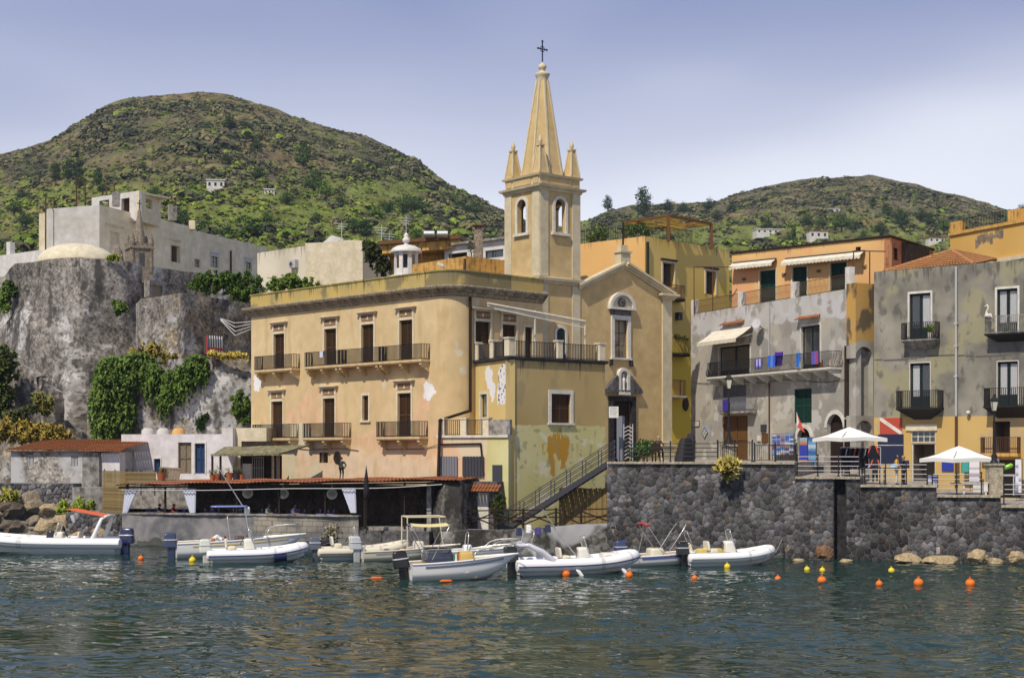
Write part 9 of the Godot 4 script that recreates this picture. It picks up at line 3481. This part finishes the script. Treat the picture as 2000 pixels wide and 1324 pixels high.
func make_promenade() -> void:
	M.canvaswhite = mat(Color(0.80,0.79,0.75),0.85)
	M.canvaswhite.backlight_enabled = true
	M.canvaswhite.backlight = Color(0.35,0.34,0.28)
	M.lampglass = mat(Color(0.62,0.60,0.48),0.2)
	lamp_post(1424,0,1.0,728,868,"iron lantern post on a stone pedestal before the pale house's wooden door")
	lamp_post(1943,3,1.2,770,905,"iron lantern post on a stone pedestal before the grey house's shops")
	parasol(1660,1,3.6,834,856,122,"white square parasol over the wetsuit rack")
	parasol(1874,2,2.6,871,896,126,"white square parasol in front of the ochre shop wall")
	var T := frame(1350,90.4,1672,75.4)
	var bl := [Color(0.03,0.08,0.35),Color(0.15,0.3,0.6),Color(0.5,0.6,0.75),Color(0.02,0.04,0.15),Color(0.35,0.14,0.06)]
	picture("photo_board",T,rect(T,1510,848,1553,888),0.1,3,bl,5,5,"board covered with small blue sea photographs by the arched doorway")
	picture("poster_stand",T,rect(T,1581,855,1596,912),0.8,4,[Color(0.5,0.16,0.05),Color(0.04,0.06,0.4),Color(0.1,0.4,0.5),Color(0.3,0.45,0.6)],1,4,"tall seascape poster with orange sunset field beside the arched doorway")
	picture("poster_stand",T,rect(T,1598,855,1613,912),0.8,5,[Color(0.2,0.4,0.65),Color(0.5,0.62,0.75),Color(0.03,0.12,0.35)],1,4,"tall pale blue boat poster next to the sunset poster")
	var Tg := frame(1708,74.9,2000,70.0)
	picture("poster",Tg,rect(Tg,1880,895,1895,922),0.0,6,[Color(0.06,0.35,0.33),Color(0.15,0.45,0.4),Color(0.35,0.3,0.12)],1,1,"teal poster between the blue board and the white price board",false)
	picture("price_board",Tg,rect(Tg,1898,897,1918,940),0.3,7,[Color(0.7,0.7,0.72),Color(0.66,0.66,0.7),Color(0.4,0.35,0.4)],1,8,"tall white price board beside the lantern pedestal")
	picture("price_board",Tg,rect(Tg,1988,897,2000,962),0.3,8,[Color(0.7,0.7,0.72),Color(0.2,0.2,0.35),Color(0.66,0.66,0.7)],2,6,"narrow white board with small pictures past the shop opening")
	picture("sandwich_board",Tg,rect(Tg,1840,928,1860,950),2.2,9,[Color(0.05,0.07,0.2),Color(0.5,0.55,0.65)],2,2,"small dark blue sandwich board behind the lower railing",false)
	var p := qp(1680,1,2.6)
	var t := thing("wetsuit_rack","metal clothes rail for wetsuits under the white parasol","rack",Transform3D(QT.basis,p))
	for x in [-1.1,1.2]: bxp(M.zinc,t,"upright",V3(x - 0.02,0,-0.02),V3(x + 0.02,1.75,0.02))
	bxp(M.zinc,t,"rail",V3(-1.1,1.72,-0.02),V3(1.2,1.76,0.02))
	rng.seed = 8
	for i in 8: garment(t,-0.95 + i * 0.27,1.7,0.0,0.5 + rng.randf() * 0.7,Color(0.015,0.015,0.02),[Color(0.03,0.03,0.04),Color(0.45,0.44,0.45),Color(0.03,0.03,0.05),Color(0.5,0.06,0.03)][i % 4],["black wetsuit with dark panels on the rail under the white parasol","black wetsuit with grey panels on the rail under the white parasol","black wetsuit with navy panels on the rail under the white parasol","black wetsuit with red panels on the rail under the white parasol"][i % 4])
	t = thing("clothes_stand","thin upright stand holding two black and red wetsuits below the navy panel","stand",Transform3D(QT.basis,qp(1706,2,1.0)))
	bxp(M.zinc,t,"upright",V3(-0.02,0,-0.1),V3(0.02,2.35,-0.06))
	garment(t,0,2.3,0,0.2,Color(0.015,0.015,0.02),Color(0.6,0.08,0.03),"upper black and red wetsuit on the single stand below the navy panel")
	garment(t,0.12,1.5,0.1,0.1,Color(0.02,0.02,0.03),Color(0.6,0.1,0.04),"lower black and red wetsuit on the single stand below the navy panel")
	var f := P(1557,808,76.5)
	t = thing("pennant","red and white pennant on a pole above the arched doorway","flag",TR(V3(f.x,0,f.z)))
	var mb := mn()
	mb.cyl(V3(0,4.9,0),V3(0,f.y + 0.1,0),0.025,0.02,6)
	put(mb,"pole",M.trimw,t)
	mb = mn()
	mb.tri(V3(0.02,f.y,0),V3(0.02,f.y - 0.9,0),V3(0.55,f.y - 1.3,0.05))
	vput(mb,Color(0.55,0.08,0.04),"cloth",t)
	mb = mn()
	mb.tri(V3(0.02,f.y,0.012),V3(0.02,f.y - 0.9,0.012),V3(0.14,f.y - 0.6,0.02))
	vput(mb,Color(0.7,0.7,0.7),"white_field",t)
	t = thing("notice_sign","white notice sign on a post at the head of the metal stair","sign",Transform3D(Basis(Vector3.UP,-0.2),G(1199,69.3,5.7)))
	bxp(M.iron,t,"post",V3(-0.33,0,-0.03),V3(-0.27,hh(793,69.3) - 5.7,0.03))
	bxp(M.trimw,t,"plate",V3(-0.3,hh(816,69.3) - 5.7,0.03),V3(0.3,hh(794,69.3) - 5.7,0.06))
	for i in 4: bxp(M.slate,t,"text_line",V3(-0.22,hh(798 + i * 4,69.3) - 5.7,0.06),V3(0.2 - 0.06 * (i % 2),hh(797 + i * 4,69.3) - 5.7,0.063))
	t = thing("iron_gate","grey patterned iron gate beside the church door","gate",frame(1207,70.5,1240,70.0))
	bxp(M.slate,t,"post",V3(0,5.6,-0.15),V3(0.4,hh(812,70.0),0.15))
	mb = mn()
	for i in 9:
		var y := 5.75 + i * 0.24
		for s in 2: mb.bar(V3(0.45 + s * 0.3,y + 0.15 * s,0),V3(0.75 + s * 0.3,y + 0.15 - 0.15 * s,0),0.05)
	for x in [0.43,1.06]: mb.bar(V3(x,5.7,0),V3(x,7.95,0),0.05)
	put(mb,"leaf",M.zinc,t)
	shrub(qp(1256,0,1.6),0.75,1.35,260,Color(0.07,0.16,0.025),"leafy green plant with flowers behind the church railing","planter")
	shrub(qp(1242,0,2.0),0.5,1.0,120,Color(0.03,0.07,0.02),"darker low plant behind the church railing","planter")
	t = thing("covered_scooter","scooter under a dark cover in the alley beside the church","scooter",Transform3D(Basis(Vector3.UP,0.9),qp(1337,0,6.5)))
	vput(rbox(0,0.0,0,1.7,1.5,0.8,0.6,0.2),Color(0.02,0.02,0.025),"cover",t,M.vc)
	vput(rbox(0.75,1.2,0,0.4,0.6,0.7,0.5),Color(0.03,0.03,0.035),"windshield_cover",t,M.vc)
	t = thing("white_table","small white table standing below the lantern pedestal","table",Transform3D(QT.basis,qp(1905,3,1.0)))
	bxp(M.trimw,t,"top",V3(-0.75,0.68,-0.3),V3(0.75,0.74,0.3))
	for x in [-0.6,0.6]: bxp(M.trimw,t,"trestle",V3(x - 0.05,0,-0.25),V3(x + 0.05,0.68,0.25))
	bxp(M.trimw,t,"front_panel",V3(-0.1,0.2,0.26),V3(0.7,0.67,0.28))
	t = thing("metal_bench","tall grey bench carrying dive cylinders beside the lantern pedestal","bench",Transform3D(QT.basis,qp(1958,3,1.2)))
	for q in [[V3(-0.05,1.2,0),V3(0,1.7,0),Color(0.05,0.15,0.5)],[V3(0.1,1.55,0.1),V3(0.6,1.75,0.1),Color(0.2,0.5,0.03)]]:
		mb = mn()
		mb.tube([q[0],q[0].lerp(q[1],0.1),q[0].lerp(q[1],0.85),q[1]],[0.1,0.13,0.13,0.04],10)
		tag(vput(mb,q[2],"dive_cylinder",self,M.gel,t.transform),"blue dive cylinder on the bench beside the lantern pedestal" if q[2].b > 0.2 else "green dive cylinder lying beside the lantern pedestal","cylinder")
	bxp(M.zinc,t,"seat",V3(-0.4,1.1,-0.2),V3(0.7,1.2,0.2))
	for x in [-0.35,0.6]: bxp(M.zinc,t,"leg",V3(x,0,-0.2),V3(x + 0.06,1.1,0.2))
	for q in [[1775,2,1.6,Color(0.3,0.5,0.7),"dark counter under the pale blue bundle near the railing","pale blue bundle on the dark counter near the people"],[1732,2,1.4,Color(0.25,0.42,0.6),"dark counter under the deeper blue bag beside the red wetsuits","deeper blue bag on the counter beside the red wetsuits"]]:
		p = qp(q[0] - 30,q[1],q[2])
		t = thing("counter",q[4],"counter",Transform3D(QT.basis,p))
		bxp(M.slatedark,t,"top",V3(-0.6,0.95,-0.25),V3(0.6,1.0,0.25))
		for x in [-0.5,0.5]: bxp(M.slatedark,t,"leg",V3(x - 0.03,0,-0.03),V3(x + 0.03,0.95,0.03))
		tag(vput(rbox(0.1,1.0,0,0.6,0.22,0.35,0.6),q[3],"bag",self,M.vc,t.transform),q[5],"bag")
func body(bones: Array,cell: float) -> MB:
	var lo := Vector3.ONE * 99
	var hi := Vector3.ONE * -99
	for b in bones:
		for k in 2:
			lo = lo.min(b[k] - Vector3.ONE * (b[2 + k] + 2.5 * cell))
			hi = hi.max(b[k] + Vector3.ONE * (b[2 + k] + 2.5 * cell))
	var n := Vector3i(((hi - lo) / cell).ceil()) + Vector3i.ONE
	var fld := PackedFloat32Array()
	fld.resize(n.x * n.y * n.z)
	fld.fill(1.0)
	for b in bones:
		var bl: Vector3 = b[0].min(b[1]) - Vector3.ONE * (maxf(b[2],b[3]) + 3 * cell)
		var bh: Vector3 = b[0].max(b[1]) + Vector3.ONE * (maxf(b[2],b[3]) + 3 * cell)
		var i0 := Vector3i(((bl - lo) / cell).floor()).clamp(Vector3i.ZERO,n - Vector3i.ONE)
		var i1 := Vector3i(((bh - lo) / cell).ceil()).clamp(Vector3i.ZERO,n - Vector3i.ONE)
		var ab: Vector3 = b[1] - b[0]
		var l2 := maxf(ab.length_squared(),1e-6)
		for x in range(i0.x,i1.x + 1):
			for y in range(i0.y,i1.y + 1):
				for z in range(i0.z,i1.z + 1):
					var p := lo + V3(x,y,z) * cell
					var t := clampf((p - b[0]).dot(ab) / l2,0,1)
					var d: float = p.distance_to(b[0] + ab * t) - lerpf(b[2],b[3],t)
					var k := (x * n.y + y) * n.z + z
					var o := fld[k]
					var h := maxf(0.03 - absf(o - d),0.0) / 0.03
					fld[k] = minf(o,d) - h * h * 0.0075
	var vs := {}
	var dirs := [Vector3i(1,0,0),Vector3i(0,1,0),Vector3i(0,0,1)]
	var f := func(q: Vector3i) -> float: return fld[(q.x * n.y + q.y) * n.z + q.z]
	var quads := []
	for x in range(1,n.x - 1):
		for y in range(1,n.y - 1):
			for z in range(1,n.z - 1):
				var a := fld[(x * n.y + y) * n.z + z]
				if absf(a) > cell * 1.8: continue
				for k in 3:
					var q: Vector3i = Vector3i(x,y,z) + dirs[k]
					var b: float = f.call(q)
					if (a < 0) == (b < 0): continue
					var u: Vector3i = dirs[(k + 1) % 3]
					var w: Vector3i = dirs[(k + 2) % 3]
					var c := Vector3i(x,y,z)
					quads.append([[c - u - w,c - w,c,c - u],a < 0])
	for q in quads:
		for c in q[0]:
			if vs.has(c): continue
			var sum := Vector3.ZERO
			var m := 0
			for e in 12:
				var k: int = e / 4
				var u: Vector3i = dirs[(k + 1) % 3]
				var w: Vector3i = dirs[(k + 2) % 3]
				var s: Vector3i = c + u * (e % 2) + w * ((e / 2) % 2)
				var a: float = f.call(s)
				var b: float = f.call(s + dirs[k])
				if (a < 0) != (b < 0):
					sum += Vector3(s) + Vector3(dirs[k]) * (a / (a - b))
					m += 1
			var g := V3(f.call(c + dirs[0]) - f.call(c),f.call(c + dirs[1]) - f.call(c),f.call(c + dirs[2]) - f.call(c)).normalized()
			var p: Vector3 = lo + sum / maxi(m,1) * cell
			var best := 99.0
			var col := Color.WHITE
			for b in bones:
				var ab: Vector3 = b[1] - b[0]
				var t := clampf((p - b[0]).dot(ab) / maxf(ab.length_squared(),1e-6),0,1)
				var d: float = p.distance_to(b[0] + ab * t) - lerpf(b[2],b[3],t)
				if d < best:
					best = d
					col = b[4]
			vs[c] = [p,g,col]
	var mb := mn()
	for q in quads:
		var w := []
		for c in q[0]: w.append(vs[c])
		mb.col = w[0][2]
		mb.tri3(w[0][0],w[1][0],w[2][0],w[0][1],w[1][1],w[2][1])
		mb.tri3(w[0][0],w[2][0],w[3][0],w[0][1],w[2][1],w[3][1])
	return mb
func person(xf: Transform3D,j: Dictionary,skin: Color,top: Color,leg: Color,hair: Color,label: String,gp := "") -> Node3D:
	var t := thing("person",label,"person",xf,gp)
	var bn := []
	var hd: Vector3 = j.head
	var nk: Vector3 = j.neck
	var pv: Vector3 = j.pelvis
	var md: Vector3 = nk.lerp(pv,0.5) + j.get("arch",Vector3.ZERO)
	var sx: Vector3 = j.get("side",V3(1,0,0))
	bn.append([nk + sx * 0.12 - V3(0,0.06,0),nk - sx * 0.12 - V3(0,0.06,0),0.085,0.085,top])
	bn.append([nk - V3(0,0.1,0),md,0.13,0.125,top])
	bn.append([md,pv,0.125,0.135,top])
	bn.append([pv + sx * 0.07,pv - sx * 0.07,0.12,0.12,leg])
	bn.append([nk,nk.lerp(hd,0.7),0.055,0.05,skin])
	var up := (hd - nk).normalized()
	var fw: Vector3 = j.get("face",V3(0,0,1))
	bn.append([hd,hd + up * 0.07,0.085,0.09,skin])
	bn.append([hd - up * 0.05 + fw * 0.03,hd - up * 0.06 + fw * 0.04,0.06,0.05,skin])
	bn.append([hd + fw * 0.085,hd + fw * 0.1 - up * 0.03,0.014,0.018,skin])
	for s in [["l",1.0],["r",-1.0]]:
		var sh: Vector3 = nk + sx * 0.19 * s[1] - V3(0,0.07,0)
		var eb: Vector3 = j["elbow_" + s[0]]
		var wr: Vector3 = j["hand_" + s[0]]
		bn.append([sh,eb,0.055,0.042,top])
		bn.append([eb,wr,0.04,0.028,skin])
		var hv := (wr - eb).normalized()
		bn.append([wr,wr + hv * 0.08,0.032,0.03,skin])
		var hp: Vector3 = pv + sx * 0.1 * s[1]
		bn.append([hp,j["knee_" + s[0]],0.09,0.06,leg])
		bn.append([j["knee_" + s[0]],j["foot_" + s[0]],0.058,0.04,j.get("calf",leg)])
		bn.append([j["foot_" + s[0]],j["foot_" + s[0]] + j.get("toe",V3(0,-0.03,0.16)),0.045,0.035,Color(0.03,0.03,0.03)])
	var mb := body(bn,0.028)
	for s in ["l","r"]:
		var wr: Vector3 = j["hand_" + s]
		var hv: Vector3 = (wr - j["elbow_" + s]).normalized()
		var sd := hv.cross(V3(0.2,0.3,1)).normalized()
		mb.col = skin
		for k in 4:
			var b := wr + hv * 0.09 + sd * (k - 1.5) * 0.018
			var ln: float = [0.06,0.075,0.07,0.05][k]
			mb.tube([b,b + hv * ln * 0.5,b + hv * ln * 0.85 + hv.cross(sd) * 0.025],[0.01,0.009,0.007],5)
		mb.tube([wr + hv * 0.03 + sd * 0.028,wr + hv * 0.06 + sd * 0.05,wr + hv * 0.085 + sd * 0.05],[0.011,0.01,0.008],5)
	put(mb,"body",M.skin,t)
	var hm := mn()
	var hq := Transform3D(Basis(fw.cross(up) * -1.0,up,fw).orthonormalized(),hd + up * 0.035 - fw * 0.012)
	var pf := []
	for i in 9: pf.append([0.108 * sin(PI * 0.62 * i / 8.0) + 0.002,0.118 * cos(PI * 0.62 * i / 8.0)])
	hm.lathe(pf,14,hq * Transform3D(Basis(Vector3.RIGHT,-0.45),Vector3.ZERO))
	vput(hm,hair,"hair",t,M.skin)
	var em := mn()
	for s in [-1,1]: em.lathe([[0.0,-0.01],[0.012,0.0],[0.0,0.01]],6,hq * TR(V3(s * 0.034,-0.02,0.1)))
	em.box(hq * V3(0,-0.085,0.1),V3(0.045,0.008,0.01),hq.basis)
	vput(em,Color(0.05,0.02,0.02),"eyes_and_mouth",t,M.skin)
	return t
func make_people() -> void:
	var V := func(x,y,z): return V3(x,y,z)
	var sk := Color(0.42,0.24,0.15)
	var br := Color(0.03,0.02,0.015)
	var rp := person(Transform3D(Basis(Vector3.UP,2.9),G(667,79.2,4.28)),{"head": V.call(0.12,1.42,0.24),"neck": V.call(0.05,1.25,0.16),"pelvis": V.call(0,0.82,-0.1),"arch": V.call(0,0.04,-0.05),"face": V3(0.2,-0.4,0.9).normalized(),"elbow_l": V.call(0.3,0.98,0.22),"hand_l": V.call(0.2,0.8,0.36),"elbow_r": V.call(-0.26,0.98,0.2),"hand_r": V.call(-0.1,0.82,0.38),"knee_l": V.call(0.1,0.46,0.06),"knee_r": V.call(-0.1,0.46,0.02),"foot_l": V.call(0.12,0.06,-0.06),"foot_r": V.call(-0.12,0.06,-0.1)},sk,Color(0.035,0.03,0.04),Color(0.03,0.03,0.035),br,"person in dark top and pale waist cloth bending on the restaurant roof")
	var ap := mn()
	ap.lathe([[0.16,0.82],[0.19,0.9],[0.185,1.0],[0.15,1.05]],14)
	put(ap,"waist_cloth",M.canvas,rp,Transform3D(Basis(Vector3.RIGHT,0.15),V3(0,0.02,-0.05)))
	var stand := {"head": V.call(0,1.56,0.02),"neck": V.call(0,1.42,0),"pelvis": V.call(0,0.92,0),"elbow_l": V.call(0.28,1.14,0.05),"hand_l": V.call(0.22,1.08,0.3),"elbow_r": V.call(-0.28,1.14,0.05),"hand_r": V.call(-0.2,1.08,0.3),"knee_l": V.call(0.1,0.5,0.03),"knee_r": V.call(-0.1,0.5,0.03),"foot_l": V.call(0.1,0.06,-0.02),"foot_r": V.call(-0.1,0.06,-0.02)}
	var at := Transform3D(Basis(Vector3.UP,-2.2),qp(1766,2,1.1))
	person(at,stand,sk,Color(0.02,0.02,0.03),Color(0.02,0.02,0.03),Color(0.3,0.2,0.07),"person in dark clothes with light hair standing at the promenade railing")
	var bp := thing("backpack","navy backpack worn by the person at the promenade railing","bag",at)
	vput(rbox(0,0.98,-0.22,0.32,0.46,0.2,0.8),Color(0.03,0.04,0.09),"bag",bp,M.vc)
	for s in [-0.12,0.12]: bxp(M.iron,bp,"strap",V3(s - 0.02,1.05,0.13),V3(s + 0.02,1.4,0.15))
	person(Transform3D(Basis(Vector3.UP,1.2),qp(1752,2,1.8)),stand,sk,Color(0.55,0.33,0.05),Color(0.6,0.6,0.62),br,"person in a mustard top and pale shorts beside the backpack wearer")
	var sit := {"head": V.call(0,1.2,0.06),"neck": V.call(0,1.06,0.0),"pelvis": V.call(0,0.55,-0.1),"elbow_l": V.call(0.28,0.82,0.1),"hand_l": V.call(0.18,0.78,0.34),"elbow_r": V.call(-0.28,0.82,0.1),"hand_r": V.call(-0.18,0.78,0.34),"knee_l": V.call(0.12,0.52,0.34),"knee_r": V.call(-0.12,0.52,0.34),"foot_l": V.call(0.12,0.07,0.3),"foot_r": V.call(-0.12,0.07,0.3)}
	at = Transform3D(Basis(Vector3.UP,2.6),qp(1286,0,1.3))
	var hi := at
	hi.origin.y += 0.25
	person(hi,sit,sk,Color(0.07,0.045,0.035),Color(0.03,0.03,0.03),Color(0.35,0.26,0.12),"person in brown seated with back to the church railing")
	var chr := thing("high_chair","dark brown wooden chair under the person by the church railing","chair",at)
	bxp(M.darkwood,chr,"seat",V3(-0.28,0.6,-0.3),V3(0.28,0.66,0.2))
	bxp(M.darkwood,chr,"backrest",V3(-0.3,0.7,-0.34),V3(0.3,1.15,-0.3))
	for x in [-0.25,0.25]:
		for z in [-0.28,0.17]: bxp(M.darkwood,chr,"leg",V3(x - 0.03,0,z - 0.03),V3(x + 0.03,0.6,z + 0.03))
	var T := frame(240,74.9,866,70.6)
	for q in [[336,Color(0.3,0.03,0.05),"diner in a dark red top at a restaurant table"],[308,Color(0.04,0.04,0.08),"diner in a dark top beside the one in red"],[521,Color(0.24,0.33,0.28),"diner in a grey green top leaning at the sea wall"],[572,Color(0.16,0.16,0.34),"diner in a violet top at the sea wall"]]:
		person(T * Transform3D(Basis(Vector3.UP,1.5),V3(fs(T,q[0],1000,-0.9).x,1.42,-1.0)),sit,sk,q[1],Color(0.04,0.04,0.06),br,q[2],"restaurant guests")
	var bt := boat_at(470,1087,12)
	person(bt * Transform3D(Basis(Vector3.UP,1.6),V3(-1.5,0.14,0.2)),{"head": V.call(0.05,0.98,0.5),"neck": V.call(0,0.98,0.34),"pelvis": V.call(0,0.9,-0.15),"arch": V.call(0,0.12,0),"face": V3(0,-0.8,0.6).normalized(),"elbow_l": V.call(0.22,0.72,0.4),"hand_l": V.call(0.15,0.5,0.5),"elbow_r": V.call(-0.22,0.72,0.4),"hand_r": V.call(-0.15,0.5,0.5),"knee_l": V.call(0.12,0.48,0.0),"knee_r": V.call(-0.12,0.48,0.0),"foot_l": V.call(0.14,0.06,-0.1),"foot_r": V.call(-0.14,0.06,-0.1),"calf": sk},Color(0.5,0.27,0.16),Color(0.68,0.68,0.7),Color(0.5,0.2,0.07),Color(0.12,0.04,0.025),"person in a white top bending over in the twin engine boat")

static func V3(x: float, y: float, z: float) -> Vector3: return Vector3(x, y, z)
static func V2(x: float, y: float) -> Vector2: return Vector2(x, y)
static func PV(a: Array) -> PackedVector2Array: return PackedVector2Array(a)
static func TR(o: Vector3) -> Transform3D: return Transform3D(Basis(), o)
static func mn() -> MB: return MB.new()
